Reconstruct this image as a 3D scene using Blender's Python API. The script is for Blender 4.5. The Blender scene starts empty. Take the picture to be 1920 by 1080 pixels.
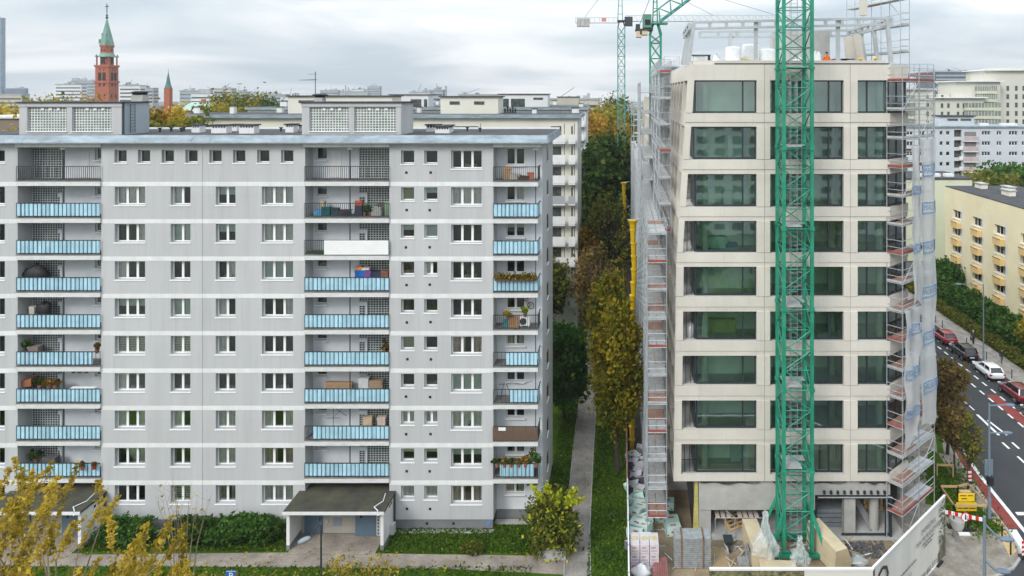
import bpy, math, random
import numpy as np
from mathutils import Vector, Matrix
rnd = random.Random(7)
R = math.radians
S = bpy.context.scene
COL = S.collection

# ------------------------------------------------------------------ camera
F, CX, CY, H = 1280.0, 1165.0, 174.0, 32.0      # focal length and optical centre in photo pixels, camera height
cam = bpy.data.objects.new('camera', bpy.data.cameras.new('camera'))
COL.objects.link(cam)
cam.location = (0, 0, H)
cam.rotation_euler = (R(90), 0, 0)
cam.data.sensor_width = 36
cam.data.lens = 36 * F / 1920
cam.data.shift_x = -(CX - 960) / 1920
cam.data.shift_y = -(540 - CY) / 1920
cam.data.clip_end = 6000
S.camera = cam
# ------------------------------------------------------------------ sky and sun
SUN_EL, SUN_AZ = 38.0, 216.0                    # overcast: a broad soft sun behind the camera
wd = bpy.data.worlds.new('World'); S.world = wd; wd.use_nodes = True
nt = wd.node_tree; nt.nodes.clear()
def N(tree, t, **kw):
    n = tree.nodes.new(t)
    for k, v in kw.items():
        if k == 'inp':
            for a, b in v.items(): n.inputs[a].default_value = b
        else: setattr(n, k, v)
    return n
L = nt.links.new
out = N(nt, 'ShaderNodeOutputWorld'); mx = N(nt, 'ShaderNodeMixShader', inp={0: .93})
sky = N(nt, 'ShaderNodeTexSky', sky_type='NISHITA', sun_disc=False, sun_elevation=R(SUN_EL), sun_rotation=R(SUN_AZ), air_density=1.2, dust_density=2)
b1 = N(nt, 'ShaderNodeBackground', inp={1: .09}); b2 = N(nt, 'ShaderNodeBackground', inp={1: .66})
L(sky.outputs[0], b1.inputs[0]); L(b1.outputs[0], mx.inputs[1]); L(b2.outputs[0], mx.inputs[2]); L(mx.outputs[0], out.inputs[0])
tc = N(nt, 'ShaderNodeTexCoord'); sp = N(nt, 'ShaderNodeSeparateXYZ'); L(tc.outputs['Generated'], sp.inputs[0])
zz = N(nt, 'ShaderNodeMath', operation='MAXIMUM', inp={1: 0.0}); L(sp.outputs[2], zz.inputs[0])
zp = N(nt, 'ShaderNodeMath', operation='ADD', inp={1: .17}); L(zz.outputs[0], zp.inputs[0])
dx = N(nt, 'ShaderNodeMath', operation='DIVIDE'); L(sp.outputs[0], dx.inputs[0]); L(zp.outputs[0], dx.inputs[1])
dy = N(nt, 'ShaderNodeMath', operation='DIVIDE'); L(sp.outputs[1], dy.inputs[0]); L(zp.outputs[0], dy.inputs[1])
cb = N(nt, 'ShaderNodeCombineXYZ', inp={2: 3.1}); L(dx.outputs[0], cb.inputs[0]); L(dy.outputs[0], cb.inputs[1])
mp = N(nt, 'ShaderNodeMapping', inp={'Scale': (.62, .80, 1), 'Location': (4.2, 1.7, 0), 'Rotation': (0, 0, .12)}); L(cb.outputs[0], mp.inputs[0])
n1 = N(nt, 'ShaderNodeTexNoise', inp={'Scale': 1.0, 'Detail': 6.0, 'Roughness': .5, 'Distortion': .5}); L(mp.outputs[0], n1.inputs['Vector'])
cr = N(nt, 'ShaderNodeValToRGB'); L(n1.outputs[0], cr.inputs[0])
e = cr.color_ramp.elements
e[0].position = .40; e[0].color = (.50, .59, .67, 1)
e[1].position = .62; e[1].color = (1.0, 1.01, 1.02, 1)
m_ = e.new(.51); m_.color = (.71, .77, .82, 1)
# overcast luminance grows towards the zenith (CIE overcast sky: 1 + 2 sin h)
gr = N(nt, 'ShaderNodeMath', operation='MULTIPLY_ADD', inp={1: 2.1, 2: 1.0}); L(zz.outputs[0], gr.inputs[0])
vm = N(nt, 'ShaderNodeVectorMath', operation='SCALE'); L(cr.outputs[0], vm.inputs[0]); L(gr.outputs[0], vm.inputs['Scale'])
L(vm.outputs[0], b2.inputs[0])
sl = bpy.data.lights.new('sun', 'SUN'); sun = bpy.data.objects.new('sun', sl); COL.objects.link(sun)
sl.energy = 1.5; sl.angle = R(22); sl.color = (1, .965, .92)
_d = Vector((math.sin(R(SUN_AZ)) * math.cos(R(SUN_EL)), math.cos(R(SUN_AZ)) * math.cos(R(SUN_EL)), math.sin(R(SUN_EL))))
sun.rotation_euler = _d.to_track_quat('Z', 'Y').to_euler(); sun.location = _d * 200
vs = S.view_settings; vs.view_transform = 'Standard'; vs.look = 'None'; vs.exposure = 0.58; vs.gamma = 1; vs.use_curve_mapping = False
S.render.engine = 'CYCLES'
cy = S.cycles
cy.use_denoising = True; cy.max_bounces = 6; cy.diffuse_bounces = 3; cy.glossy_bounces = 3; cy.transmission_bounces = 3
cy.transparent_max_bounces = 12; cy.volume_bounces = 0; cy.caustics_reflective = False; cy.caustics_refractive = False; cy.sample_clamp_indirect = 4
cy.use_adaptive_sampling = True

# ------------------------------------------------------------------ helpers
def X_(px, Y): return (px - CX) * Y / F
def Z_(py, Y): return H - (py - CY) * Y / F
def P_(px, py, Y): return Vector((X_(px, Y), Y, Z_(py, Y)))
def G_(px, py, z=0.0):
    Y = (H - z) * F / (py - CY); return Vector((X_(px, Y), Y, z))

def wloc(o):
    v = Vector((0, 0, 0))
    while o is not None: v += o.location; o = o.parent
    return v

class MB:
    def __init__(s): s.v = []; s.f = []; s.m = []
    def add(s, vs, fs, m=0):
        b = len(s.v); s.v += [tuple(v) for v in vs]; s.f += [tuple(b + i for i in f) for f in fs]; s.m += [m] * len(fs); return s
    def quad(s, a, b, c, d, m=0): return s.add((a, b, c, d), ((0, 1, 2, 3),), m)
    def box(s, x0, x1, y0, y1, z0, z1, m=0):
        return s.add(((x0,y0,z0),(x1,y0,z0),(x1,y1,z0),(x0,y1,z0),(x0,y0,z1),(x1,y0,z1),(x1,y1,z1),(x0,y1,z1)),
                     ((0,3,2,1),(4,5,6,7),(0,1,5,4),(1,2,6,5),(2,3,7,6),(3,0,4,7)), m)
    def hexa(s, p, m=0): return s.add(p, ((0,3,2,1),(4,5,6,7),(0,1,5,4),(1,2,6,5),(2,3,7,6),(3,0,4,7)), m)
    def _fr(s, p, q):
        p = Vector(p); q = Vector(q); d = (q - p)
        if d.length < 1e-6: d = Vector((0, 0, 1e-3))
        d.normalize(); up = Vector((0, 0, 1)) if abs(d.z) < .95 else Vector((0, 1, 0))
        a = d.cross(up).normalized(); b = a.cross(d).normalized(); return p, q, a, b
    def bar(s, p, q, w, h=None, m=0):
        h = w if h is None else h; p, q, a, b = s._fr(p, q); a *= w / 2; b *= h / 2
        return s.hexa((p-a-b, p+a-b, p+a+b, p-a+b, q-a-b, q+a-b, q+a+b, q-a+b), m)
    def tube(s, p, q, r, r2=None, n=6, m=0, caps=True):
        r2 = r if r2 is None else r2; p, q, a, b = s._fr(p, q); k = len(s.v)
        for c, rr in ((p, r), (q, r2)):
            for i in range(n):
                t = 2 * math.pi * i / n; s.v.append(tuple(c + a * (rr * math.cos(t)) + b * (rr * math.sin(t))))
        for i in range(n):
            j = (i + 1) % n; s.f.append((k+i, k+j, k+n+j, k+n+i)); s.m.append(m)
        if caps:
            s.f.append(tuple(k + i for i in reversed(range(n)))); s.m.append(m)
            s.f.append(tuple(k + n + i for i in range(n))); s.m.append(m)
        return s
    def path(s, pts, r, n=6, m=0):
        for i in range(len(pts) - 1): s.tube(pts[i], pts[i+1], r if not isinstance(r, (list, tuple)) else r[i], r if not isinstance(r, (list, tuple)) else r[i+1], n, m)
        return s
    def prism(s, poly, z0, z1, m=0):          # poly in xy, counter-clockwise
        n = len(poly); vs = [(x, y, z0) for x, y in poly] + [(x, y, z1) for x, y in poly]
        return s.add(vs, [tuple(range(n - 1, -1, -1)), tuple(range(n, 2 * n))] + [(i, (i+1) % n, n + (i+1) % n, n + i) for i in range(n)], m)
    def prism_y(s, poly, y0, y1, m=0):        # poly in xz, extruded along y
        n = len(poly); vs = [(x, y0, z) for x, z in poly] + [(x, y1, z) for x, z in poly]
        return s.add(vs, [tuple(range(n)), tuple(range(2 * n - 1, n - 1, -1))] + [(i, n + i, n + (i+1) % n, (i+1) % n) for i in range(n)], m)
    def lathe(s, prof, c=(0, 0, 0), n=12, m=0):   # prof: (r, z)
        k = len(s.v); c = Vector(c)
        for r, z in prof:
            for i in range(n):
                t = 2 * math.pi * i / n; s.v.append((c.x + r * math.cos(t), c.y + r * math.sin(t), c.z + z))
        for j in range(len(prof) - 1):
            for i in range(n):
                a = k + j * n + i; b = k + j * n + (i + 1) % n; s.f.append((a, b, b + n, a + n)); s.m.append(m)
        s.f.append(tuple(k + i for i in reversed(range(n)))); s.m.append(m)
        s.f.append(tuple(k + (len(prof) - 1) * n + i for i in range(n))); s.m.append(m)
        return s
    def blob(s, c, r, seed=0, m=0, nu=10, nv=7, rough=.18, flat=None):
        rr = random.Random(seed); k = len(s.v); ph = [rr.uniform(0, 6.28) for _ in range(6)]
        for j in range(nv + 1):
            t = math.pi * j / nv
            for i in range(nu):
                u = 2 * math.pi * i / nu
                w = 1 + rough * (math.sin(3*u + ph[0] + 2*t) * .5 + math.sin(5*u + ph[1] - 3*t) * .35 + math.sin(2*t*2 + ph[2]) * .4)
                z = math.cos(t) * r[2] * w
                if flat is not None and z < flat * r[2]: z = flat * r[2]
                s.v.append((c[0] + r[0]*w*math.sin(t)*math.cos(u), c[1] + r[1]*w*math.sin(t)*math.sin(u), c[2] + z))
        for j in range(nv):
            for i in range(nu):
                a = k + j*nu + i; b = k + j*nu + (i+1) % nu; s.f.append((a, a + nu, b + nu, b)); s.m.append(m)
        return s
    def mesh(s, name, mats, off=(0, 0, 0), smooth=False):
        me = bpy.data.meshes.new(name); o = Vector(off)
        me.from_pydata([(v[0]-o.x, v[1]-o.y, v[2]-o.z) for v in s.v], [], s.f)
        ml = mats if isinstance(mats, (list, tuple)) else [mats]
        for a in ml: me.materials.append(a)
        if len(ml) > 1: me.polygons.foreach_set('material_index', s.m)
        if smooth: me.polygons.foreach_set('use_smooth', [True] * len(s.f))
        me.update(); return me
    def build(s, name, mats, parent=None, smooth=False, local=False):
        if parent is not None:
            off = (0, 0, 0) if local else wloc(parent); loc = (0, 0, 0)
        else:
            a = np.array(s.v); off = (float((a[:,0].min()+a[:,0].max())/2), float((a[:,1].min()+a[:,1].max())/2), float(a[:,2].min())); loc = off
        o = bpy.data.objects.new(name, s.mesh(name, mats, off, smooth)); COL.objects.link(o); o.location = loc; o.parent = parent
        return o

def inst(name, me, parent, loc, rot=None, scale=None):
    o = bpy.data.objects.new(name, me); COL.objects.link(o)
    o.location = Vector(loc) - (wloc(parent) if parent else Vector((0, 0, 0))); o.parent = parent
    if rot is not None: o.rotation_euler = rot
    if scale is not None: o.scale = scale
    return o
def tag(o, label=None, cat=None, group=None, kind=None):
    if label: o['label'] = label
    if cat: o['category'] = cat
    if group: o['group'] = group
    if kind: o['kind'] = kind
    return o
def thing(name, label, cat, loc, group=None, rz=0):
    o = bpy.data.objects.new(name, None); COL.objects.link(o); o.location = loc; o.rotation_euler = (0, 0, rz)
    o.empty_display_size = .3
    return tag(o, label, cat, group)
def struct(name, mb, m, smooth=False): return tag(mb.build(name, m, smooth=smooth), kind='structure')

# ------------------------------------------------------------------ materials
MATS = {}
def mat(name, col, rough=.75, var=.10, scale=.8, metal=0.0, bump=0.0, bscale=30.0, stretch=(1, 1, 1), col2=None, fine=.04, spec=.3, coat=0.0, detail=4.0, orand=0.0, streak=0.0):
    if name in MATS: return MATS[name]
    m = bpy.data.materials.new(name); m.use_nodes = True; t = m.node_tree; b = t.nodes['Principled BSDF']; l = t.links.new
    b.inputs['Roughness'].default_value = rough; b.inputs['Metallic'].default_value = metal
    b.inputs['Specular IOR Level'].default_value = spec; b.inputs['Coat Weight'].default_value = coat
    g = N(t, 'ShaderNodeNewGeometry'); mpn = N(t, 'ShaderNodeMapping', inp={'Scale': stretch}); l(g.outputs['Position'], mpn.inputs[0])
    n = N(t, 'ShaderNodeTexNoise', inp={'Scale': scale, 'Detail': detail, 'Roughness': .6}); l(mpn.outputs[0], n.inputs['Vector'])
    r = N(t, 'ShaderNodeValToRGB'); l(n.outputs[0], r.inputs[0]); el = r.color_ramp.elements
    c2 = col2 or tuple(min(1, c * (1 + var)) for c in col); c1 = tuple(c * (1 - var) for c in col) if not col2 else col
    el[0].position = .32; el[0].color = (*c1, 1); el[1].position = .68; el[1].color = (*c2, 1)
    if fine:
        n2 = N(t, 'ShaderNodeTexNoise', inp={'Scale': bscale, 'Detail': 2.0}); l(g.outputs['Position'], n2.inputs['Vector'])
        mm = N(t, 'ShaderNodeMapRange', inp={1: .3, 2: .7, 3: 1 - fine, 4: 1 + fine}); l(n2.outputs[0], mm.inputs[0])
        v = N(t, 'ShaderNodeVectorMath', operation='SCALE'); l(r.outputs[0], v.inputs[0]); l(mm.outputs[0], v.inputs['Scale']); l(v.outputs[0], b.inputs['Base Color'])
    else: l(r.outputs[0], b.inputs['Base Color'])
    def times(sock):
        src = b.inputs['Base Color'].links[0].from_socket; v2 = N(t, 'ShaderNodeVectorMath', operation='SCALE'); l(src, v2.inputs[0]); l(sock, v2.inputs['Scale']); l(v2.outputs[0], b.inputs['Base Color'])
    if orand:       # each piece weathered a little differently
        oi = N(t, 'ShaderNodeObjectInfo'); mr = N(t, 'ShaderNodeMapRange', inp={1: 0, 2: 1, 3: 1 - orand, 4: 1 + orand}); l(oi.outputs['Random'], mr.inputs[0]); times(mr.outputs[0])
    if streak:      # rain streaks and slightly different render panels
        mp2 = N(t, 'ShaderNodeMapping', inp={'Scale': (5.5, 5.5, .22)}); l(g.outputs['Position'], mp2.inputs[0]); n4 = N(t, 'ShaderNodeTexNoise', inp={'Scale': 1.0, 'Detail': 3.0}); l(mp2.outputs[0], n4.inputs['Vector'])
        mr = N(t, 'ShaderNodeMapRange', inp={1: .56, 2: .74, 3: 1.0, 4: 1 - streak}); l(n4.outputs[0], mr.inputs[0]); times(mr.outputs[0])
        sn = N(t, 'ShaderNodeVectorMath', operation='SNAP', inp={1: (5.45, 50, 2.734)}); l(g.outputs['Position'], sn.inputs[0]); wn = N(t, 'ShaderNodeTexWhiteNoise'); l(sn.outputs[0], wn.inputs['Vector'])
        mr = N(t, 'ShaderNodeMapRange', inp={1: 0, 2: 1, 3: .975, 4: 1.02}); l(wn.outputs['Value'], mr.inputs[0]); times(mr.outputs[0])
    if bump:
        n3 = N(t, 'ShaderNodeTexNoise', inp={'Scale': bscale, 'Detail': 3.0}); l(g.outputs['Position'], n3.inputs['Vector'])
        bp = N(t, 'ShaderNodeBump', inp={'Strength': bump, 'Distance': .02}); l(n3.outputs[0], bp.inputs['Height']); l(bp.outputs[0], b.inputs['Normal'])
    MATS[name] = m; return m
def glassmat(name, tint, refl, rough=.02, ripple=0.0):
    if name in MATS: return MATS[name]
    m = bpy.data.materials.new(name); m.use_nodes = True; t = m.node_tree; t.nodes.clear(); l = t.links.new
    o = N(t, 'ShaderNodeOutputMaterial'); mxs = N(t, 'ShaderNodeMixShader'); tr = N(t, 'ShaderNodeBsdfTransparent', inp={0: (*tint, 1)})
    gl = N(t, 'ShaderNodeBsdfGlossy', inp={0: (.93, .97, 1, 1), 'Roughness': rough}); fr = N(t, 'ShaderNodeFresnel', inp={0: 1.5})
    ma = N(t, 'ShaderNodeMath', operation='MULTIPLY_ADD', inp={1: 1 - refl, 2: refl}); l(fr.outputs[0], ma.inputs[0])
    if ripple:
        g = N(t, 'ShaderNodeNewGeometry'); n = N(t, 'ShaderNodeTexNoise', inp={'Scale': .7, 'Detail': 2.0}); l(g.outputs['Position'], n.inputs['Vector'])
        bp = N(t, 'ShaderNodeBump', inp={'Strength': ripple, 'Distance': .05}); l(n.outputs[0], bp.inputs['Height']); l(bp.outputs[0], gl.inputs['Normal'])
    l(ma.outputs[0], mxs.inputs[0]); l(tr.outputs[0], mxs.inputs[1]); l(gl.outputs[0], mxs.inputs[2]); l(mxs.outputs[0], o.inputs[0])
    MATS[name] = m; return m
def filmmat(name, col, alpha, rough=.35, bumps=6.0, trans=.4):
    if name in MATS: return MATS[name]
    m = bpy.data.materials.new(name); m.use_nodes = True; t = m.node_tree; t.nodes.clear(); l = t.links.new
    o = N(t, 'ShaderNodeOutputMaterial'); mxs = N(t, 'ShaderNodeMixShader', inp={0: alpha}); tr = N(t, 'ShaderNodeBsdfTransparent')
    p = N(t, 'ShaderNodeBsdfPrincipled', inp={'Base Color': (*col, 1), 'Roughness': rough}); tl = N(t, 'ShaderNodeBsdfTranslucent', inp={0: (*col, 1)})
    m2 = N(t, 'ShaderNodeMixShader', inp={0: trans}); l(p.outputs[0], m2.inputs[1]); l(tl.outputs[0], m2.inputs[2])
    g = N(t, 'ShaderNodeNewGeometry'); n = N(t, 'ShaderNodeTexNoise', inp={'Scale': bumps, 'Detail': 4.0}); l(g.outputs['Position'], n.inputs['Vector'])
    bp = N(t, 'ShaderNodeBump', inp={'Strength': .8, 'Distance': .06}); l(n.outputs[0], bp.inputs['Height']); l(bp.outputs[0], p.inputs['Normal'])
    l(tr.outputs[0], mxs.inputs[1]); l(m2.outputs[0], mxs.inputs[2]); l(mxs.outputs[0], o.inputs[0]); MATS[name] = m; return m
def leafmat(name, cols, trans=.35):
    m = bpy.data.materials.new(name); m.use_nodes = True; t = m.node_tree; t.nodes.clear(); l = t.links.new
    o = N(t, 'ShaderNodeOutputMaterial'); a = N(t, 'ShaderNodeAttribute', attribute_name='tint'); r = N(t, 'ShaderNodeValToRGB'); l(a.outputs['Fac'], r.inputs[0])
    el = r.color_ramp.elements
    while len(el) < len(cols): el.new(.5)
    for i, c in enumerate(cols): el[i].position = i / (len(cols) - 1); el[i].color = (*c, 1)
    d = N(t, 'ShaderNodeBsdfPrincipled', inp={'Roughness': .7, 'Specular IOR Level': .10}); tl = N(t, 'ShaderNodeBsdfTranslucent'); mxs = N(t, 'ShaderNodeMixShader', inp={0: trans})
    l(r.outputs[0], d.inputs['Base Color']); l(r.outputs[0], tl.inputs[0]); l(d.outputs[0], mxs.inputs[1]); l(tl.outputs[0], mxs.inputs[2]); l(mxs.outputs[0], o.inputs[0])
    return m
def pavemat(name, col, bw, bh, mortar, rot=0.0, var=.12):
    m = bpy.data.materials.new(name); m.use_nodes = True; t = m.node_tree; b = t.nodes['Principled BSDF']; l = t.links.new
    b.inputs['Roughness'].default_value = .9; b.inputs['Specular IOR Level'].default_value = .2
    g = N(t, 'ShaderNodeNewGeometry'); mpn = N(t, 'ShaderNodeMapping', inp={'Rotation': (0, 0, rot)}); l(g.outputs['Position'], mpn.inputs[0])
    br = N(t, 'ShaderNodeTexBrick', inp={'Color1': (*[c*(1-var) for c in col], 1), 'Color2': (*[c*(1+var) for c in col], 1), 'Mortar': (*mortar, 1), 'Scale': 1.0, 'Mortar Size': .012, 'Brick Width': bw, 'Row Height': bh})
    l(mpn.outputs[0], br.inputs['Vector']); n = N(t, 'ShaderNodeTexNoise', inp={'Scale': .9, 'Detail': 6.0}); l(g.outputs['Position'], n.inputs['Vector'])
    mm = N(t, 'ShaderNodeMapRange', inp={1: .3, 2: .7, 3: .72, 4: 1.2}); l(n.outputs[0], mm.inputs[0])
    v = N(t, 'ShaderNodeVectorMath', operation='SCALE'); l(br.outputs[0], v.inputs[0]); l(mm.outputs[0], v.inputs['Scale']); l(v.outputs[0], b.inputs['Base Color'])
    bp = N(t, 'ShaderNodeBump', inp={'Strength': .4, 'Distance': .01}); l(br.outputs['Fac'], bp.inputs['Height']); bp.invert = True; l(bp.outputs[0], b.inputs['Normal'])
    MATS[name] = m; return m

m_plaster = mat('grey_plaster', (.475, .476, .481), .9, .06, .45, stretch=(2.6, 2.6, .16), bump=.12, bscale=60, fine=.025, streak=.085)
m_gable = mat('pale_gable_plaster', (.60, .61, .625), .9, .05, .4, stretch=(2, 2, .3), fine=.02)
m_white = mat('white_plaster', (.70, .70, .695), .85, .07, .9, stretch=(1.5, 1.5, .5), fine=.03, streak=.08)
m_loggia = mat('loggia_white', (.64, .66, .68), .9, .07, .9, fine=.02)
m_plinth = mat('plinth_and_shade_grey', (.19, .19, .195), .9, .12, 1.2, bump=.2, bscale=60)
m_pvc = mat('white_pvc', (.80, .80, .79), .45, .03, 2, fine=0)
m_sill = mat('white_sill', (.82, .82, .81), .5, .05, 3, fine=0)
m_winglass = glassmat('window_glass', (.93, .95, .94), .03)
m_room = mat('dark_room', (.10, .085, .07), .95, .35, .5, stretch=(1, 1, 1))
m_curt = mat('net_curtain', (.84, .84, .80), .95, .10, 3, fine=0)
m_curt2 = mat('grey_green_blind', (.60, .72, .65), .9, .05, 1, fine=0)
m_curt3 = mat('warm_drape', (.55, .45, .36), .95, .2, 3, fine=0)
m_blind = mat('cream_blind', (.82, .84, .68), .85, .06, 2, fine=0)
m_dark = mat('dark_steel', (.035, .045, .05), .55, .15, 3, spec=.4)
m_zinc = mat('zinc_sheet', (.25, .30, .335), .6, .28, .9, metal=.1, bump=.3, bscale=2.2, stretch=(.8, 1, 3), fine=.03)
m_zincwall = mat('blue_grey_sheet', (.36, .405, .445), .5, .07, .7, metal=.2, fine=.02)
m_bitumen = mat('bitumen_roof', (.055, .058, .062), .95, .3, .6, bump=.2, bscale=20)
m_bitmoss = mat('mossy_bitumen', (.045, .043, .038), .95, .3, .9, col2=(.085, .082, .05), bump=.3, bscale=18)
m_slab = mat('slab_edge', (.61, .61, .605), .9, .10, 2.0, stretch=(1, 1, 3))
m_slabtop = mat('slab_top_dirty', (.17, .165, .155), .95, .25, 1.5)
m_blue = mat('blue_balcony_panel', (.385, .615, .735), .45, .12, 1.6, orand=.12, fine=.06, spec=.4)
m_mortar = mat('block_joint_white', (.52, .55, .54), .8, .08, 3)
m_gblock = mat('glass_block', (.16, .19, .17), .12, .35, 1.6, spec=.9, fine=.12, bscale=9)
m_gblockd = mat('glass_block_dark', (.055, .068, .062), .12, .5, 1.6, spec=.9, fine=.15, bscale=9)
m_bluedoor = mat('blue_grey_door', (.10, .15, .20), .55, .06, 2)
m_conc = mat('raw_concrete', (.40, .395, .375), .9, .16, .7, bump=.25, bscale=25)
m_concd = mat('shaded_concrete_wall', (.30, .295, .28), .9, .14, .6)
m_black = mat('black_plastic', (.018, .018, .02), .6, .2, 5)
# ================================================================== GROUND
m_grass = mat('grass_soil', (.022, .062, .004), 1, .3, .35, col2=(.075, .125, .014), bump=.8, bscale=22, fine=.3, detail=9, spec=.05)
m_city = mat('city_ground', (.07, .085, .055), .95, .3, .02, col2=(.13, .13, .115), fine=.2, bscale=.3)
g = MB(); g.quad((-2600, -400, -.25), (2600, -400, -.25), (2600, 2500, -.25), (-2600, 2500, -.25)); struct('ground', g, m_city)
g = MB(); g.quad((-75, 30, 0), (.45, 30, 0), (.45, 220, 0), (-75, 220, 0)); struct('lawn', g, m_grass)
m_path = pavemat('beige_pavers', (.33, .285, .24), .20, .10, (.19, .165, .14))
m_path2 = pavemat('lane_pavers', (.30, .275, .25), .10, .20, (.18, .17, .155))
m_kerb = mat('kerb_concrete', (.36, .35, .33), .9, .14, 2)
g = MB()
pts = [G_(-160, 1038), G_(150, 1038), G_(165, 1040), G_(560, 1036), G_(1065, 1043), G_(1065, 1078), G_(820, 1066), G_(300, 1062), G_(-160, 1062)]
g.add([(p.x, p.y, .012) for p in pts], [tuple(range(len(pts) - 1, -1, -1))])
struct('footpath', g, m_path)
def strip(pa, pb, z): return [(p.x, p.y, z) for p in pa] + [(p.x, p.y, z) for p in pb]
la = [(-3.75, 30), (-3.75, 45), (-4.05, 50), (-4.3, 62), (-4.4, 90), (-4.6, 150), (-5, 220)]; lb = [(-2.05, 30), (-2.05, 45), (-2.35, 50), (-2.55, 62), (-2.7, 90), (-3.2, 150), (-3.6, 220)]
g = MB(); n = len(la); g.add([(x, y, .018) for x, y in la] + [(x, y, .018) for x, y in lb], [(i, n + i, n + i + 1, i + 1) for i in range(n - 1)]); struct('lane_path', g, m_path2)
kb = MB()
for i in range(n - 1):
    kb.bar((la[i][0] - .04, la[i][1], .02), (la[i+1][0] - .04, la[i+1][1], .02), .07, .09); kb.bar((lb[i][0] + .04, lb[i][1], .02), (lb[i+1][0] + .04, lb[i+1][1], .02), .07, .09)
struct('path_edging', kb, m_kerb)
g = MB(); g.box(-23.2, -17.1, 47.3, 49.9, .004, .03); g.box(-45.4, -38.2, 47.3, 49.9, .004, .03); struct('entrance_paving', g, m_path)
g = MB(); g.box(-60, -9.3, 49.55, 49.99, .004, .05); g.box(-9.4, -5.5, 50.6, 51.2, .004, .05); struct('blind_path', g, m_kerb)

# ================================================================== GREY APARTMENT BLOCK
Y1 = 50.0
def Zb(py): return Z_(py, Y1)
def Xb(px): return X_(px, Y1)
block = thing('apartment_block', 'grey slab apartment block with pale blue balcony fronts and zinc roof edge', 'apartment block', (-27, 54, 0))
def wall_holes(mb, x0, x1, z0, z1, y, holes, depth, m=0):
    xs = sorted({x0, x1, *[h[0] for h in holes], *[h[1] for h in holes]}); zs = sorted({z0, z1, *[h[2] for h in holes], *[h[3] for h in holes]})
    for i in range(len(xs) - 1):
        for j in range(len(zs) - 1):
            cx, cz = (xs[i] + xs[i+1]) / 2, (zs[j] + zs[j+1]) / 2
            if any(h[0] < cx < h[1] and h[2] < cz < h[3] for h in holes): continue
            mb.quad((xs[i], y, zs[j]), (xs[i+1], y, zs[j]), (xs[i+1], y, zs[j+1]), (xs[i], y, zs[j+1]), m)
    for a, b, c, d in holes:
        e = y + depth
        mb.quad((a, y, c), (a, y, d), (a, e, d), (a, e, c), m); mb.quad((b, y, d), (b, y, c), (b, e, c), (b, e, d), m)
        mb.quad((a, y, d), (b, y, d), (b, e, d), (a, e, d), m); mb.quad((b, y, c), (a, y, c), (a, e, c), (b, e, c), m)
CACHE = {}
def cmesh(key, fn):
    if key not in CACHE: CACHE[key] = fn()
    return CACHE[key]
def frame_mesh(w, h, n, m):
    def f():
        b = MB(); t = .075
        b.box(0, t, 0, .07, 0, h); b.box(w - t, w, 0, .07, 0, h); b.box(t, w - t, 0, .07, 0, t); b.box(t, w - t, 0, .07, h - t, h)
        for i in range(1, n):
            x = w * i / n; b.box(x - .085, x + .085, -.006, .064, t, h - t)
        return b.mesh('window_frame', m)
    return cmesh(('fr', round(w, 2), round(h, 2), n, m.name), f)
def pane_mesh(w, h):
    return cmesh(('pa', round(w, 2), round(h, 2)), lambda: MB().box(0, w, 0, .012, 0, h).mesh('pane', m_winglass))
def sill_mesh(w):
    def f():
        b = MB(); b.hexa(((-.06, -.34, -.10), (w+.05, -.34, -.10), (w+.05, .02, -.10), (-.06, .02, -.10), (-.06, -.34, -.045), (w+.05, -.34, -.045), (w+.05, .02, -.005), (-.06, .02, -.005))); return b.mesh('sill', m_sill)
    return cmesh(('si', round(w, 2)), f)
def drape_mesh(w, h, m, amp=.035, k=9.0):
    def f():
        b = MB(); nn = max(6, int(w * 14)); b.v = []
        for i in range(nn + 1):
            x = w * i / nn; y = amp * math.sin(k * 2.2 * x + 1) + amp * .5 * math.sin(k * 5.1 * x)
            b.v += [(x, y, 0), (x, y, h)]
        b.f = [(2*i, 2*i+2, 2*i+3, 2*i+1) for i in range(nn)]; b.m = [0] * nn
        return b.mesh('curtain', m)
    return cmesh(('dr', round(w, 2), round(h, 2), m.name, k), f)
def roller_mesh(w, h, m): return cmesh(('ro', round(w, 2), round(h, 2), m.name), lambda: MB().box(0, w, 0, .01, 0, h).mesh('roller_blind', m))
def slats_mesh(w, h):
    def f():
        b = MB(); nn = int(h / .13)
        for i in range(nn): b.box(0, w, 0, .01, i * .13, i * .13 + .085)
        return b.mesh('slat_blind', m_blind)
    return cmesh(('sl', round(w, 2), round(h, 2)), f)
m_pot = mat('window_plant', (.06, .11, .03), .8, .4, 8)
m_knick = mat('sill_knickknack', (.5, .42, .36), .7, .5, 6)
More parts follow.
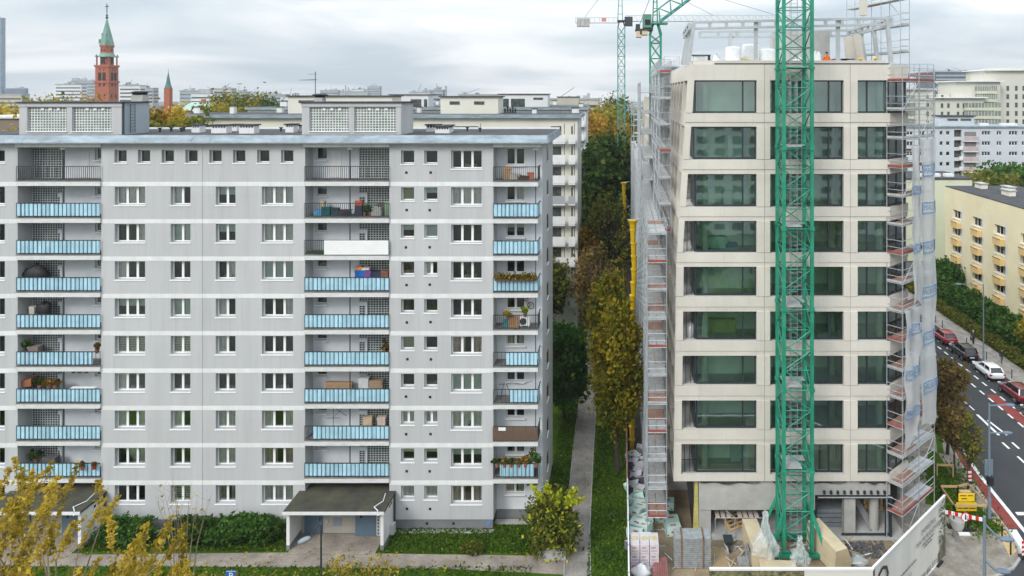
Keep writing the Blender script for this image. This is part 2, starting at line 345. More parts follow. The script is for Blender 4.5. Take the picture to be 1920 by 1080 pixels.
def window(parent, x, y, z, w, h, n, deco='dark', m=None, sill=True, name='window'):
    """x,z lower left corner; y the plane of the frame"""
    fr = inst(name, frame_mesh(w, h, n, m or m_pvc), parent, (x, y, z))
    pw = (w - .15) / n
    for i in range(n): inst('pane', pane_mesh(w / n - (.15 if n == 1 else .16 if 0 < i < n-1 or n == 2 else .15), h - .15), fr, (x + w * i / n + .078, y + .03, z + .075))
    if sill: inst('sill', sill_mesh(w), fr, (x, y, z))
    yi = y + .10
    def cur(me, xx, zz): inst('curtain', me, fr, (xx, yi, zz))
    ds = deco.split('+')
    for d in ds:
        if d == 'net': cur(drape_mesh(w, h, m_curt), x, z)
        elif d == 'netl': cur(drape_mesh(w / n * .95, h, m_curt, k=13), x, z)
        elif d == 'netr': cur(drape_mesh(w / n * .95, h, m_curt, k=13), x + w - w / n, z)
        elif d == 'warm': cur(drape_mesh(w * .42, h, m_curt3), x, z); cur(drape_mesh(w * .36, h, m_curt3), x + w * .64, z)
        elif d == 'green': inst('roller_blind', roller_mesh(w - .1, h - .1, m_curt2), fr, (x + .05, yi, z + .05))
        elif d == 'half': inst('roller_blind', roller_mesh(w - .1, h * .45, m_curt2), fr, (x + .05, yi, z + h * .52))
        elif d == 'sand': inst('roller_blind', roller_mesh(w - .1, h * .4, m_blind), fr, (x + .05, yi, z + h * .57))
        elif d == 'sandfull': inst('roller_blind', roller_mesh(w - .1, h - .1, mat('olive_blind', (.42, .42, .27), .9, .05)), fr, (x + .05, yi, z + .05))
        elif d == 'slats': inst('slat_blind', slats_mesh(w - .1, h - .1), fr, (x + .05, yi, z + .05))
        elif d == 'plant':
            def f():
                b = MB(); r0 = random.Random(3)
                for k in range(26):
                    a = r0.uniform(-.22, .22); c = r0.uniform(0, .3); b.quad((a, 0, c), (a + .07, .02, c + .02), (a + .09, 0, c + .10), (a + .01, -.02, c + .09))
                b.box(-.08, .08, -.06, .06, 0, .12); return b.mesh('houseplant', m_pot)
            inst('houseplant', cmesh('hp', f), fr, (x + w * (.3 if n == 1 else .55), y + .12, z + .08))
        elif d == 'knick':
            def f():
                b = MB(); r0 = random.Random(5)
                for k in range(7):
                    a = -.4 + k * .13; b.lathe([(.03, 0), (.05, .05), (.04, r0.uniform(.1, .2)), (.02, .24)], (a, 0, 0), 6)
                return b.mesh('ornaments', m_knick)
            inst('ornaments', cmesh('kn', f), fr, (x + w * .6, y + .12, z + .08))
    return fr

ROWP = 70.0
rowz = lambda r: -ROWP * Y1 / F * r
holesA = []; winsA = []
XL0 = Xb(-130)
# facade sections: (x0, x1, list of windows)
decoA = {1: ('net', 'netl', 'half', 'net'), 2: ('netr', 'green', 'half', 'net'), 3: ('netl', 'dark', 'netr+knick', 'green'), 4: ('half', 'green', 'netl', 'netr'), 5: ('slats', 'slats', 'netl', 'plant'),
         6: ('netl+knick', 'knick', 'knick', 'dark+knick'), 7: ('netl+netr', 'netl', 'net', 'netl+netr+plant'), 8: ('net', 'plant', 'net', 'warm'), 9: ('slats', 'slats', 'warm', 'net')}
decoR = {0: ('dark', 'dark', 'dark+knick'), 1: ('sandfull', 'half', 'net'), 2: ('half', 'green', 'dark'), 3: ('dark+knick', 'netl', 'dark+knick'), 4: ('plant', 'plant', 'dark+knick'), 5: ('sandfull', 'dark', 'warm'),
         6: ('dark', 'knick', 'green'), 7: ('net', 'net', 'net+plant'), 8: ('sand', 'sand', 'half'), 9: ('net', 'net', 'warm')}
FY = Y1 + .30
ZBOT, ZTOP = 0.75, Zb(267)
secs = []
h0 = [(p, p + 23, 281, 305) for p in (214.5, 258.5, 303, 347.5, 392.5, 437, 482, 527)]
w1 = [(a, b, 281, 305, 1, 'dark', 0) for a, b, _, _ in h0]
for r in range(1, 10):
    dy = ROWP * (r - 1)
    for (a, b, n), d in zip(((215, 272, 3), (320, 357, 2), (404.5, 441.5, 2), (491, 549.5, 3)), decoA[r]): w1.append((a, b, 350 + dy, 384 + dy, n, d, r))
secs.append((190, 572, w1))
w2 = []
for r in range(0, 10):
    dy = ROWP * (r - 1) if r else -69
    d = decoR[r]
    w2.append((752, 776.5, 351 + dy, 376 + dy, 2 if r == 7 else 1, d[0], r)); w2.append((795.5, 820, 351 + dy, 376 + dy, 2 if r in (3, 7) else 1, d[1], r)); w2.append((846, 903.5, 351 + dy, 385 + dy, 3, d[2], r))
secs.append((730, 925, w2))
w3 = []
for r in range(0, 10):
    dy = ROWP * (r - 1) if r else -69
    w3.append((-50 if r else -13, 9, 350 + dy, (384 if r else 374) + dy, 3 if r else 1, ('dark', 'net', 'netr', 'green', 'net', 'green', 'dark', 'net', 'slats', 'net')[r], r))
secs.append((-130, 33, w3))
for si, (a, b, ws) in enumerate(secs):
    mb = MB(); x0, x1 = Xb(a), Xb(b)
    hl = [(Xb(p), Xb(q), Zb(d), Zb(c)) for p, q, c, d, *_ in ws]
    wall_holes(mb, x0, x1, ZBOT, ZTOP, Y1, hl, .42)
    # returns into the recessed bays
    for xx, s in ((x0, 1), (x1, -1)):
        q = [(xx, Y1, ZBOT), (xx, Y1, ZTOP), (xx, Y1 + 1.34, ZTOP), (xx, Y1 + 1.34, ZBOT)]
        mb.quad(*(q if s > 0 else q[::-1]))
    mb.build('facade_wall', m_plaster, block)
    MB().box(x0 + .06, x1 - .06, Y1 + .06, Y1 + .5, -.1, ZBOT).build('plinth', m_plinth, block)
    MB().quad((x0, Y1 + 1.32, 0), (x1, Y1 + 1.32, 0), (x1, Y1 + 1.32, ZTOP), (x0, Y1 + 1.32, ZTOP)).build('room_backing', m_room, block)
    for p, q, c, d, n_, deco, r in ws: window(block, Xb(p), FY, Zb(d), Xb(q) - Xb(p), Zb(c) - Zb(d), n_, deco)
    for r in range(9):
        zc = Zb(341 + ROWP * r); MB().box(x0, x1, Y1 - .012, Y1 + .02, zc - .31, zc).build('floor_band', m_white, block)
# vents and joint line
vm_ = MB().box(-.09, .09, -.012, .02, -.09, .09).mesh('vent', m_black)
for r in range(10):
    for p in (762.5, 807): inst('vent', vm_, block, (Xb(p + rnd.uniform(-1.5, 1.5)), Y1, Zb(324 + ROWP * r + (0 if r else 0) + rnd.uniform(-.6, .6))))
for p in (800,  850): inst('vent', vm_, block, (Xb(p), Y1 + .06, .42))
MB().box(Xb(379.5), Xb(380), Y1 - .016, Y1 + .01, ZBOT, ZTOP).build('expansion_joint', mat('joint_dark', (.33, .34, .35), .9), block)
# house number plate
MB().box(Xb(912), Xb(919), Y1 + .03, Y1 + .058, .34, .62).build('number_plate', mat('plate_blue', (.10, .25, .55), .5), block)

# ---- recessed bays
def lattice(mb, x0, x1, z0, z1, y, nx, nz, t=.045):
    for i in range(nx + 1):
        x = x0 + (x1 - x0) * i / nx; mb.box(x - t/2, x + t/2, y - .02, y, z0, z1)
    for j in range(nz + 1):
        z = z0 + (z1 - z0) * j / nz; mb.box(x0, x1, y - .017, y - .003, z - t/2, z + t/2)
YB = Y1 + 1.3
XbB = lambda px: X_(px, YB)
pan_n = [0]
def panel_mesh(w, h, bow):
    def f():
        b = MB(); n = 7
        for i in range(n + 1):
            t = i / n; x = (t - .5) * w; y = -.045 * math.sin(math.pi * t) * bow + .012 * math.sin(6 * t + bow * 9)
            b.v += [(x, y, 0), (x + .006 * math.sin(bow * 50), y, h)]
        b.f = [(2*i, 2*i+2, 2*i+3, 2*i+1) for i in range(n)]; b.m = [0] * n
        for i in range(n + 1): b.v += [(b.v[2*i][0], b.v[2*i][1] + .004, 0), (b.v[2*i+1][0], b.v[2*i+1][1] + .004, h)]
        k = 2 * (n + 1)
        b.f += [(k+2*i, k+2*i+1, k+2*i+3, k+2*i+2) for i in range(n)]; b.m += [0] * n
        return b.mesh('panel', m_blue, smooth=True)
    return cmesh(('pan', round(w, 3), round(h, 2), bow), f)
def balcony(px0, px1, ytop, kind, npan=20, blue=None, open_right=False):
    """ytop: photo row of the rail top; slab underside etc follow"""
    x0, x1 = Xb(px0) - .05, Xb(px1); yf = Y1 - .16
    zr = Z_(ytop, yf); zf = zr - 1.0
    s = MB(); s.box(x0, x1, yf, YB, zf - .10, zf - .03, 0); s.box(x0, x1, yf + .02, YB, zf - .43, zf - .10, 1); s.quad((x0, yf, zf - .029), (x1, yf, zf - .029), (x1, YB, zf - .029), (x0, YB, zf - .029), 2)
    b = s.build('balcony', [m_slabtop, m_slab, m_slabtop], block)
    ra = MB(); yr = yf + .05
    ra.bar((x0 + .03, yr, zr), (x1, yr, zr), .05, .05); ra.bar((x0 + .03, yr, zf + .06), (x1, yr, zf + .06), .035, .035)
    nb = npan * 2 if kind == 'bars' else npan
    for i in range(nb + 1):
        x = x0 + .03 + (x1 - x0 - .03) * i / nb; ra.box(x - .013, x + .013, yr - .025, yr + .003, zf, zr)
    if open_right:
        ra.bar((x1, yr, zr), (x1, YB, zr), .05, .05); ra.bar((x1, yr, zf + .06), (x1, YB, zf + .06), .035, .035)
        for i in range(9): ra.bar((x1, yr + i * .15, zf), (x1, yr + i * .15, zr), .02)
    ra.build('railing', m_dark, b)
    if kind == 'blue':
        a0, a1 = (px0, px1) if blue is None else blue
        xa, xb = Xb(a0) - .02, Xb(a1) - .02; n = max(4, round(npan * (xb - xa) / (x1 - x0))); pw = (xb - xa) / n
        mbm = MB()
        for i in range(n):
            me = panel_mesh(pw * .965, .90, rnd.choice((.5, .8, 1.0, 1.2)))
            if pan_n[0] < 300: inst('panel', me, b, (xa + pw * (i + .5), yr + .035 + rnd.uniform(-.006, .006), zf + .065 + rnd.uniform(-.006, .006)))
            else:
                for f in me.polygons: mbm.quad(*[(xa + pw * (i + .5) + me.vertices[v].co.x, yr + .035 + me.vertices[v].co.y, zf + .065 + me.vertices[v].co.z) for v in f.vertices])
            pan_n[0] += 1
        if mbm.v: tag(mbm.build('panel_row', m_blue, b), kind='stuff')
        if open_right:
            for i in range(3): MB().box(x1 + .012, x1 + .02, yr + .04 + i * .42, yr + .43 + i * .42, zf + .07, zr - .04).build('panel', m_blue, b)
    return b, x0, x1, zf, zr
bal = {}
RY = lambda r: 312 if r == 0 else 381.5 + ROWP * (r - 1) - (0.3 * r)
for r in range(9):                              # wide bay by the facade's far end
    bal['L', r] = balcony(34, 190, RY(r), 'bars' if r == 0 else 'blue', 20, None if r != 5 else (34, 176))
for r in range(9):                              # middle bay
    bal['M', r] = balcony(573, 730, RY(r), 'bars' if r < 3 else 'blue', 20, None if r != 7 else (588, 730))
for r in range(9):                              # corner bay
    bal['C', r] = balcony(926, 1009, RY(r) + 1, {0: 'bars', 4: 'bars', 7: 'bars'}.get(r, 'blue'), 11, {5: (950, 1008), 6: (957, 1008), 8: (938, 1002)}.get(r), True)
# bay walls, glass blocks, small windows, posts
for key, pa, pb in (('L', 33, 190), ('M', 572, 730)):
    x0, x1 = Xb(pa), Xb(pb); mb = MB(); hl = []; zt = Zb(276)
    for r in range(10):
        zf = bal[key, r][3] if r < 9 else 0.1
        if key == 'L': wx = (178, 193)
        else: wx = (592, 613)
        ztop = zf + 2.30
        hl.append((XbB(wx[0]), XbB(wx[1]), ztop - .95, ztop - .03) if r else (XbB(wx[0]), XbB(wx[1]), ztop - .95, ztop))
    wall_holes(mb, x0, x1, 0, zt + .4, YB, hl, .3)
    mb.quad((x0, Y1 + .0, zt), (x0, YB, zt), (x1, YB, zt), (x1, Y1, zt))
    mb.build('bay_wall', m_loggia, block)
    MB().box(x0 - .1, x1 + .02, Y1 - .10, YB, zt, ZTOP - .02).build('bay_lintel', m_white, block)
    for r, (a, b_, c, d) in enumerate(hl): window(block, a, YB + .16, c, b_ - a, d - c, 1, ('dark', 'half', 'dark', 'dark+knick', 'dark', 'sand', 'dark', 'dark', 'net', 'dark')[r], sill=True)
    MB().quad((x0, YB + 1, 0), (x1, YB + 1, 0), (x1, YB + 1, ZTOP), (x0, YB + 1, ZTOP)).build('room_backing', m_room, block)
    for r in range(9):
        zf = bal[key, r][3]; zc = zf + 2.30
        ga, gb = ((62, 118) if r else (60, 121)) if key == 'L' else (674, 731)
        xa, xb = XbB(ga), min(XbB(gb), x1 - .01); zl = zf + .02; zh = zc - (0 if r else -.08)
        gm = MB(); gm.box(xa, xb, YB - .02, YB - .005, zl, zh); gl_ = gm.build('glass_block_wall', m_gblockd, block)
        lt = MB(); lattice(lt, xa, xb, zl, zh, YB - .02, 12 if key == 'L' else 11, 13, .042); tag(lt.build('joint_grid', m_mortar, gl_), kind='stuff')
        if r: # locker box in front of the glass blocks
            if key == 'M': bx_ = (674, 690)
            else: bx_ = (112, 119)
            q = MB(); xx0, xx1 = XbB(bx_[0]), XbB(bx_[1]); q.box(xx0, xx1, YB - .16, YB - .045, zf + 1.25, zf + 1.55); q.box(xx1 - .14, xx1, YB - .16, YB - .045, zf + .02, zf + 1.25); q.build('locker', m_loggia, block)
        # round post with a white head
        yp = Y1 + .12; px_ = 117 if key == 'L' else 655
        if True:
            po = MB(); po.tube((Xb(px_), yp, zf), (Xb(px_), yp, zc), .045, n=8); pob = po.build('post', m_dark, block)
            MB().box(Xb(px_) - .17, Xb(px_) + .17, yp - .12, yp + .12, zc - .07, zc).build('post_head', m_white, pob)
    # flat door of the top loggia
    zf = bal[key, 0][3]; dp = (152, 168) if key == 'L' else (621, 640)
    MB().box(XbB(dp[0]), XbB(dp[1]), YB - .03, YB - .004, zf + .02, zf + 2.05).build('door', m_white, block)
# corner bay
x0, x1 = Xb(925), -5.93; mb = MB(); hl = []
for r in range(10):
    zf = bal['C', r][3] if r < 9 else 0.62
    hl.append((XbB(949), XbB(984), zf + (1.35 if r < 9 else 1.05), zf + 2.26) if r < 9 else (XbB(947), XbB(984), 1.9, 2.85))
    if r < 9: hl[-1] = (XbB(949), XbB(984), zf + 1.0, zf + 2.27)
wall_holes(mb, x0, x1, .72, ZTOP, YB, hl, .3)
mb.build('bay_wall', m_loggia, block)
MB().box(x0, x1 - .03, YB + .04, YB + .3, -.1, .72).build('plinth', m_plinth, block)
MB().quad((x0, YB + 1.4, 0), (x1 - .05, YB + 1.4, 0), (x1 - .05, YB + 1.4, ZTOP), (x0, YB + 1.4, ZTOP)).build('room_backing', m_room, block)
for r, (a, b_, c, d) in enumerate(hl):
    window(block, a, YB + .16, c, b_ - a, d - c, 2, ('dark', 'netr', 'half', 'dark', 'dark+plant', 'warm', 'dark', 'half', 'knick', 'warm')[r])
for r in range(9):
    zf = bal['C', r][3]; zc = zf + 2.3; px_ = 1004; yp = Y1 + .1
    po = MB(); po.tube((Xb(px_), yp, zf), (Xb(px_), yp, zc), .03, n=8); pob = po.build('post', m_dark, block); MB().box(Xb(px_) - .17, Xb(px_) + .17, yp - .1, yp + .1, zc - .06, zc).build('post_head', m_white, pob)
zt = Zb(276); MB().box(x0, x1 + .05, Y1 - .10, YB, zt, ZTOP - .02).build('bay_lintel', m_white, block)
# gable, back and ends
XG = -5.93; YE = 59.0
mb = MB(); mb.quad((XG, YB, -.1), (XG, YE, -.1), (XG, YE, ZTOP), (XG, YB, ZTOP)); mb.build('gable_wall', m_gable, block)
mb = MB(); mb.quad((XG, YE, 0), (XL0, YE, 0), (XL0, YE, ZTOP), (XG, YE, ZTOP)); mb.quad((XL0, YE, 0), (XL0, Y1, 0), (XL0, Y1, ZTOP), (XL0, YE, ZTOP)); mb.build('rear_wall', m_plaster, block)
for r in range(10):
    z = Zb(384 + ROWP * (r - 1)); w_ = MB(); w_.box(XG - .01, XG + .02, 54.3, 55.3, z, z + 1.2); w = w_.build('gable_window', m_gblockd, block)
    MB().box(XG, XG + .09, 54.2, 55.4, z - .06, z - .003).build('sill', m_sill, w)
# roof
ZR = 28.86
rf = MB(); rf.box(XL0 - .3, -5.35, Y1 - .1, YE + .3, ZTOP + .01, ZR); roof = rf.build('roof', m_bitumen, block)
MB().box(XL0 - .3, -5.35, YE + .1, YE + .36, ZR + .004, ZR + .14).build('parapet_cap', m_white, roof)
r0 = random.Random(11)
xs = -5.3
while xs > XL0:
    xe = xs - 1.36; b = MB(); nn, kk = 6, 4; base = len(b.v); ph = r0.uniform(0, 9)
    for j in range(kk + 1):
        for i in range(nn + 1):
            t = j / kk; u = i / nn; d = .035 * math.sin(u * 5 + ph) * math.sin(t * 3.1) + .02 * math.sin(u * 11 + ph * 2 + t * 3)
            b.v.append((xe + (xs - xe) * u, Y1 - .62 + .42 * t ** 1.3 - abs(d), ZTOP - .0 + .02 + (ZR + .03 - ZTOP) * t + d * .3))
    for j in range(kk):
        for i in range(nn):
            q = j * (nn + 1) + i; b.f.append((q, q + 1, q + nn + 2, q + nn + 1)); b.m.append(0)
    b.box(xe - .015, xe + .015, Y1 - .64, Y1 - .2, ZTOP + .03, ZTOP + .06)
    b.add([(xe, Y1 - .655, ZTOP + .02), (xe + .035, Y1 - .655, ZTOP + .02), (xe + .035, Y1 - .225, ZR + .05), (xe, Y1 - .225, ZR + .05)], [(0, 1, 2, 3)])
    b.build('flashing', m_zinc, roof, smooth=True); xs = xe
MB().box(XL0, -5.3, Y1 - .60, Y1 + .01, ZTOP - .035, ZTOP + .015).build('eaves_soffit', mat('eaves_board', (.45, .46, .47), .8), roof)
g = MB(); n = 6
for i in range(n):
    ya, yb = Y1 - .6 + 9.8 * i / n, Y1 - .6 + 9.8 * (i + 1) / n - .02
    g.hexa(((-5.36, ya, ZTOP + .02), (-5.16, ya, ZTOP + .02), (-5.16, yb, ZTOP + .02), (-5.36, yb, ZTOP + .02), (-5.36, ya, ZR + .05), (-5.33, ya, ZR + .05), (-5.33, yb, ZR + .05), (-5.36, yb, ZR + .05)))
g.build('gable_flashing', m_zinc, roof)
# lift penthouses with glass-block walls
for pa, pb, wins, side, yy in ((36, 228, ((51, 125), (135, 209)), 1, 51.2), (566, 752, ((580, 654), (664, 742)), 0, 51.2)):
    xa, xb = X_(pa, yy), X_(pb, yy); zt = Z_(193, yy); ye = yy + 3.0
    mb = MB(); hl = [(X_(a, yy), X_(b, yy), ZR + .25, Z_(201, yy)) for a, b in wins]; wall_holes(mb, xa, xb, ZR, zt, yy, hl, .22)
    mb.quad((xa, ye, ZR), (xa, yy, ZR), (xa, yy, zt), (xa, ye, zt)); mb.quad((xb, ye, ZR), (xa, ye, ZR), (xa, ye, zt), (xb, ye, zt)); ph_ = mb.build('penthouse', m_plaster, block)
    MB().quad((xb, yy, ZR), (xb, ye, ZR), (xb, ye, zt), (xb, yy, zt)).build('side_wall', m_zincwall if side else m_plaster, ph_)
    MB().box(xa - .15, xb + .15, yy - .15, ye + .1, zt, zt + .09).build('penthouse_roof', m_bitumen, ph_)
    MB().box(xa - .05, xb + .05, yy - .05, yy - .003, zt - .28, zt).build('fascia', m_plaster, ph_)
    for a, b, c, d in hl:
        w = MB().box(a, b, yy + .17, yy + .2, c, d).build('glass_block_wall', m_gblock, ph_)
        lt = MB(); lattice(lt, a, b, c, d, yy + .17, 14, 9, .05); tag(lt.build('joint_grid', mat('block_joint_bright', (.66, .69, .66), .8), ph_), kind='stuff')
        for t in (.32, .52, .72):
            MB().box(a + (b - a) * t, a + (b - a) * t + .22, yy + .10, yy + .16, d - .24, d - .06).build('vent_cover', m_pvc, ph_)
        MB().box(a - .05, b + .05, yy - .08, yy + .16, c - .06, c - .004).build('sill', m_sill, ph_)
    if side:
        l_ = MB()
        for dy in (.75, 1.25): l_.tube((xb + .12, yy + dy, ZR + .1), (xb + .12, yy + dy, zt - .1), .025)
        for k in range(9): l_.tube((xb + .12, yy + .75, ZR + .3 + k * .24), (xb + .12, yy + 1.25, ZR + .3 + k * .24), .014)
        l_.build('ladder', m_dark, ph_); MB().tube((xb + .08, yy + .1, ZR), (xb + .08, yy + .1, zt), .06).build('downpipe', m_dark, ph_)
# chimneys on the roof
def chimney(px0, px1, ytop, yy, z0, parent, holes=True, cap=.16):
    xa, xb = X_(px0, yy), X_(px1, yy); zt = Z_(ytop, yy)
    c = MB().box(xa, xb, yy, yy + .8, z0, zt - .28).build('chimney', m_white, parent)
    b = MB(); k = max(2, int((xb - xa) / .2))
    for i in range(k + 1): b.box(xa + (xb - xa - .08) * i / k, xa + (xb - xa - .08) * i / k + .08, yy + .02, yy + .78, zt - .28, zt - .1)
    b.build('flue_slots', m_white, c); MB().box(xa - .1, xb + .1, yy - .1, yy + .9, zt - .1, zt).build('chimney_cap', m_bitumen, c)
    MB().box(xa + .02, xb - .02, yy + .3, yy + .5, zt - .28, zt - .1).build('flue', m_black, c)
for a, b, t, yy in ((359, 374, 233, 54), (396, 424, 233.5, 53), (430, 444, 232.5, 56), (448, 476, 233, 52.6), (535, 550, 232, 54), (560, 566, 234, 55), (799, 822, 233, 55), (816, 842, 236, 53), (832, 846, 234, 54.5)): chimney(a, b, t, yy, ZR, roof)
for a, b, zb_, yy in ((246, 267, 172, 53.4), (589, 604, 177, 53)):
    xa, xb = X_(a, yy), X_(b, yy); zt = Z_(zb_, yy); z0 = Z_(193, 51.2) + .09; c = MB().box(xa, xb, yy, yy + .7, z0, zt - .25).build('vent_stack', m_conc, roof)
    MB().lathe([(.55, 0), (.6, .07), (.35, .16)], ((xa + xb) / 2, yy + .35, zt - .1), 14).build('vent_cap', m_bitumen, c); MB().box(xa + .05, xb - .05, yy + .05, yy + .65, zt - .26, zt - .08).build('flue', m_black, c)
an = MB(); x, y, z0 = X_(588, 53), 53.3, Z_(193, 51.2) + .09; an.tube((x, y, z0), (x, y, Z_(134, 53)), .03)
an.tube((x - 1.25, y, Z_(150, 53)), (x + .15, y, Z_(149, 53)), .018); an.tube((x - .55, y, Z_(139, 53)), (x + .1, y, Z_(138.5, 53)), .015)
for k in range(7): an.tube((x - 1.15 + k * .17, y - .22, Z_(150, 53)), (x - 1.15 + k * .17, y + .22, Z_(150, 53)), .012)
tag(an.build('antenna', m_dark), 'thin metal television aerial standing on the lift penthouse roof', 'antenna')
for i, p in enumerate((300, 312, 327, 340, 520, 870, 900)):
    MB().lathe([(.09, 0), (.09, .25), (.16, .27), (.16, .34)], (X_(p, 55), 55 + (i % 3) * .6, ZR), 8).build('roof_vent', m_dark, roof)

# ---- entrance porches
def porch(xa, xb, label, doors=True):
    t = thing('entrance_porch', label, 'porch', ((xa + xb) / 2, 49, 0)); yf = 47.75; h = 2.72
    for x, nm in ((xa, 0), (xb - .22, 1)):
        MB().hexa(((x, yf, .35), (x + .22, yf, .35), (x + .22, 49.95, .35), (x, 49.95, .35), (x, yf, h), (x + .22, yf, h), (x + .22, 49.95, h - .05), (x, 49.95, h - .05))).build('side_wall', m_white, t)
        MB().box(x - .01, x + .23, yf - .01, 49.95, 0, .35).build('plinth', m_plinth, t)
    MB().hexa(((xa - .15, yf - .25, h - .02), (xb + .12, yf - .25, h - .02), (xb + .12, 51.2, h - .04), (xa - .15, 51.2, h - .04), (xa - .15, yf - .25, h + .12), (xb + .12, yf - .25, h + .12), (xb + .12, 51.2, h + .14), (xa - .15, 51.2, h + .14))).build('canopy_roof', m_bitmoss, t)
    MB().box(xa - .17, xb + .14, yf - .30, yf - .255, h - .08, h + .13).build('fascia', m_white, t)
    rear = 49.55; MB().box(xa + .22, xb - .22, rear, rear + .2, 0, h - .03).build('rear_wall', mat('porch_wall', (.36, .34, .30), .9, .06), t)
    if doors:
        d = MB().box(xa + .45, xa + 1.75, rear - .06, rear - .003, .05, 2.35).build('door', m_bluedoor, t); MB().box(xa + 1.55, xa + 1.60, rear - .11, rear - .06, 1.0, 1.2).build('handle', m_black, d)
        d = MB().box(xa + 4.25, xa + 5.75, rear - .35, rear - .003, .05, 2.4).build('door', m_bluedoor, t); MB().box(xa + 4.6, xa + 4.76, rear - .36, rear - .352, 1.35, 2.15).build('door_window', m_black, d)
        MB().box(xa + 4.68, xa + 5.2, rear - .37, rear - .352, 2.28, 2.38).build('door_sign', m_pvc, d); MB().box(xa + 5.3, xa + 5.6, rear - .37, rear - .352, 2.12, 2.3).build('door_sign', m_pvc, d)
        MB().box(xa + 2.5, xa + 3.1, rear - .03, rear - .003, .55, 1.15).build('meter_box', mat('meter_grey', (.22, .26, .30), .6), t); MB().box(xa + 1.9, xa + 2.15, rear - .03, rear - .003, .75, 1.05).build('notice', mat('porch_notice', (.42, .40, .36), .7), t)
        MB().box(xa + 3.85, xa + 4.08, rear - .05, rear - .003, 1.75, 2.0).build('intercom', m_black, t)
        xl, xr = xa + 5.8, xb - .24; gl_ = MB().box(xl, xr, rear - .3, rear - .28, .1, 2.5).build('glass_block_wall', m_black, t); lt = MB(); lattice(lt, xl, xr, .1, 2.5, rear - .3, 4, 10, .09); tag(lt.build('joint_grid', m_mortar, t), kind='stuff')
    for k in range(2): MB().box(xb + .002, xb + .02, 48.9 + k * .35, 49.1 + k * .35, 2.25, 2.42).build('vent', m_black, t)
    MB().tube((xb + .1, 49.8, 0), (xb + .1, 49.8, h + .1), .07).build('downpipe', m_dark, t); MB().box(xb + .02, xb + .3, 49.0, 49.45, .25, .95).build('junction_box', mat('box_grey', (.5, .51, .52), .6), t)
    c = MB(); c.path([Vector((xb - .5, 49.6, h + .17)), Vector((xb - .35, 48.7, h + .16)), Vector((xb - .75, 48.0, h + .16)), Vector((xb - .35, 47.6, h + .15)), Vector((xb - .25, 47.4, h - .1))], .03); c.build('cable', m_pvc, t)
porch(X_(537, 47.75), X_(719, 47.75), 'white walled entrance porch with blue doors under a mossy sloping roof')
porch(X_(-30, 47.75), X_(152, 47.75), 'white walled entrance porch half hidden behind the yellow leaved tree')
# ================================================================== NEW BUILDING UNDER CONSTRUCTION
YN = 49.0
def Zn(py): return Z_(py, YN)
def Xn(px): return X_(px, YN)
m_clad = mat('beige_cladding', (.595, .56, .495), .8, .06, .5, bump=.08, bscale=50, fine=.02, orand=.04, streak=.08)
m_clad2 = mat('beige_cladding_inner', (.58, .54, .48), .8, .06, .6, fine=.02)
m_alu = mat('dark_aluminium', (.022, .032, .040), .4, .1, 3, spec=.5)
m_gglass = glassmat('green_tinted_glass', (.84, .98, .91), .095, ripple=.06)
m_int = mat('interior_white_wall', (.82, .83, .78), .9, .1, .6)
m_intg = mat('interior_concrete', (.60, .60, .57), .95, .15, .6)
m_steelw = mat('primed_steel', (.43, .455, .465), .5, .08, 2, metal=.1)
m_galv = mat('galvanised_steel', (.43, .46, .48), .45, .2, 3, metal=.4)
m_deck = mat('scaffold_deck', (.47, .48, .48), .6, .15, 3, metal=.3)
m_redwood = mat('red_brown_toe_board', (.30, .075, .06), .8, .2, 3)
m_plank = mat('brown_deck_plank', (.33, .20, .16), .85, .25, 3, stretch=(1, 4, 4))
new = thing('new_building', 'beige clad new building with large dark framed windows, still under construction', 'building', (12, 58, 0))
WT = [151, 238, 327, 415, 501, 585, 668, 752, 834]; WB = [211, 298, 387, 473, 555, 638, 722, 805, 889]
def lx(z):   # slanting outer edge on the scaffold side
    k = [(Zn(120), Xn(1292)), (Zn(500), Xn(1268)), (Zn(900), Xn(1263))]
    if z >= k[0][0]: return k[0][1] + (z - k[0][0]) * (k[0][1] - k[1][1]) / (k[0][0] - k[1][0])
    for (z0, x0), (z1, x1) in zip(k, k[1:]):
        if z1 <= z <= z0: return x1 + (x0 - x1) * (z - z1) / (z0 - z1)
    return k[-1][1]
J1, J2, XR = Xn(1433.5), Xn(1594.5), Xn(1669)
W1R, W2L, W2R, W3L, W3R = Xn(1419), Xn(1444), Xn(1582), Xn(1608), Xn(1669)
DT = 1.85; CHX = 1.12                              # chamfered corner: direction (CHX, 1)
def chp(t, y=YN): return (XR + CHX * t, y + t)
lev = []
bands = [(Zn(120.5), Zn(150.5))] + [(Zn(WB[i] + .5), Zn(WT[i+1] - .5)) for i in range(8)] + [(Zn(889.5), Zn(902))]
gap = .012
cdir = Vector((CHX, 1, 0)).normalized(); cn = Vector((1, -CHX, 0)).normalized()
def slab_clad(z1, z0, ya, proud=0.0, nm='cladding_panel', depth=.42):
    """one band of three front panels + the chamfer return"""
    xl0, xl1 = lx(z0), lx(z1)
    y = YN - proud
    for a0, a1, b in ((xl0, xl1, J1 - gap), (J1 + gap, J1 + gap, J2 - gap), (J2 + gap, J2 + gap, XR)):
        MB().hexa(((a0, y, z0), (b, y, z0), (b, y + depth, z0), (a0, y + depth, z0), (a1, y, z1), (b, y, z1), (b, y + depth, z1), (a1, y + depth, z1))).build(nm, m_clad, new)
    p = Vector((XR, YN, 0)) + cn * proud; q = p + cdir * (DT * 1.5)
    i0 = p - cn * .4; i1 = q - cn * .4
    MB().hexa([(v.x, v.y, z0) for v in (p, q, i1, i0)] + [(v.x, v.y, z1) for v in (p, q, i1, i0)]).build(nm, m_clad, new)
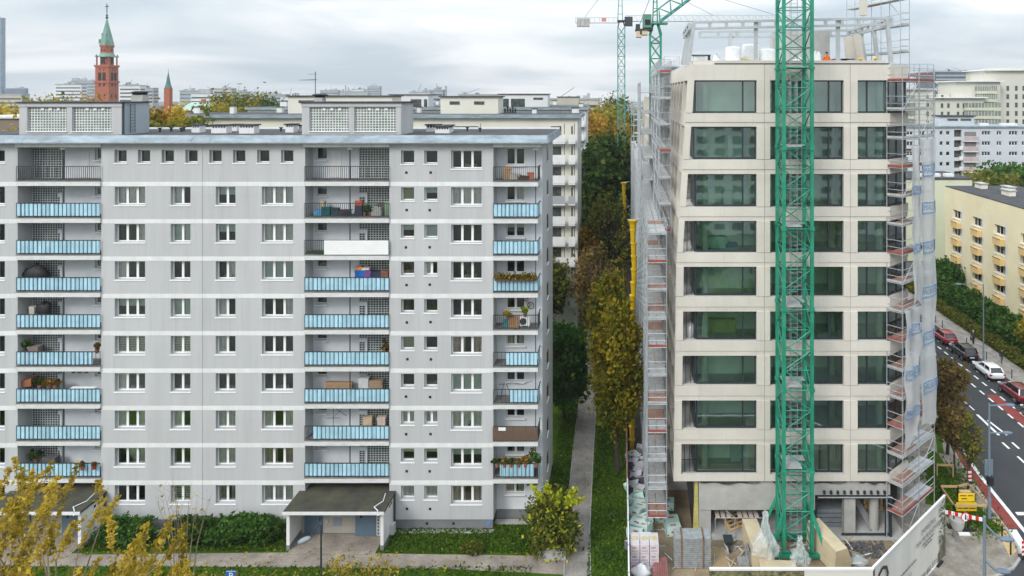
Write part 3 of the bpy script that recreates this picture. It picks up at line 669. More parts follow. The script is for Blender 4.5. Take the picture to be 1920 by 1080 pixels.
for i, (zt, zb_) in enumerate(bands):
    hgt = zt - zb_
    if i == 0: slab_clad(zt, zb_, 0, .0)
    elif i == 9: slab_clad(zt, zb_, 0, .02)
    else:
        slab_clad(zt - .03, zt - hgt * .68, 0, .0); slab_clad(zt - hgt * .68 - .012, zb_, 0, -.05)
for r in range(9):
    zt, zb_ = Zn(WT[r] - .5), Zn(WB[r] + .5); y = YN - .0
    # slanting corner pier
    w = Xn(1282) - Xn(1268) if r > 3 else Xn(1280) - Xn(1268) - .02 * r
    MB().hexa(((lx(zb_), y - .01, zb_), (lx(zb_) + w, y - .01, zb_), (lx(zb_) + w, y + .5, zb_), (lx(zb_), y + .5, zb_), (lx(zt), y - .01, zt), (lx(zt) + w, y - .01, zt), (lx(zt) + w, y + .5, zt), (lx(zt), y + .5, zt))).build('pier', m_clad, new)
    for a, b in ((W1R, J1 - gap), (J1 + gap, W2L), (W2R, J2 - gap), (J2 + gap, W3L)): MB().box(a, b, YN - .02, YN + .45, zb_, zt).build('pier', m_clad, new)
    # glazing
    yw = YN + .26
    wl = Xn(1303 if r == 0 else 1300 if r == 1 else 1304 if r < 5 else 1306)
    def glaze(a, b, splits, yw=yw):
        f = MB(); t = .085
        f.box(a, a + t, yw, yw + .12, zb_, zt); f.box(b - t, b, yw, yw + .12, zb_, zt); f.box(a + t, b - t, yw, yw + .12, zb_, zb_ + .10); f.box(a + t, b - t, yw, yw + .12, zt - .09, zt)
        xs = [a + t] + splits + [b - t]
        for s in splits: f.box(s - .05, s + .05, yw - .004, yw + .116, zb_ + .10, zt - .09)
        o = f.build('window', m_alu, new)
        for u, v in zip(xs, xs[1:]): MB().box(u, v, yw + .05, yw + .075, zb_ + .1, zt - .09).build('pane', m_gglass, o)
        return o
    glaze(wl, W1R, [Xn(1394)]); glaze(W2L, W2R, [Xn(1459), Xn(1556)]); glaze(W3L, W3R + .02, [Xn(1628)])
    # corner glazing on the chamfer
    p = Vector((XR, YN, 0)) - cn * .22; q = p + cdir * (DT * 1.45); f = MB()
    f.bar(p + Vector((0, 0, zb_ + .05)), q + Vector((0, 0, zb_ + .05)), .1); f.bar(p + Vector((0, 0, zt - .05)), q + Vector((0, 0, zt - .05)), .1)
    for t in (.02, .5, 1): f.bar(p.lerp(q, t) + Vector((0, 0, zb_)), p.lerp(q, t) + Vector((0, 0, zt)), .1)
    o = f.build('window', m_alu, new)
    g = MB(); g.quad((p.x, p.y, zb_ + .1), (q.x, q.y, zb_ + .1), (q.x, q.y, zt - .1), (p.x, p.y, zt - .1)); g.build('pane', m_gglass, o)
    # loggia edge: slim steel mullions and rail behind the corner pier
    mu = MB(); xo = lx((zt + zb_) / 2) + w + .25
    if r > 2:
        for k in range(2): mu.box(xo + .35 * k, xo + .35 * k + .05, yw + .1, yw + .16, zb_, zt)
        mu.build('loggia_mullion', m_alu, new)
    # terrace side ribs going back along the scaffold facade
    for k in range(1, 6):
        yy = YN + .5 + k * 2.9
        MB().hexa(((lx(zb_), yy, zb_), (lx(zb_) + .5, yy, zb_), (lx(zb_) + .5, yy + .55, zb_), (lx(zb_), yy + .55, zb_), (lx(zt), yy, zt), (lx(zt) + .5, yy, zt), (lx(zt) + .5, yy + .55, zt), (lx(zt), yy + .55, zt))).build('side_pier', m_clad, new)
for i, (zt, zb_) in enumerate(bands):
    y0, y1 = YN + .42, YN + 19
    MB().hexa(((lx(zb_), y0, zb_), (lx(zb_) + .4, y0, zb_), (lx(zb_) + .4, y1, zb_), (lx(zb_), y1, zb_), (lx(zt), y0, zt), (lx(zt) + .4, y0, zt), (lx(zt) + .4, y1, zt), (lx(zt), y1, zt))).build('side_band', m_clad, new)
# floors, inner walls and columns
XRR = chp(DT)[0]
for i in range(10):
    z = bands[i][0] if i == 0 else bands[i][0] - .12
    zz_ = Zn(WB[i-1] + 3) if i else Zn(122)
    poly = [(lx(zz_) + .4, YN + .44), (XR - .25, YN + .44), (chp(DT)[0] - .45, chp(DT)[1] + .2), (chp(DT)[0] - .3, YN + 19), (lx(zz_) + .4, YN + 19)]
    MB().prism(poly, zz_ - .36, zz_).build('floor_slab', m_intg, new)
for r in range(9):
    z0 = Zn(WB[r] + 3); z1 = z0 + (Zn(WT[r]) - Zn(WB[r])) + .3
    dep = (2.1, 2.9, 2.5, 2.8, 2.4, 2.7, 2.3, 2.8, 2.4)[r]
    b = MB(); b.box(Xn(1302) + .2, J1 + 1.0, YN + dep, YN + dep + .2, z0, z1); b.box(J1 + 1.0, XRR - .6, YN + dep + 1.2, YN + dep + 1.4, z0, z1); b.box(J1 - .1, J1 + .1, YN + .55, YN + 7, z0, z1); b.box(J2 - .1, J2 + .1, YN + 1.6, YN + 7, z0, z1); b.build('partition', m_int, new)
    c = MB()
    for px, yy in ((1322, 1.1), (1648, 1.2), (1560, 2.2)): c.lathe([(.24, 0), (.24, z1 - z0)], (X_(px, YN + yy), YN + yy, z0), 12)
    c.build('column', m_intg, new, smooth=False)
    if r in (0, 1, 2): # inner loggia side glass
        pass
    lg = MB(); lg.box(Xn(1303), Xn(1303) + .05, YN + .4, YN + 3.2, z0, z1); lg.build('loggia_glass_frame', m_alu, new)
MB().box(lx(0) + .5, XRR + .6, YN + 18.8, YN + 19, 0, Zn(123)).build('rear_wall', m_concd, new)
MB().box(XRR - .3, XRR - .05, YN + DT + .3, YN + 18.8, 4, Zn(123)).build('street_wall', m_clad2, new)
# roof parapet detail
pb = MB(); pb.box(lx(34) + .3, XR - .2, YN + .3, YN + 1.5, Zn(120.4), Zn(113)); pb.build('roof_upstand', m_clad2, new)
pc = MB(); pc.box(Xn(1340), XR - .1, YN - .03, YN + .32, Zn(120.4), Zn(118.6)); pc.build('parapet_flashing', m_alu, new)
# ground floor: concrete beam, columns, recess
gb = MB(); gb.box(Xn(1311), Xn(1530), YN + .25, YN + .75, Zn(960), Zn(905)); gb.build('ground_beam', m_conc, new)
gb = MB(); gb.box(Xn(1530), XR + .1, YN + .25, YN + .7, Zn(932), Zn(905)); gb.build('ground_beam', m_conc, new)
m_film = mat('black_membrane', (.02, .02, .022), .4, .4, 3, bump=.8, bscale=5, spec=.5)
for a, b in ((1312, 1425), (1450, 1588), (1612, 1672)):
    q = MB(); n = 16
    for i in range(n + 1):
        t = i / n; x = Xn(a) + (Xn(b) - Xn(a)) * t; sag = .10 * math.sin(math.pi * t) + .03 * math.sin(t * 17)
        q.v += [(x, YN + .20 - .05 * math.sin(t * 21), Zn(901)), (x, YN + .10 - .06 * math.sin(t * 13 + 2), Zn(906) - sag)]
    q.f = [(2*i, 2*i+1, 2*i+3, 2*i+2) for i in range(n)]; q.m = [0] * n; q.build('membrane', m_film, new)
for a, b, z1 in ((1311, 1334, 960), (1586, 1607, 930)): MB().box(Xn(a), Xn(b), YN + .35, YN + .9, -.05, Zn(z1)).build('ground_column', m_conc, new)
MB().lathe([(.33, -.05), (.33, Zn(930))], (Xn(1648), YN + 1.0, 0), 14).build('ground_column', m_conc, new)
for a in (1420, 1480, 1550): MB().box(X_(a, YN + 6), X_(a, YN + 6) + .6, YN + 6, YN + 6.6, -.05, 5).build('ground_column', m_conc, new)
MB().box(Xn(1312), Xn(1335), YN + .9, YN + 12, 0, Zn(960)).build('ground_wall', m_conc, new)
MB().box(Xn(1312), XRR, YN + 16, YN + 16.3, 0, 5).build('ground_wall', m_plinth, new); MB().box(XRR - .5, XRR - .3, YN + 2.6, YN + 16, 0, 5).build('ground_wall', m_plinth, new)  # inner walls coloured dark to stand for the deep shade behind the openings
MB().box(Xn(1262), Xn(1313), YN + 6, YN + 6.2, 0, 5).build('ground_wall', m_conc, new)
sf = MB(); sf.box(Xn(1538), XR + .25, YN + .15, YN + .3, Zn(937), Zn(933)); sf.box(XR + .0, XR + .18, YN + .1, YN + .3, -.05, Zn(937)); sf.box(XR - .28, XR - .2, YN + .15, YN + .3, -.05, Zn(937)); sf.box(Xn(1580), XR, YN + .2, YN + .3, .1, .22); sf.build('shopfront_frame', m_alu, new)
sb = MB()
for k in range(10): sb.box(Xn(1545 + 12.6 * k), Xn(1549 + 12.6 * k), YN + .12, YN + .24, Zn(929), Zn(923))
sb.build('steel_bracket', m_alu, new)
MB().box(Xn(1535), XR + .2, YN + .10, YN + .14, Zn(935.5), Zn(933.8)).build('steel_angle', m_steelw, new)
# yellow insulation edge and dark membrane beside the ramp
q = MB(); q.hexa(((Xn(1300), YN + .3, 0), (Xn(1311), YN + .3, 0), (Xn(1311), YN + .7, 0), (Xn(1300), YN + .7, 0), (Xn(1304), YN + .3, Zn(905)), (Xn(1309), YN + .3, Zn(905)), (Xn(1309), YN + .7, Zn(905)), (Xn(1304), YN + .7, Zn(905)))); q.build('insulation_edge', mat('yellow_foam', (.45, .40, .13), .9, .2, 4), new)
q = MB(); q.quad((Xn(1300), YN + .5, 0), (Xn(1306), YN + .5, 0), (Xn(1300), YN + .5, Zn(903)), (Xn(1288), YN + .5, Zn(903))); q.build('membrane', m_film, new)
# loggia railing on the lowest floor
lr = MB(); z0, z1 = Zn(889), Zn(865); xa, xb = lx(4.5) + .55, Xn(1306)
for k in range(12): lr.box(xa + (xb - xa) * k / 11, xa + (xb - xa) * k / 11 + .02, YN + .2, YN + .23, z0, z1)
lr.box(xa, xb, YN + .19, YN + .24, z1, z1 + .04); lr.build('loggia_railing', m_alu, new)
# far wing of the building behind the gap
far_ = thing('far_wing', 'unfinished far wing with open dark window bays behind the dense scaffold', 'building', (9, 112, 0))
XF0, XF1, YF0, YF1 = 3.75, 18, 84, 142
for i in range(9):
    z = 31.6 - i * 3.3; ins = max(0, (z - 22) * .10)
    MB().box(XF0 + ins, XF1, YF0, YF1, z - .45, z).build('floor_slab', m_clad, far_)
    for k in range(16):
        y = YF0 + k * 3.7
        if z > 3: MB().hexa(((XF0 + max(0, (z - 25.3) * .10), y, z - 3.3), (XF0 + .5 + max(0, (z - 25.3) * .1), y, z - 3.3), (XF0 + .5 + max(0, (z - 25.3) * .1), y + .6, z - 3.3), (XF0 + max(0, (z - 25.3) * .1), y + .6, z - 3.3), (XF0 + ins, y, z - .45), (XF0 + .5 + ins, y, z - .45), (XF0 + .5 + ins, y + .6, z - .45), (XF0 + ins, y + .6, z - .45))).build('pier', m_clad, far_)
for z0 in range(0, 30, 6): MB().box(XF0 + 1.5, XF1, YF0 + .3, YF1, z0, min(z0 + 6, 31.4)).build('window_wall', m_alu, far_)
for k in range(5): MB().box(XF0 + .4 + k * 2.6, XF0 + 2.4 + k * 2.6, YF0 + .1, YF0 + .25, 21 + .4, 31.2 - .6).build('window', m_alu, far_)
fr = MB()
for k in range(8):
    y = YF0 + 2 + k * 7; fr.bar((XF0 + 2, y, 31.6), (XF0 + 3, y, 34.8), .2); fr.bar((XF0 + 9, y, 31.6), (XF0 + 9, y, 34.8), .2); fr.bar((XF0 + 3, y, 34.8), (XF0 + 9, y, 34.8), .2)
fr.bar((XF0 + 3, YF0 + 2, 34.8), (XF0 + 3, YF1 - 5, 34.8), .2); fr.build('roof_steel', m_steelw, far_)

# ---- roof steel frame
rs = thing('roof_steel_frame', 'pale steel frame of channel beams and inclined posts on the new roof', 'steel frame', (Xn(1480), YN + 3, Zn(120)))
def truss(p, q, n, dz=.46, w=.2, nm='beam'):
    b = MB(); b.bar(p, q, w, .17); b.bar(Vector(p) - Vector((0, 0, dz)), Vector(q) - Vector((0, 0, dz)), w, .16)
    for k in range(n + 1):
        c = Vector(p).lerp(Vector(q), k / n); b.bar(c, c - Vector((0, 0, dz)), w * 1.1, .16)
    return b.build(nm, m_steelw, rs)
def P9(px, py, dy): return P_(px, py, YN + dy)
truss(P9(1300, 42, .5), P9(1672, 34, .5), 12); truss(P9(1312, 60, 7), P9(1592, 57, 7), 8); truss(P9(1293, 44, .6), P9(1283, 60, 5.0), 3); truss(P9(1666, 36, .5), P9(1592, 58, 6.6), 6)
for (a, b_, c, d, dy) in ((1291, 118, 1301, 44, .5), (1285, 118, 1296, 50, 2.0), (1279, 118, 1291, 56, 3.4), (1671, 118, 1663, 36, .5), (1646, 117, 1637, 44, 2.6), (1622, 113, 1612, 52, 4.6), (1571, 116, 1571, 36, .7), (1417, 116, 1417, 42, .7), (1364, 112, 1371, 60, 6.8), (1529, 108, 1529, 58, 6.9)):
    b = MB(); b.bar(P9(a, b_ + 3, dy), P9(c, d, dy), .26, .26); b.build('post', m_steelw, rs)
# concrete core and items on the roof
co = MB(); co.box(X_(1455, 56), X_(1549, 56), 55, 58.5, Zn(121), Z_(60, 56)); tag(co.build('lift_core', m_conc), 'bare concrete lift core rising above the new roof behind the tower crane', 'concrete core')
# prefabricated panels propped under the frame, one hanging from the crane
for nm, a, b_, t, yy, lab in (('precast_slab', 1588, 1600, 68, 53, 'broader tilted beige concrete panel standing under the roof steel'), ('precast_slab', 1608, 1614, 64, 52, 'slim tilted beige concrete panel standing beside the broader one on the roof')):
    xa, xb = X_(a, yy), X_(b_, yy); z0, z1 = Zn(119), Z_(t, yy)
    tag(MB().hexa(((xa + .25, yy, z0), (xb + .35, yy, z0), (xb + .35, yy + .9, z0), (xa + .25, yy + .9, z0), (xa, yy, z1), (xb, yy, z1), (xb, yy + .9, z1), (xa, yy + .9, z1))).build(nm, m_clad2), lab, 'panel')
hp_ = thing('hanging_panel', 'beige concrete panel hanging from a crane cable above the roof', 'panel', P_(1619, 28, 52)); MB().box(X_(1613, 52), X_(1625, 52), 51.8, 52.3, Z_(29, 52), Z_(-22, 52)).build('panel', m_clad2, hp_)
ca = MB(); ca.tube((X_(1614, 52), 52.05, Z_(-22, 52)), (X_(1619, 52), 52.05, Z_(-60, 52)), .02); ca.tube((X_(1624, 52), 52.05, Z_(-22, 52)), (X_(1619, 52), 52.05, Z_(-60, 52)), .02); ca.tube((X_(1619, 52), 52.05, Z_(-60, 52)), (X_(1619, 52), 52.05, 60), .02); ca.build('sling', m_dark, hp_)
m_wrap = mat('white_wrapped_goods', (.74, .75, .76), .4, .06, 2, bump=.6, bscale=4, spec=.5)
def bale(a, b_, t, bt, yy, lab, seed):
    xa, xb = X_(a, yy), X_(b_, yy); z0, z1 = Z_(bt, yy), Z_(t, yy); b = MB(); r0 = random.Random(seed); n = 7
    w, d, h = (xb - xa) / 2, .5, z1 - z0; k = len(b.v)
    prof = [(0.0, .96), (.05, 1), (.3, 1.02), (.6, .99), (.9, 1.0), (.97, .93), (1.0, .6)]; nu = 20
    for hz, s in prof:
        for i in range(nu):
            u = 2 * math.pi * i / nu; cu, su = math.cos(u), math.sin(u); q = max(abs(cu), abs(su)); sc = s / (q ** .75) * (1 + r0.uniform(-.02, .02))
            b.v.append(((xa + xb) / 2 + w * cu * sc, yy + d + d * su * sc, z0 + h * hz + r0.uniform(-.015, .015)))
    for j in range(len(prof) - 1):
        for i in range(nu): p = j * nu + i; q = j * nu + (i + 1) % nu; b.f.append((p, q, q + nu, p + nu)); b.m.append(0)
    b.f.append(tuple((len(prof) - 1) * nu + i for i in range(nu))); b.m.append(0)
    return tag(b.build('wrapped_pallet', m_wrap, smooth=True), lab, 'wrapped pallet', 'wrapped pallets on the roof')
zr_ = 121
bale(1362, 1391, 87, zr_, 49.9, 'tall white wrapped pallet nearest the roof corner', 1); bale(1394, 1426, 82, zr_, 51.2, 'rear white wrapped pallet with a dark board on top', 2); bale(1424, 1456, 91, zr_, 50.0, 'grey white wrapped pallet touching the green crane mast', 3)
for a, b_, t, yy, lab in ((1332, 1352, 103, 51, 'small white plastic sack lying by the wrapped pallets'), (1520, 1541, 99, 50.3, 'crumpled white plastic bag beside the worker in orange'), (1486, 1512, 108, 50.3, 'low white sheeting bundle behind the crane mast on the roof')):
    s = MB(); xa, xb = X_(a, yy), X_(b_, yy); z0, z1 = Zn(121), Z_(t, yy); s.blob(((xa + xb) / 2, yy, z0 + .02), ((xb - xa) / 2, .45, z1 - z0), seed=a, flat=0, rough=.25); tag(s.build('plastic_bag', m_wrap, smooth=True), lab, 'bag')
t_ = MB(); xx, yy = X_(1313, 51), 51.0; z0 = Zn(113); t_.box(xx - .65, xx + .75, yy - .3, yy + .4, z0 + .42, z0 + .50, 1); t_.box(xx - .5, xx + .4, yy - .2, yy + .3, z0, z0 + .42); t_.box(xx + .6, xx + .72, yy - .28, yy + .38, z0, z0 + .42, 1); tag(t_.build('site_table', [m_wrap, m_dark]), 'dark topped work table at the roof corner', 'table')
for px, lab in ((1575, 'pale crate with dark lid beside the steel post'), (1587, 'second pale crate with dark lid next to the propped panels')):
    t_ = MB(); xx = X_(px, 51.5); z0 = Zn(121); t_.box(xx - .45, xx + .45, 51.2, 51.9, z0, z0 + .45); t_.box(xx - .52, xx + .52, 51.15, 51.95, z0 + .45, z0 + .53, 1); tag(t_.build('site_crate', [m_wrap, m_dark]), lab, 'crate')
t_ = MB(); t_.hexa([P_(1390, 117, 49.8), P_(1418, 117, 49.8), P_(1418, 117, 50.4), P_(1390, 117, 50.4), P_(1391, 110, 49.8), P_(1418, 114, 49.8), P_(1418, 114, 50.4), P_(1391, 108, 50.4)]); tag(t_.build('board_stack', mat('yellow_wool_boards', (.42, .37, .17), .9, .2, 5)), 'yellowish insulation boards lying between the wrapped pallets', 'boards')

# ================================================================== TOWER CRANES
m_green = mat('crane_green', (.008, .20, .115), .5, .22, 1.1, spec=.4, col2=(.03, .29, .18), fine=.12, bscale=7, orand=.14)
m_green2 = mat('crane_green_faded', (.05, .26, .22), .5, .15, 1.5)
m_green_b = mat('crane_green_worn', (.03, .22, .15), .6, .3, 2.2, fine=.2, bscale=9)
m_cgrey = mat('crane_grey', (.45, .50, .50), .55, .1, 1.5)
def mast(root, cx, cy, w, d, z0, z1, step, rl, rd, m, ladder=True, nseg=None):
    cs = [(cx - w/2, cy - d/2), (cx + w/2, cy - d/2), (cx + w/2, cy + d/2), (cx - w/2, cy + d/2)]
    for x, y in cs: MB().box(x - rl, x + rl, y - rl, y + rl, z0, z1).build('mast_leg', m, root)
    z = z0; k = 0
    while z < z1 - .01:
        b = MB(); zt = min(z + step, z1)
        for i in range(4):
            p, q = cs[i], cs[(i + 1) % 4]; b.tube((p[0], p[1], z), (q[0], q[1], z), rd, n=5)
            zm = (z + zt) / 2
            if w > 1.9:
                b.tube((p[0], p[1], zm), (q[0], q[1], zm), rd * .8, n=5)
                b.tube((p[0], p[1], z), (q[0], q[1], zm), rd, n=5) if (k + i) % 2 else b.tube((q[0], q[1], z), (p[0], p[1], zm), rd, n=5)
                b.tube((q[0], q[1], zm), (p[0], p[1], zt), rd, n=5) if (k + i) % 2 else b.tube((p[0], p[1], zm), (q[0], q[1], zt), rd, n=5)
            else:
                b.tube((p[0], p[1], z), (q[0], q[1], zt), rd, n=4); b.tube((q[0], q[1], z), (p[0], p[1], zt), rd, n=4)
        b.build('lattice_section', m if k % 3 or m is not m_green else m_green_b, root); z = zt; k += 1
c1 = thing('tower_crane', 'bright green lattice mast of the tower crane standing before the beige facade', 'crane', (X_(1494, 47.8), 47.8, 0))
YC = 46.7; cx = X_(1496, YC); WW, DD = 1.92, 1.95; cy_ = YC + DD / 2
mast(c1, cx, cy_, WW, DD, .6, 46, 2.76, .112, .043, m_green)
for k, z in enumerate((6.2, 11.8, 17.3, 22.8, 28.3, 33.8)):
    b = MB(); b.box(cx - WW/2 + .15, cx + .35, cy_ - DD/2 + .12, cy_ + DD/2 - .12, z, z + .05); b.box(cx + .35, cx + WW/2 - .15, cy_ + .2, cy_ + DD/2 - .12, z, z + .05); b.build('rest_platform', m_deck, c1)
    cl = None
    for sx in (-1, 1):
        for sy in (-1, 1): MB().box(cx + sx * WW/2 - .17, cx + sx * WW/2 + .17, cy_ + sy * DD/2 - .17, cy_ + sy * DD/2 + .17, z - .22, z - .02).build('mast_joint', m_green, c1)
ld = MB(); x0 = cx + .02; yy = cy_ + .1
for s in (-.22, .22): ld.tube((x0 + s, yy, .8), (x0 + s, yy, 44), .022, n=5)
z = .8
while z < 44: ld.tube((x0 - .22, yy, z), (x0 + .22, yy, z), .014, n=4); z += .32
for s in (-.42, .42):
    ld.tube((x0 + s, yy - .45, 1), (x0 + s, yy - .45, 44), .014, n=4)
z = 1.5
while z < 44: ld.tube((x0 - .42, yy - .45, z), (x0 + .42, yy - .45, z), .012, n=4); ld.tube((x0 - .42, yy - .45, z), (x0 - .22, yy, z), .012, n=4); ld.tube((x0 + .42, yy - .45, z), (x0 + .22, yy, z), .012, n=4); z += .95
ld.build('ladder', m_galv, c1)
for sx in (-1, 1):
    for sy in (-1, 1):
        b = MB(); xx, yy = cx + sx * WW/2, cy_ + sy * DD/2; b.bar((xx, yy, 3.3), (xx + sx * 1.05, yy + sy * (.35 if sy < 0 else .6), .25), .2); b.build('splayed_leg', m_green, c1)
        b = MB(); b.box(xx + sx * 1.05 - .25, xx + sx * 1.05 + .25, yy + sy * .35 - .25, yy + sy * .35 + .25, 0, .25); b.build('foot', m_green, c1)
b = MB(); b.bar((cx - 1.9, cy_ - DD/2, .35), (cx + 1.9, cy_ - DD/2, .35), .25); b.bar((cx - 1.9, cy_ + DD/2, .35), (cx + 1.9, cy_ + DD/2, .35), .25); b.build('base_beam', m_green, c1)
# concrete ballast blocks
m_ball = mat('cream_concrete_ballast', (.56, .47, .32), .9, .10, 1.2, bump=.2, bscale=15)
def ballast(p0, ang, lean, lab, L_=3.0, W_=1.15, Hh=1.5):
    t = MB(); poly = [(-W_/2, 0), (W_/2, 0), (W_/2, Hh * .45), (W_ * .2, Hh), (-W_/2, Hh)]
    t.prism_y(poly, 0, L_); M_ = Matrix.Translation(p0) @ Matrix.Rotation(ang, 4, 'Z') @ Matrix.Rotation(lean, 4, 'X'); t.v = [tuple(M_ @ Vector(v)) for v in t.v]; t.add([], [])
    for u in (.8, 2.2):
        for w_ in (0,): pass
    return tag(t.build('ballast_block', m_ball), lab, 'ballast block', 'crane ballast blocks')
ballast(Vector((G_(1430, 1062).x, 45.9, 0)), R(3), 0, 'cream concrete ballast block under clear film beside the crane foot', 3.0, 1.5, 1.5)
ballast(Vector((G_(1562, 1066).x + .5, 45.5, 0)), R(22), R(6), 'bare cream concrete ballast block leaning by the crane foot', 3.0, 1.35, 1.7)
ballast(Vector((G_(1490, 1070).x, 45.4, 0)), R(86), 0, 'low cream concrete block lying across in front of the mast', 2.4, 1.3, .7)
m_clear = filmmat('clear_film', (.74, .80, .80), .36, .12, 7.0, .1)
def filmtent(cx_, cy__, z0, w, h, lab, seed):
    b = MB(); nu = 22; r0 = random.Random(seed)
    prof = [(1.0, 0), (.97, .1), (.88, .22), (.70, .36), (.42, .48), (.30, .60), (.24, .72), (.20, .84), (.22, .92), (.12, 1.0)]
    for s, hz in prof:
        for i in range(nu):
            u = 2 * math.pi * i / nu; f = 1 + .14 * math.sin(u * 5 + seed + hz * 3) + .08 * math.sin(u * 11 + hz * 9) + .10 * r0.uniform(-1, 1); b.v.append((cx_ + w * s * f * math.cos(u), cy__ + w * .9 * s * f * math.sin(u), z0 + h * hz))
    for j in range(len(prof) - 1):
        for i in range(nu): p = j*nu+i; q = j*nu+(i+1) % nu; b.f.append((p, q, q+nu, p+nu)); b.m.append(0)
    b.v = [(v[0] + r0.uniform(-.06, .06), v[1] + r0.uniform(-.06, .06), v[2] + r0.uniform(-.09, .09)) for v in b.v]; return tag(b.build('plastic_wrap', m_clear), lab, 'plastic film')
p = G_(1440, 1035, 1.5); filmtent(p.x - .1, p.y + .3, 1.35, .85, 2.7, 'tall peaked clear plastic film over a ballast block', 3); p = G_(1504, 1060, .8); filmtent(p.x, 45.6, .65, .62, 1.75, 'smaller clear plastic film cone in front of the mast', 8)

# crane far behind with horizontal jib
c2 = thing('tower_crane', 'distant pale green tower crane with horizontal jib and grey counterweight', 'crane', (0, 165, 0))
YA = 165; xa = X_(1165, YA); zt = Z_(50, YA); mast(c2, xa, YA, 1.7, 1.7, 0, zt, 2.4, .11, .05, m_green2)
b = MB()
for s in (-1, 1): b.tube((xa + s * .8, YA - .8, zt), (xa + s * .45, YA - .4, zt + 1.3), .12); b.tube((xa + s * .8, YA + .8, zt), (xa + s * .45, YA + .4, zt + 1.3), .12)
b.box(xa - 1.0, xa + 1.0, YA - 1, YA + 1, zt + 1.2, zt + 1.5); b.build('slewing_ring', m_dark, c2)
ap = MB(); zj = Z_(42, YA)
for s in (-.6, .6): ap.bar((xa + s - .3, YA, zj), (xa - .1 + s * .2, YA, zj + 13), .18)
for k in range(6): ap.bar((xa - .8 + k * .08, YA, zj + 2 * k), (xa + .5 - k * .1, YA, zj + 2 * k), .1)
ap.build('apex', m_green2, c2)
MB().box(X_(1171, YA), X_(1186, YA), YA - 1, YA + .8, Z_(49, YA), Z_(32, YA)).build('cab', m_dark, c2)
cj = MB(); x0, x1 = X_(1079, YA), X_(1160, YA); z0, z1 = Z_(43, YA), Z_(33, YA)
for y in (YA - .6, YA + .6): cj.bar((x0, y, z0), (x1, y, z0), .12); cj.bar((x0, y, z1), (x1, y, z1), .07)
for k in range(10): xk = x0 + (x1 - x0) * k / 9; cj.bar((xk, YA - .6, z0), (xk, YA - .6, z1), .06); cj.bar((xk, YA + .6, z0), (xk, YA + .6, z1), .06)
cj.build('counter_jib', m_cgrey, c2)
for k in range(3): MB().box(X_(1082 + 8 * k, YA), X_(1089 + 8 * k, YA), YA - .8, YA + .8, Z_(50, YA), Z_(35, YA)).build('counterweight', m_conc, c2)
MB().box(X_(1128, YA), X_(1137, YA), YA - .7, YA - .62, Z_(41, YA), Z_(34, YA)).build('sign_board', mat('sign_redwhite', (.6, .25, .22), .6), c2)
def tri_jib(root, p, q, w, h, n, m, r=.07):
    p = Vector(p); q = Vector(q); d = (q - p).normalized(); side = d.cross(Vector((0, 0, 1))).normalized() * w / 2; up = side.cross(d).normalized() * h; b = MB()
    b.tube(p + side, q + side, r, n=5); b.tube(p - side, q - side, r, n=5); b.tube(p + up, q + up, r, n=5)
    for k in range(n):
        a = p.lerp(q, k / n); c = p.lerp(q, (k + 1) / n); mid = p.lerp(q, (k + .5) / n)
        for s in (side, -side): b.tube(a + s, mid + up, r * .5, n=4); b.tube(mid + up, c + s, r * .5, n=4)
        b.tube(a + side, a - side, r * .5, n=4); b.tube(a + side, c - side, r * .5, n=4)
    return b.build('jib', m, root)
tri_jib(c2, (xa + 1, YA, Z_(40, YA)), (X_(1480, YA), YA, Z_(40, YA)), 1.1, 1.4, 26, m_cgrey, .08)
tb = MB(); top = Vector((xa, YA, zj + 13)); tb.tube(top, (X_(1096, YA), YA, z1), .04, n=4); tb.tube(top, (X_(1340, YA), YA, Z_(30, YA)), .04, n=4); tb.tube(top, (X_(1460, YA), YA, Z_(30, YA)), .04, n=4); tb.build('tie_rod', m_dark, c2)
# luffing crane
c3 = thing('tower_crane', 'green luffing crane with raised jib and hanging concrete counterweights', 'crane', (X_(1229, 80), 80, 0))
YB_ = 80; xb = X_(1229, YB_); zt = Z_(66, YB_); mast(c3, xb, YB_, 1.25, 1.25, 0, zt, 1.8, .09, .045, m_green)
b = MB()
for s in (-1, 1):
    for t in (-1, 1): b.bar((xb + s * .65, YB_ + t * .6, zt), (xb + s * .3, YB_ + t * .3, Z_(46, YB_)), .2)
b.box(xb - .7, xb + 1.4, YB_ - .7, YB_ + .7, Z_(46, YB_), Z_(43, YB_)); b.build('slewing_ring', m_green, c3)
b = MB()
for s in (-.28, .28): b.bar((xb - .05 + s, YB_, Z_(44, YB_)), (xb - .02 + s * .5, YB_, Z_(-30, YB_)), .14)
for k in range(6): b.bar((xb - .3, YB_, Z_(40 - 12 * k, YB_)), (xb + .25, YB_, Z_(40 - 12 * k, YB_)), .08)
b.build('apex', m_green, c3)
MB().box(X_(1205, YB_), X_(1221, YB_), YB_ - .8, YB_ + .6, Z_(53, YB_), Z_(28, YB_)).build('cab', mat('cab_green', (.10, .22, .17), .5, .1, 2), c3); MB().box(X_(1209, YB_), X_(1219, YB_), YB_ - .82, YB_ - .8, Z_(48, YB_), Z_(38, YB_)).build('cab_window', m_black, c3)
b = MB(); b.box(X_(1191, YB_), X_(1224, YB_), YB_ - .9, YB_ + .9, Z_(58, YB_), Z_(55, YB_)); b.box(X_(1192, YB_), X_(1200, YB_), YB_ - .6, YB_ + .6, Z_(55, YB_), Z_(46, YB_)); b.build('counter_deck', m_dark, c3)
for a, c, t, u in ((1193, 1203, 59, 70), (1200, 1214, 58, 66)): MB().box(X_(a, YB_), X_(c, YB_), YB_ - .8, YB_ + .8, Z_(u, YB_), Z_(t, YB_)).build('counterweight', m_ball, c3)
tri_jib(c3, (xb + .5, YB_ - .3, Z_(41, YB_)), (xb + 16, YB_ - 3, Z_(41, YB_) + 11.5), 1.3, 1.3, 12, m_green2, .09)
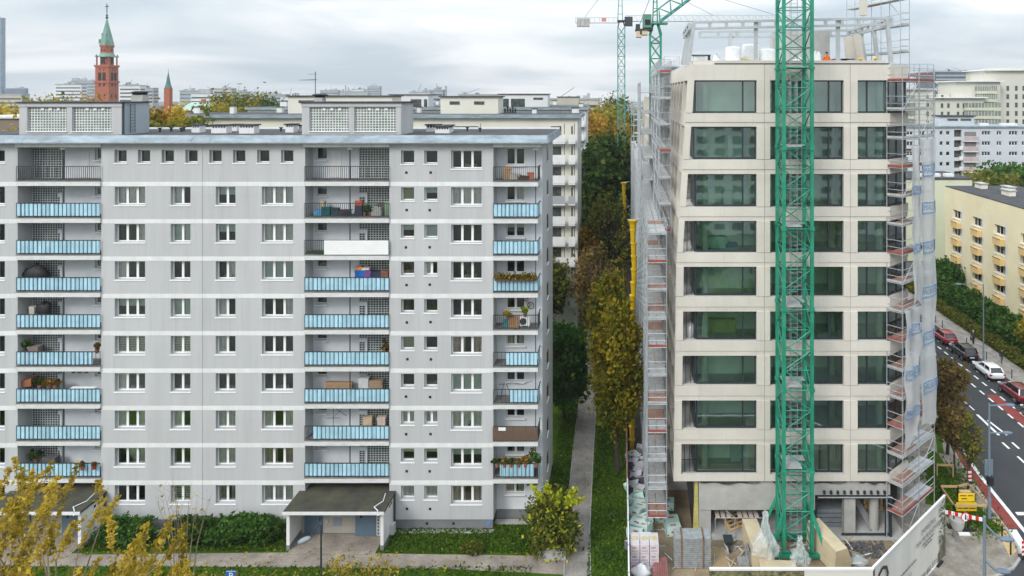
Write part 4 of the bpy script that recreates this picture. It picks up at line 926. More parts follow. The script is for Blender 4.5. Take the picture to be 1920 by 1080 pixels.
b = MB(); b.tube((xb, YB_, Z_(-30, YB_)), (xb + 16, YB_ - 3, Z_(41, YB_) + 11.5), .03, n=4); b.tube((xb, YB_, Z_(-30, YB_)), (X_(1196, YB_), YB_, Z_(55, YB_)), .03, n=4); b.build('luffing_rope', m_dark, c3)

# ================================================================== SCAFFOLDS
def scaffold(root, o, d, n_bays, bay, depth, z0, n_lift, lift, side, detail_bays, r=.032, red=True, skip=lambda i, j: False, plank=False):
    """o: start (x,y); d: unit direction along; side: unit normal towards the wall; inner row at depth"""
    d = Vector((d[0], d[1], 0)); sd = Vector((side[0], side[1], 0)); o = Vector((o[0], o[1], z0)); st = MB(); le = MB(); br = MB(); dk_far = MB(); tb_far = MB()
    for i in range(n_bays + 1):
        base = o + d * (bay * i); top = max([j + 1 for j in range(n_lift) if not skip(min(i, n_bays - 1), j)] + [0]) * lift + 1.0
        for s in (0, depth): st.tube(base + sd * s, base + sd * s + Vector((0, 0, top)), r, n=5, caps=False)
        for j in range(n_lift + 1):
            if j * lift < top: c = base + Vector((0, 0, j * lift)); le.tube(c, c + sd * depth, r * .8, n=4, caps=False)
    for i in range(n_bays):
        for j in range(n_lift):
            if skip(i, j): continue
            a = o + d * (bay * i) + Vector((0, 0, j * lift)); c = a + d * bay; up = Vector((0, 0, 1))
            za = a + up * lift; zc = c + up * lift
            for hh in (.5, 1.0): le.tube(za + up * hh, zc + up * hh, r * .7, n=4, caps=False)
            le.tube(za, zc, r * .7, n=4, caps=False); le.tube(za + sd * depth, zc + sd * depth, r * .7, n=4, caps=False)
            if (i + j) % 3 == 0: br.tube(a, zc, r * .8, n=4, caps=False)
            dk = MB() if i < detail_bays else dk_far
            e = .04
            for s0, s1 in ((.03, depth * .48), (depth * .52, depth - .03)):
                p = [za + d * e + sd * s0, za + d * (bay - e) + sd * s0, za + d * (bay - e) + sd * s1, za + d * e + sd * s1]
                dk.hexa([tuple(v) for v in p] + [tuple(v + up * .06) for v in p])
            if i < detail_bays: do = dk.build('deck', m_plank if (i + j) % 4 == 0 or (plank and i == 0) else m_deck, root)
            t = MB() if i < detail_bays else tb_far
            q0, q1 = za + up * .07, zc + up * .07
            t.hexa([tuple(v) for v in (q0, q1, q1 + sd * .03, q0 + sd * .03)] + [tuple(v + up * .15) for v in (q0, q1, q1 + sd * .03, q0 + sd * .03)])
            if i == 0: q0, q1 = za + up * .07 - d * .02, za + sd * depth + up * .07 - d * .02; t.hexa([tuple(v) for v in (q0, q1, q1 + d * .03, q0 + d * .03)] + [tuple(v + up * .15) for v in (q0, q1, q1 + d * .03, q0 + d * .03)])
            if i < detail_bays: t.build('toe_board', m_redwood if (i * 3 + j) % 3 == 0 else m_deck, do)
            if i == 0:
                for hh in (.5, 1.0): le.tube(za + up * hh, za + sd * depth + up * hh, r * .7, n=4, caps=False)
    tag(st.build('standards', m_galv, root), kind='stuff'); tag(le.build('ledgers', m_galv, root), kind='stuff'); tag(br.build('braces', m_galv, root), kind='stuff')
    if dk_far.v: tag(dk_far.build('distant_decks', m_deck, root), kind='stuff')
    if tb_far.v: tag(tb_far.build('distant_toe_boards', m_deck, root), kind='stuff')
s1 = thing('facade_scaffold', 'dense grey tube scaffold running the whole long side above the lane', 'scaffold', (2.4, 90, 0))
def sk(i, j):
    return (j > 10 and not (7 <= i <= 11 and j < 16 or i in (20, 21, 30) and j < 15 or 3 <= i < 7 and j < 13)) or (i < 5 and j > 10)
scaffold(s1, (1.85, 48.2), (0, 1), 52, 1.78, 1.35, 0, 17, 2.0, (1, 0), 5, r=.036, skip=lambda i, j: sk(int(i * .71), j))
s2 = thing('roof_scaffold', 'light tube scaffold tower standing in the gap above the terrace', 'scaffold', (4.2, 72, 19)); scaffold(s2, (4.2, 66), (0, 1), 6, 2.5, 1.4, 20.5, 7, 2.0, (1, 0), 0, r=.03)
s2b = thing('terrace_scaffold', 'tube scaffold climbing the slanting side close to the facade corner', 'scaffold', (3.2, 58, 18)); scaffold(s2b, (2.9, 51.6), (0, 1), 9, 1.7, .85, 19.5, 7, 2.0, (1, 0), 2, r=.032)
s3 = thing('corner_scaffold', 'tall tube scaffold with red brown decks at the chamfered street corner', 'scaffold', (22, 50, 0))
o3 = (X_(1692, 48.2), 48.2); scaffold(s3, o3, tuple(cdir)[:2], 2, 2.55, 1.15, 0, 16, 2.05, tuple(-cn)[:2], 2, r=.034, plank=True)
s4 = thing('rear_corner_scaffold', 'open tube scaffold with red decks rising beyond the corner netting', 'scaffold', (25, 55, 27)); scaffold(s4, (X_(1684, 56), 57.2), (1, 0), 3, 1.15, 1.1, 25.0, 4, 2.1, (0, 1), 3, r=.03)
s5 = thing('roof_edge_scaffold', 'thin guard scaffold with red boards rising behind the roof steel', 'scaffold', (22, 58, 33)); scaffold(s5, (X_(1700, 53), 52.5), (-.25, .97), 3, 2.4, .8, Zn(200), 4, 2.05, (-.97, -.25), 3, r=.028)
# scaffold netting with printed name
m_net = filmmat('white_scaffold_net', (.84, .85, .86), .86, .6, 5.0, .5)
m_print = mat('blue_net_print', (.17, .31, .50), .7, .2, 6)
def textmesh(body, size, extr=0.0):
    c = bpy.data.curves.new('lettering', 'FONT'); c.body = body; c.size = size; c.align_x = 'CENTER'; c.align_y = 'CENTER'; c.resolution_u = 2; c.extrude = extr
    o = bpy.data.objects.new('lettering_tmp', c); COL.objects.link(o); bpy.context.view_layer.update()
    me = bpy.data.meshes.new_from_object(o.evaluated_get(bpy.context.evaluated_depsgraph_get())); bpy.data.objects.remove(o); bpy.data.curves.remove(c); return me
malbud = textmesh('MALBUD', .72)
def net(root, o, d, L_, z0, z1, seed, marks, slant=0.0):
    d = Vector((d[0], d[1], 0)); nrm = Vector((d.y, -d.x, 0)); o = Vector((o[0], o[1], 0)); nu, nv = 14, 36; r0 = random.Random(seed)
    def sf(u, v):
        w = .10 * math.sin(u * 9 + v * 2.2 + seed) * (.4 + v) + .06 * math.sin(v * 23 + u * 4) + .12 * math.sin(math.pi * u) * math.sin(v * 9 + seed)
        uu = u * L_ + .12 * math.sin(v * 13 + seed) * (1 if u > .9 or u < .1 else .3) + slant * (1 - v)
        zz2 = z0 + (z1 - z0) * v + (.25 * math.sin(u * 5 + seed) * (1 - v) if v < .1 else 0)
        return o + d * uu + nrm * (.16 + w) + Vector((0, 0, zz2))
    b = MB()
    for j in range(nv + 1):
        for i in range(nu + 1): b.v.append(tuple(sf(i / nu, j / nv)))
    for j in range(nv):
        for i in range(nu): q = j * (nu + 1) + i; b.f.append((q, q + 1, q + nu + 2, q + nu + 1)); b.m.append(0)
    t = b.build('scaffold_net', m_net, root, smooth=True)
    for (u, v, sc) in marks:
        me = malbud.copy(); co = []
        for vert in me.vertices:
            x, z = vert.co.x * sc, vert.co.y * sc * 1.25; p = sf(min(1, max(0, u + x / L_)), v + z / (z1 - z0)) + nrm * .05; p -= wloc(t); co += [p.x, p.y, p.z]
        me.vertices.foreach_set('co', co); me.materials.clear(); me.materials.append(m_print); me.update()
        lo = bpy.data.objects.new('lettering', me); COL.objects.link(lo); lo.parent = t
        fb = MB(); hw, hh = 1.65 * sc, .62 * sc; ring = [(-hw, -hh), (hw, -hh), (hw, hh), (-hw, hh), (-hw, -hh)]
        for (xa, za), (xb2, zb2) in zip(ring, ring[1:]):
            prev = None
            for k in range(7):
                s = k / 6; p = sf(min(.99, max(.01, u + (xa + (xb2 - xa) * s) / L_)), v + (za + (zb2 - za) * s) / (z1 - z0)) + nrm * .05
                if prev is not None: fb.bar(prev, p, .03, .09)
                prev = p
        fb.build('print_border', m_print, t)
    return t
nt_ = thing('netting', 'white translucent scaffold netting printed with blue framed lettering', 'netting', (o3[0] + 2.5, o3[1] + 2, 7))
o_ = Vector((o3[0], o3[1], 0)) + cdir * 2.35 + Vector((cn.x, cn.y, 0)) * .05
net(nt_, (o_.x, o_.y), tuple(cdir)[:2], 2.7, 7.6, 28.6, 1, [(.55, t, .62) for t in (.13, .30, .46, .62, .76, .89)])
o_ = Vector((o3[0], o3[1], 0)) + cdir * .3
net(nt_, (o_.x, o_.y), tuple(cdir)[:2], 2.0, 7.0, 16.6, 4, [(.5, t, .5) for t in (.22, .52, .83)], slant=-.15)
o_ = Vector((o3[0], o3[1], 0)) + cdir * .9
net(nt_, (o_.x, o_.y), tuple(cdir)[:2], 1.35, 16.8, 28.2, 6, [(.5, t, .4) for t in (.35, .72)], slant=.5)
# yellow rubbish chutes
m_yel = mat('yellow_chute', (.78, .50, .01), .45, .1, 2)
def chute(px, yt, Y, zb_, lab, s=1.0):
    x, zt = X_(px, Y), Z_(yt, Y); t = thing('rubbish_chute', lab, 'chute', (x, Y, zb_)); z = zt; k = 0
    MB().lathe([(.34*s, -.9), (.42*s, -.35), (.62*s, -.05), (.62*s, 0)], (x, Y, zt), 14).build('hopper', m_yel, t, smooth=False); z -= .85
    while z > zb_ + .3:
        h = min(1.15, z - zb_); MB().lathe([(.27*s, -h - .08), (.35*s, -.14), (.42*s, -.12), (.42*s, 0), (.37*s, .02)], (x + .10 * math.sin(k * .7), Y, z), 14).build('chute_segment', m_yel, t); z -= h; k += 1
    MB().tube((x - .5, Y, zt), (x + .9, Y, zt + .1), .04).build('hook_bar', m_galv, t)
chute(1187, 412, 60, .4, 'long yellow rubbish chute hanging beside the scaffold near the lane', .72); chute(1170, 342, 104, .4, 'smaller looking yellow chute farther down the scaffold', .8)
# ================================================================== STREET, PAVEMENTS, MARKINGS
ZRD = -.12
m_asph = mat('asphalt', (.047, .049, .052), .92, .12, .35, bump=.25, bscale=40, fine=.10, detail=8)
m_red = mat('red_cycle_surface', (.235, .048, .042), .9, .14, .8, fine=.06)
m_mark = mat('road_white', (.72, .72, .71), .8, .12, 2.5, fine=.08)
m_walk = pavemat('grey_slabs', (.265, .235, .195), .35, .35, (.20, .185, .165), .35)
m_walk2 = pavemat('far_footway_slabs', (.30, .27, .24), .5, .5, (.22, .2, .18))
m_tact = mat('yellow_tactile', (.50, .36, .17), .9, .12, 3)
m_sand = mat('site_sand', (.27, .205, .135), .95, .25, .8, bump=.6, bscale=9, fine=.1)
g = MB(); g.quad((6, 20, ZRD), (43.35, 20, ZRD), (43.35, 420, ZRD), (6, 420, ZRD)); struct('road', g, m_asph)
KP = [(1764, 770), (1774, 815), (1800, 868), (1830, 912), (1862, 958), (1890, 995), (1910, 1026), (1914, 1044), (1900, 1064), (1872, 1078), (1800, 1096)]
K = [G_(a, b) for a, b in KP]
far0 = Vector((K[0].x + .6, 120, 0)); far1 = Vector((K[0].x + 1.2, 300, 0))
poly = [far1, far0] + K + [Vector((8, 36.5, 0)), Vector((8, 52, 0)), Vector((20, 54, 0)), Vector((22, 300, 0))]
g = MB(); nn = len(poly); g.add([(p.x, p.y, .0) for p in poly] + [(p.x, p.y, ZRD - .02) for p in poly], [tuple(range(nn - 1, -1, -1))] + [(i, (i + 1) % nn, nn + (i + 1) % nn, nn + i) for i in range(nn)])
struct('pavement', g, m_walk)
kb = MB(); kl = [far1, far0] + K
for p, q in zip(kl, kl[1:]):
    L_ = (q - p).length; n_ = max(1, int(L_ / 1.0)) if L_ < 12 else 1
    for k in range(n_):
        a = p.lerp(q, k / n_); c = p.lerp(q, (k + .985) / n_); kb.bar(a + Vector((0, 0, -.04)), c + Vector((0, 0, -.04)), .16, .13)
struct('kerb', kb, m_kerb)
g = MB(); g.box(43.35, 43.5, 40, 420, ZRD - .02, .01); struct('kerb', g, m_kerb)
g = MB(); g.box(43.5, 46.4, 40, 420, -.2, .0); struct('far_footway', g, m_walk2)
g = MB(); g.box(44.75, 44.83, 40, 420, 0, .006); struct('footway_line', g, m_kerb)
g = MB(); g.quad((46.4, 40, .02), (90, 40, .02), (90, 420, .02), (46.4, 420, .02)); struct('far_lawn', g, m_grass)
g = MB(); g.add([(1.0, 38, .006), (14.9, 38, .006), (21, 47, .006), (19, 56, .006), (4, 62, .006), (.5, 75, .006), (.5, 38, .006)], [(0, 1, 2, 3, 4, 5, 6)]); struct('site_ground', g, m_sand)
g = MB(); g.box(Xn(1335), 20.5, YN - .2, YN + 16, .008, .05); struct('ground_floor_slab', g, m_conc)
g = MB(); g.box(.5, 4.2, 60, 150, .0, .01); struct('side_yard', g, mat('dark_soil', (.05, .045, .04), .95, .3, 1))
mk = [0]
def mark(pts, m=None, z=None, name='road_marking'):
    mk[0] += 1; zz2 = ZRD + .004 if z is None else z; b = MB(); ps = [G_(a, c, zz2) for a, c in pts]; b.add([tuple(p) for p in ps], [tuple(range(len(ps)))])
    if b.f and Vector(ps[1] - ps[0]).cross(ps[2] - ps[1]).z < 0: b.f = [tuple(reversed(b.f[0]))]
    return struct(name, b, m or m_mark)
inner = [(1772, 770), (1783, 806), (1806, 845), (1832, 884), (1860, 920), (1890, 957), (1913, 986)]
mark([(1764.5, 772), (1775, 816), (1801, 869), (1831, 913), (1863, 959), (1887, 991), (1921, 991), (1911, 984), (1890, 957), (1860, 920), (1832, 884), (1806, 845), (1783, 806), (1771, 772)], m_red, ZRD + .003, 'cycle_lane')
def line(pts, w, z=ZRD + .007):
    b = MB(); ps = [G_(a, c, z) for a, c in pts]
    for p, q in zip(ps, ps[1:]):
        d = (q - p); n_ = Vector((d.y, -d.x, 0)).normalized() * w / 2; b.quad(p + n_, q + n_, q - n_, p - n_); 
        b.f[-1] = b.f[-1] if (q - p).cross(n_).z > 0 else tuple(reversed(b.f[-1]))
    return struct('road_marking', b, m_mark)
line(inner, .30); line([(1913, 986), (1940, 1018)], .3)
mark([(1890, 993), (1906, 993), (1935, 1040), (1917, 1040)]); mark([(1903, 960), (1935, 960), (1935, 966), (1908, 966)])
line([(1832, 777), (1873, 816)], .26); line([(1852, 788), (1888, 816)], .22); line([(1806, 751), (1827, 769)], .14); line([(1768, 717), (1776, 726)], .14)
def dash(x, ya, yb, w=.17, m=None, z=ZRD + .007): b = MB(); b.quad((x - w/2, ya, z), (x + w/2, ya, z), (x + w/2, yb, z), (x - w/2, yb, z)); struct('road_marking', b, m or m_mark)
y = 62
while y < 95: dash(38.65, y, y + .95, .2); dash(40.05, y + .35, y + 1.3, .2); y += 1.78
dash(39.35, 50, 72.6, 1.15, m_red, ZRD + .004)
for y in (61.6, 59.2, 56.8): dash(35.0, y, y + 1.1, .2); dash(35.9, y, y + 1.1, .2)
for y in (78, 82, 86, 90): dash(35.3, y, y + 1.3, .14)
y = 64
while y < 92: dash(41.0, y, y + .5, .10); y += 2.4
mark([(1862, 974), (1875, 974), (1906, 1034), (1893, 1044)], m_tact, .004, 'tactile_paving')
# verge beside the corner
g = MB(); ps = [G_(a, b) for a, b in ((1740, 842), (1759, 850), (1792, 905), (1836, 950), (1868, 985), (1845, 990), (1800, 972), (1768, 950), (1735, 945))]; g.add([(p.x, p.y, .012) for p in ps], [tuple(range(len(ps)))]); g.f = [tuple(reversed(g.f[0]))]; struct('verge', g, m_grass)
g = MB(); ps = [G_(a, b) for a, b in ((1752, 800), (1762, 800), (1770, 850), (1758, 850))]; g.add([(p.x, p.y, .010) for p in ps], [(0, 1, 2, 3)]); g.f = [(3, 2, 1, 0)]; struct('verge', g, m_grass)
mh = MB(); ps = [G_(a, b) for a, b in ((1779, 1000), (1793, 1000), (1807, 1016), (1793, 1017))]; mh.add([(p.x, p.y, .004) for p in ps], [(3, 2, 1, 0)])
tag(mh.build('manhole_cover', mat('cover_metal', (.16, .15, .13), .8, .3, 6)), 'four cornered metal cover set in the grey pavement slabs', 'manhole cover')

# timber guard rails
m_wood = mat('fresh_timber', (.50, .34, .17), .8, .15, 2, stretch=(1, 1, 4))
gt = thing('timber_guard', 'fresh timber board guard round the grass by the street corner', 'barrier', G_(1800, 960))
def board(a, b, h=1.05, pa=True):
    p, q = G_(*a), G_(*b); d = MB(); d.bar(p + Vector((0, 0, h)), q + Vector((0, 0, h)), .04, .17); d.build('board', m_wood, gt)
    for r_ in ((p, q) if pa else (q,)): MB().box(r_.x - .04, r_.x + .04, r_.y - .04, r_.y + .04, 0, h + .08).build('post', m_wood, gt)
board((1757, 895), (1787, 896)); board((1764, 937), (1796, 937)); board((1764, 937), (1789, 974)); board((1789, 974), (1852, 974)); board((1815, 932), (1852, 974)); board((1796, 937), (1815, 932))
# yellow notice boards
m_ysign = mat('yellow_sign', (.82, .54, .01), .5, .05, 2, fine=0)
def plane_text(me, m, root, loc, rot, name='lettering'):
    me = me.copy(); me.materials.clear(); me.materials.append(m); o = bpy.data.objects.new(name, me); COL.objects.link(o); o.parent = root; o.location = Vector(loc) - wloc(root); o.rotation_euler = rot; return o
p = G_(1810, 965); ys = thing('diversion_sign', 'two yellow notice boards on one post inside the timber guard', 'sign', p)
for (a, b_, t, u) in ((1797, 1827, 925, 940), (1793, 1831, 942, 958)):
    yy = p.y; bo = MB().box(X_(a, yy), X_(b_, yy), yy - .02, yy + .01, Z_(u, yy), Z_(t, yy)).build('board', m_ysign, ys)
tb = MB(); yy = p.y - .024
for k, (a, b_, v) in enumerate(((1800, 1812, 929.5), (1815, 1824, 929.5), (1803, 1813, 935), (1796, 1808, 946), (1810, 1829, 946.5), (1806, 1816, 953), (1818, 1829, 953.5))): tb.box(X_(a, yy), X_(b_, yy), yy - .002, yy, Z_(v + .9, yy), Z_(v - .9, yy))
tb.bar((X_(1796, yy), yy, Z_(953, yy)), (X_(1804, yy), yy, Z_(953, yy)), .003, .07); tb.build('print', m_dark, ys)
MB().box(p.x - .03, p.x + .03, p.y + .01, p.y + .07, 0, Z_(925, p.y)).build('post', m_galv, ys)
MB().box(X_(1800, p.y + 1), X_(1820, p.y + 1), p.y + .9, p.y + 1.2, 0, 1.2).build('timber_box', m_wood, ys)
# red white barrier with sign
m_rb = mat('barrier_red', (.62, .02, .02), .5, .05); m_wb = mat('barrier_white', (.80, .80, .79), .5, .05)
a_, b_ = G_(1771, 985), G_(1842, 1000); br_ = thing('closure_barrier', 'red and white plank barrier with round pedestrian sign closing the pavement', 'barrier', a_.lerp(b_, .5))
for k in range(11):
    p = a_.lerp(b_, k / 11) + Vector((0, 0, 1.0)); q = a_.lerp(b_, (k + 1) / 11) + Vector((0, 0, 1.0)); MB().bar(p, q, .05, .26).build('stripe', m_rb if k % 2 else m_wb, br_)
c = a_.lerp(b_, .55) + Vector((0, -.06, .95)); d = MB(); d.tube(c, c + Vector((0, .02, 0)), .34, n=22); d.build('sign_rim', m_rb, br_); d = MB(); d.tube(c + Vector((0, -.012, 0)), c + Vector((0, -.003, 0)), .28, n=22); d.build('sign_face', m_wb, br_)
d = MB(); d.box(c.x - .05, c.x + .05, c.y - .02, c.y - .013, c.z - .18, c.z + .1); d.tube((c.x, c.y - .02, c.z + .16), (c.x, c.y - .013, c.z + .16), .055, n=10); d.build('pedestrian_symbol', m_black, br_)
for t in (.25, .62): q = a_.lerp(b_, t); d = MB(); d.box(q.x - .45, q.x + .45, q.y - .18, q.y + .18, 0, .13); d.box(q.x - .04, q.x + .04, q.y - .02, q.y + .02, .13, 1.1); d.build('foot', m_black, br_)
d = MB(); p = G_(1795, 990); d.lathe([(.42, 0), (.5, .5), (.52, .7), (.46, .7), (.42, .62)], p, 16); tag(d.build('concrete_planter', m_conc), 'round concrete planter behind the red white barrier', 'planter')
d = MB(); p = G_(1810, 1002); d.box(p.x - .5, p.x + .3, p.y - .15, p.y + .1, 0, .1); tag(d.build('white_board', m_wb), 'white board lying on the slabs under the barrier', 'board')
for a, b, lab in ((1879, 1011, 'slim black bollard at the start of the yellow tactile strip'), (1895, 1040, 'slim black bollard closest to the kerb corner')):
    p = G_(a, b); d = MB(); d.lathe([(.055, 0), (.055, .85), (.07, .87), (.06, .95), (.0, .97)], p, 8); tag(d.build('bollard', m_black), lab, 'bollard', 'bollards at the corner')
p = G_(1921, 1045); gp = thing('guide_post', 'red and white striped guide post on a black foot at the kerb', 'guide post', p); MB().box(p.x - .35, p.x + .35, p.y - .2, p.y + .2, 0, .12).build('foot', m_black, gp)
for k in range(6):
    z = .14 + k * .16; MB().hexa(((p.x - .18, p.y - .03, z), (p.x + .18, p.y - .03, z + .08), (p.x + .18, p.y + .03, z + .08), (p.x - .18, p.y + .03, z), (p.x - .18, p.y - .03, z + .155), (p.x + .18, p.y - .03, z + .235), (p.x + .18, p.y + .03, z + .235), (p.x - .18, p.y + .03, z + .155))).build('stripe', m_rb if k % 2 else m_wb, gp)
p = G_(1818, 905); gp = thing('guide_post', 'red and white striped guide post beside the sapling and red cycle lane', 'guide post', p); MB().box(p.x - .3, p.x + .3, p.y - .2, p.y + .2, 0, .12).build('foot', m_black, gp)
for k in range(5): z = .14 + k * .16; MB().box(p.x - .15, p.x + .15, p.y - .03, p.y + .03, z, z + .155).build('stripe', m_rb if k % 2 else m_wb, gp)
# street lamps
m_lamp = mat('blue_grey_lamp', (.16, .21, .25), .5, .08, 2); m_lens = mat('lamp_head', (.13, .18, .24), .6, .08, 2)
def streetlamp(base, top, arms, lab, thick=.09, box=True):
    t = thing('street_lamp', lab, 'street lamp', base); x, y = base.x, base.y
    MB().tube((x, y, 0), (x, y, 1.6), thick * 1.5, n=10).build('base', m_lamp, t); MB().tube((x, y, 1.6), (x, y, top), thick, thick * .75, n=10).build('pole', m_lamp, t)
    for (dx, dy, dz, z) in arms:
        a = MB(); a.tube((x, y, z), (x + dx, y + dy, z + dz), thick * .55, n=8); ao = a.build('arm', m_lamp, t); L_ = Vector((dx, dy, 0)).normalized(); e = Vector((x + dx, y + dy, z + dz))
        h = MB(); h.blob(tuple(e + L_ * .38), (.42, .2, .11), 3, rough=.04); M_ = Matrix.Translation(e + L_ * .38) @ Matrix.Rotation(math.atan2(L_.y, L_.x), 4, 'Z') @ Matrix.Translation(-(e + L_ * .38)); h.v = [tuple(M_ @ Vector(v)) for v in h.v]; h.build('lamp_head', m_lens, ao, smooth=True)
    if box: MB().box(x - .2, x + .2, y - .25, y + .05, 2.7, 3.3).build('signal_box', m_black, t); MB().box(x - .3, x + .3, y + .06, y + .1, 3.3, 4.5).build('sign_plate', m_lamp, t)
    return t
streetlamp(G_(1855, 975), Z_(757, 51.1), [(1.15, 0, .05, Z_(761, 51.1)), (.95, 0, .0, Z_(812, 51.1))], 'tall grey street lamp with two arms and a signal box at the kerb')
streetlamp(Vector((X_(1846, 37.6), 37.6, 0)), Z_(968, 37.6), [(.75, -.1, -.75, Z_(982, 37.6)), (.55, -.1, -.5, Z_(1050, 37.6))], 'street lamp with two down sloping arms in front of the banner corner', .10, False)
streetlamp(G_(1844, 682), Z_(531, 81), [(-2.6, 0, .12, Z_(533, 81))], 'slim street lamp with one long arm by the parked white car', .075, False)
# front lamp and parking sign on the block side
p = Vector((X_(602, 42.5), 42.5, 0)); t = thing('street_lamp', 'dark post lamp with tilted grey head before the porch', 'street lamp', p); ztop = Z_(984, 42.5)
MB().path([p, Vector((p.x, p.y, ztop - .4)), Vector((p.x, p.y, ztop))], [.07, .055, .05], n=8).build('pole', m_dark, t); MB().path([Vector((p.x, p.y, ztop)), Vector((p.x - .12, p.y, ztop + .05)), Vector((p.x - .62, p.y - .1, ztop - .62))], .04, n=8).build('arm', m_dark, t)
h = MB(); c = Vector((p.x - .98, p.y - .15, ztop - .86)); h.blob((0, 0, 0), (.46, .22, .16), 5, rough=.04); M_ = Matrix.Translation(c) @ Matrix.Rotation(R(18), 4, 'Y'); M_ = Matrix.Translation(c) @ Matrix.Rotation(R(-22), 4, 'Y'); h.v = [tuple(M_ @ Vector(v)) for v in h.v]; h.build('lamp_head', mat('lamp_head_grey', (.25, .29, .32), .6, .05), t, smooth=True)
p = Vector((X_(433, 42.6), 42.6, 0)); t = thing('parking_sign', 'blue parking sign with white P at the lawn edge', 'sign', p); zt = Z_(1070, 42.6); MB().tube((p.x, p.y + .05, 0), (p.x, p.y + .05, zt), .03).build('post', m_galv, t); MB().box(p.x - .33, p.x + .33, p.y - .01, p.y + .02, zt - .66, zt).build('plate', mat('sign_blue', (.02, .12, .42), .5, .04), t)
MB().box(p.x - .30, p.x + .30, p.y - .014, p.y - .0105, zt - .05, zt - .025).build('plate_edge', m_wb, t)
plane_text(textmesh('P', .55), m_wb, t, (p.x, p.y - .016, zt - .33), (R(90), 0, 0))

# ================================================================== SITE FENCES AND BANNER
m_ban = mat('cream_banner', (.66, .64, .58), .75, .04, .6, bump=.1, bscale=2, fine=.01)
m_print2 = mat('brown_print', (.07, .045, .04), .8, .1); m_print3 = mat('grey_brown_print', (.22, .19, .17), .8, .1)
A = Vector((X_(1636, 39.9), 39.9, 0)); B = Vector((X_(1771, 47.1), 47.1, 0)); HB = 4.2
bn = thing('banner_fence', 'tall cream banner hoarding with brown lettering turning the street corner', 'hoarding', A.lerp(B, .5))
d_ = (B - A).normalized(); n_ = Vector((d_.y, -d_.x, 0)); LB = (B - A).length
b = MB(); nu = 16
for i in range(nu + 1):
    q = A + d_ * (LB * i / nu) + n_ * (.03 * math.sin(i * 1.3)); b.v += [tuple(q + Vector((0, 0, .08))), tuple(q + n_ * (.02 * math.sin(i * 2.1)) + Vector((0, 0, HB)))]
b.f = [(2*i, 2*i+2, 2*i+3, 2*i+1) for i in range(nu)]; b.m = [0] * nu; b.build('banner', m_ban, bn)
MB().bar(A + n_ * .02 + Vector((0, 0, HB + .04)), B + n_ * .02 + Vector((0, 0, HB + .04)), .12, .10).build('top_rail', m_wb, bn); MB().bar(A - n_ * .06 + Vector((0, 0, .05)), B - n_ * .06 + Vector((0, 0, .05)), .14, .1).build('bottom_rail', m_wb, bn)
for k in range(5): q = A.lerp(B, k / 4) - n_ * .12; MB().box(q.x - .05, q.x + .05, q.y - .05, q.y + .05, 0, HB).build('post', m_dark, bn)
q = A.lerp(B, .86) + n_ * .12; MB().bar(q + Vector((0, 0, .06)), q + d_ * .8 + Vector((0, 0, .06)), .12, .12).build('foot_block', m_black, bn)
rotb = (R(90), 0, math.atan2(d_.y, d_.x))
def btext(body, size, s, z, m):
    me = textmesh(body, size); q = A + d_ * (LB * s) + n_ * .075 + Vector((0, 0, z)); plane_text(me, m, bn, q, rotb)
btext('Q', 2.1, .11, 3.0, m_print2); btext('ZAMIESZKAJ', .42, .735, 3.35, m_print3); btext('NA MURANOWIE', .46, .735, 2.82, m_print3)
btext('509 440 077', .50, .735, .42, m_print2); btext('KOMFORT', .40, .40, 1.42, m_print3)
for k, (s, z, w) in enumerate(((.735, 2.42, 1.9), (.735, 2.2, 1.4), (.42, 1.95, 3.0), (.43, .95, 2.2))):   # small print too fine to read: a thin line each
    q = A + d_ * (LB * s) + n_ * .07 + Vector((0, 0, z)); lb_ = MB()
    for j in range(int(w / .13)): 
        x_ = -w / 2 + j * .13; p0 = q + d_ * x_; lb_.quad(p0, p0 + d_ * (.05 + .04 * ((j * 7) % 3)), p0 + d_ * (.05 + .04 * ((j * 7) % 3)) + Vector((0, 0, .12)), p0 + Vector((0, 0, .12)))
    tag(lb_.build('small_print', m_print3, bn), kind='stuff')
lf = MB(); r0 = random.Random(4)
for k in range(150):
    z = r0.uniform(.5, 4.0); s = LB - r0.random() ** 2 * (.95 if z > 1.3 else .9); q = A + d_ * s + n_ * .072 + Vector((0, 0, z)); a = r0.uniform(2.2, 4.2); l_ = r0.uniform(.15, .38); e1 = d_ * math.cos(a) * l_ + Vector((0, 0, math.sin(a) * l_)); e2 = d_ * -math.sin(a) * .05 + Vector((0, 0, math.cos(a) * .05))
    lf.quad(q, q + e1 * .5 + e2, q + e1, q + e1 * .5 - e2)
lf.add([tuple(A + d_ * (LB - u) + n_ * .07 + Vector((0, 0, z))) for u, z in ((0, .15), (1.2, .15), (1.15, .75), (.7, 1.0), (.2, 1.6), (0, 1.7))], [(0, 1, 2, 3, 4, 5)])
tag(lf.build('leaf_print', mat('olive_print', (.14, .135, .09), .8, .5, 3), bn), kind='stuff')
# front hoarding facing the camera: only its top shows
C0 = Vector((X_(1330, 39.9), 39.9, 0)); t = thing('front_hoarding', 'hoarding along the site front, leafy dark print then white sheet', 'hoarding', C0.lerp(A, .5))
xm = X_(1508, 39.9); MB().box(C0.x, xm, 39.88, 39.92, .05, HB - .16).build('leafy_sheet', mat('dark_leaf_print', (.035, .04, .02), .7, .5, 4, col2=(.30, .27, .14), detail=6), t); MB().box(xm, A.x, 39.88, 39.92, .05, HB - .1).build('white_sheet', m_ban, t); MB().box(C0.x, A.x + .04, 39.83, 39.96, HB - .08, HB + .04).build('top_rail', m_wb, t)
for k in range(5): MB().box(C0.x + k * 2.4, C0.x + k * 2.4 + .08, 39.93, 40.03, 0, HB - .1).build('post', m_dark, t)
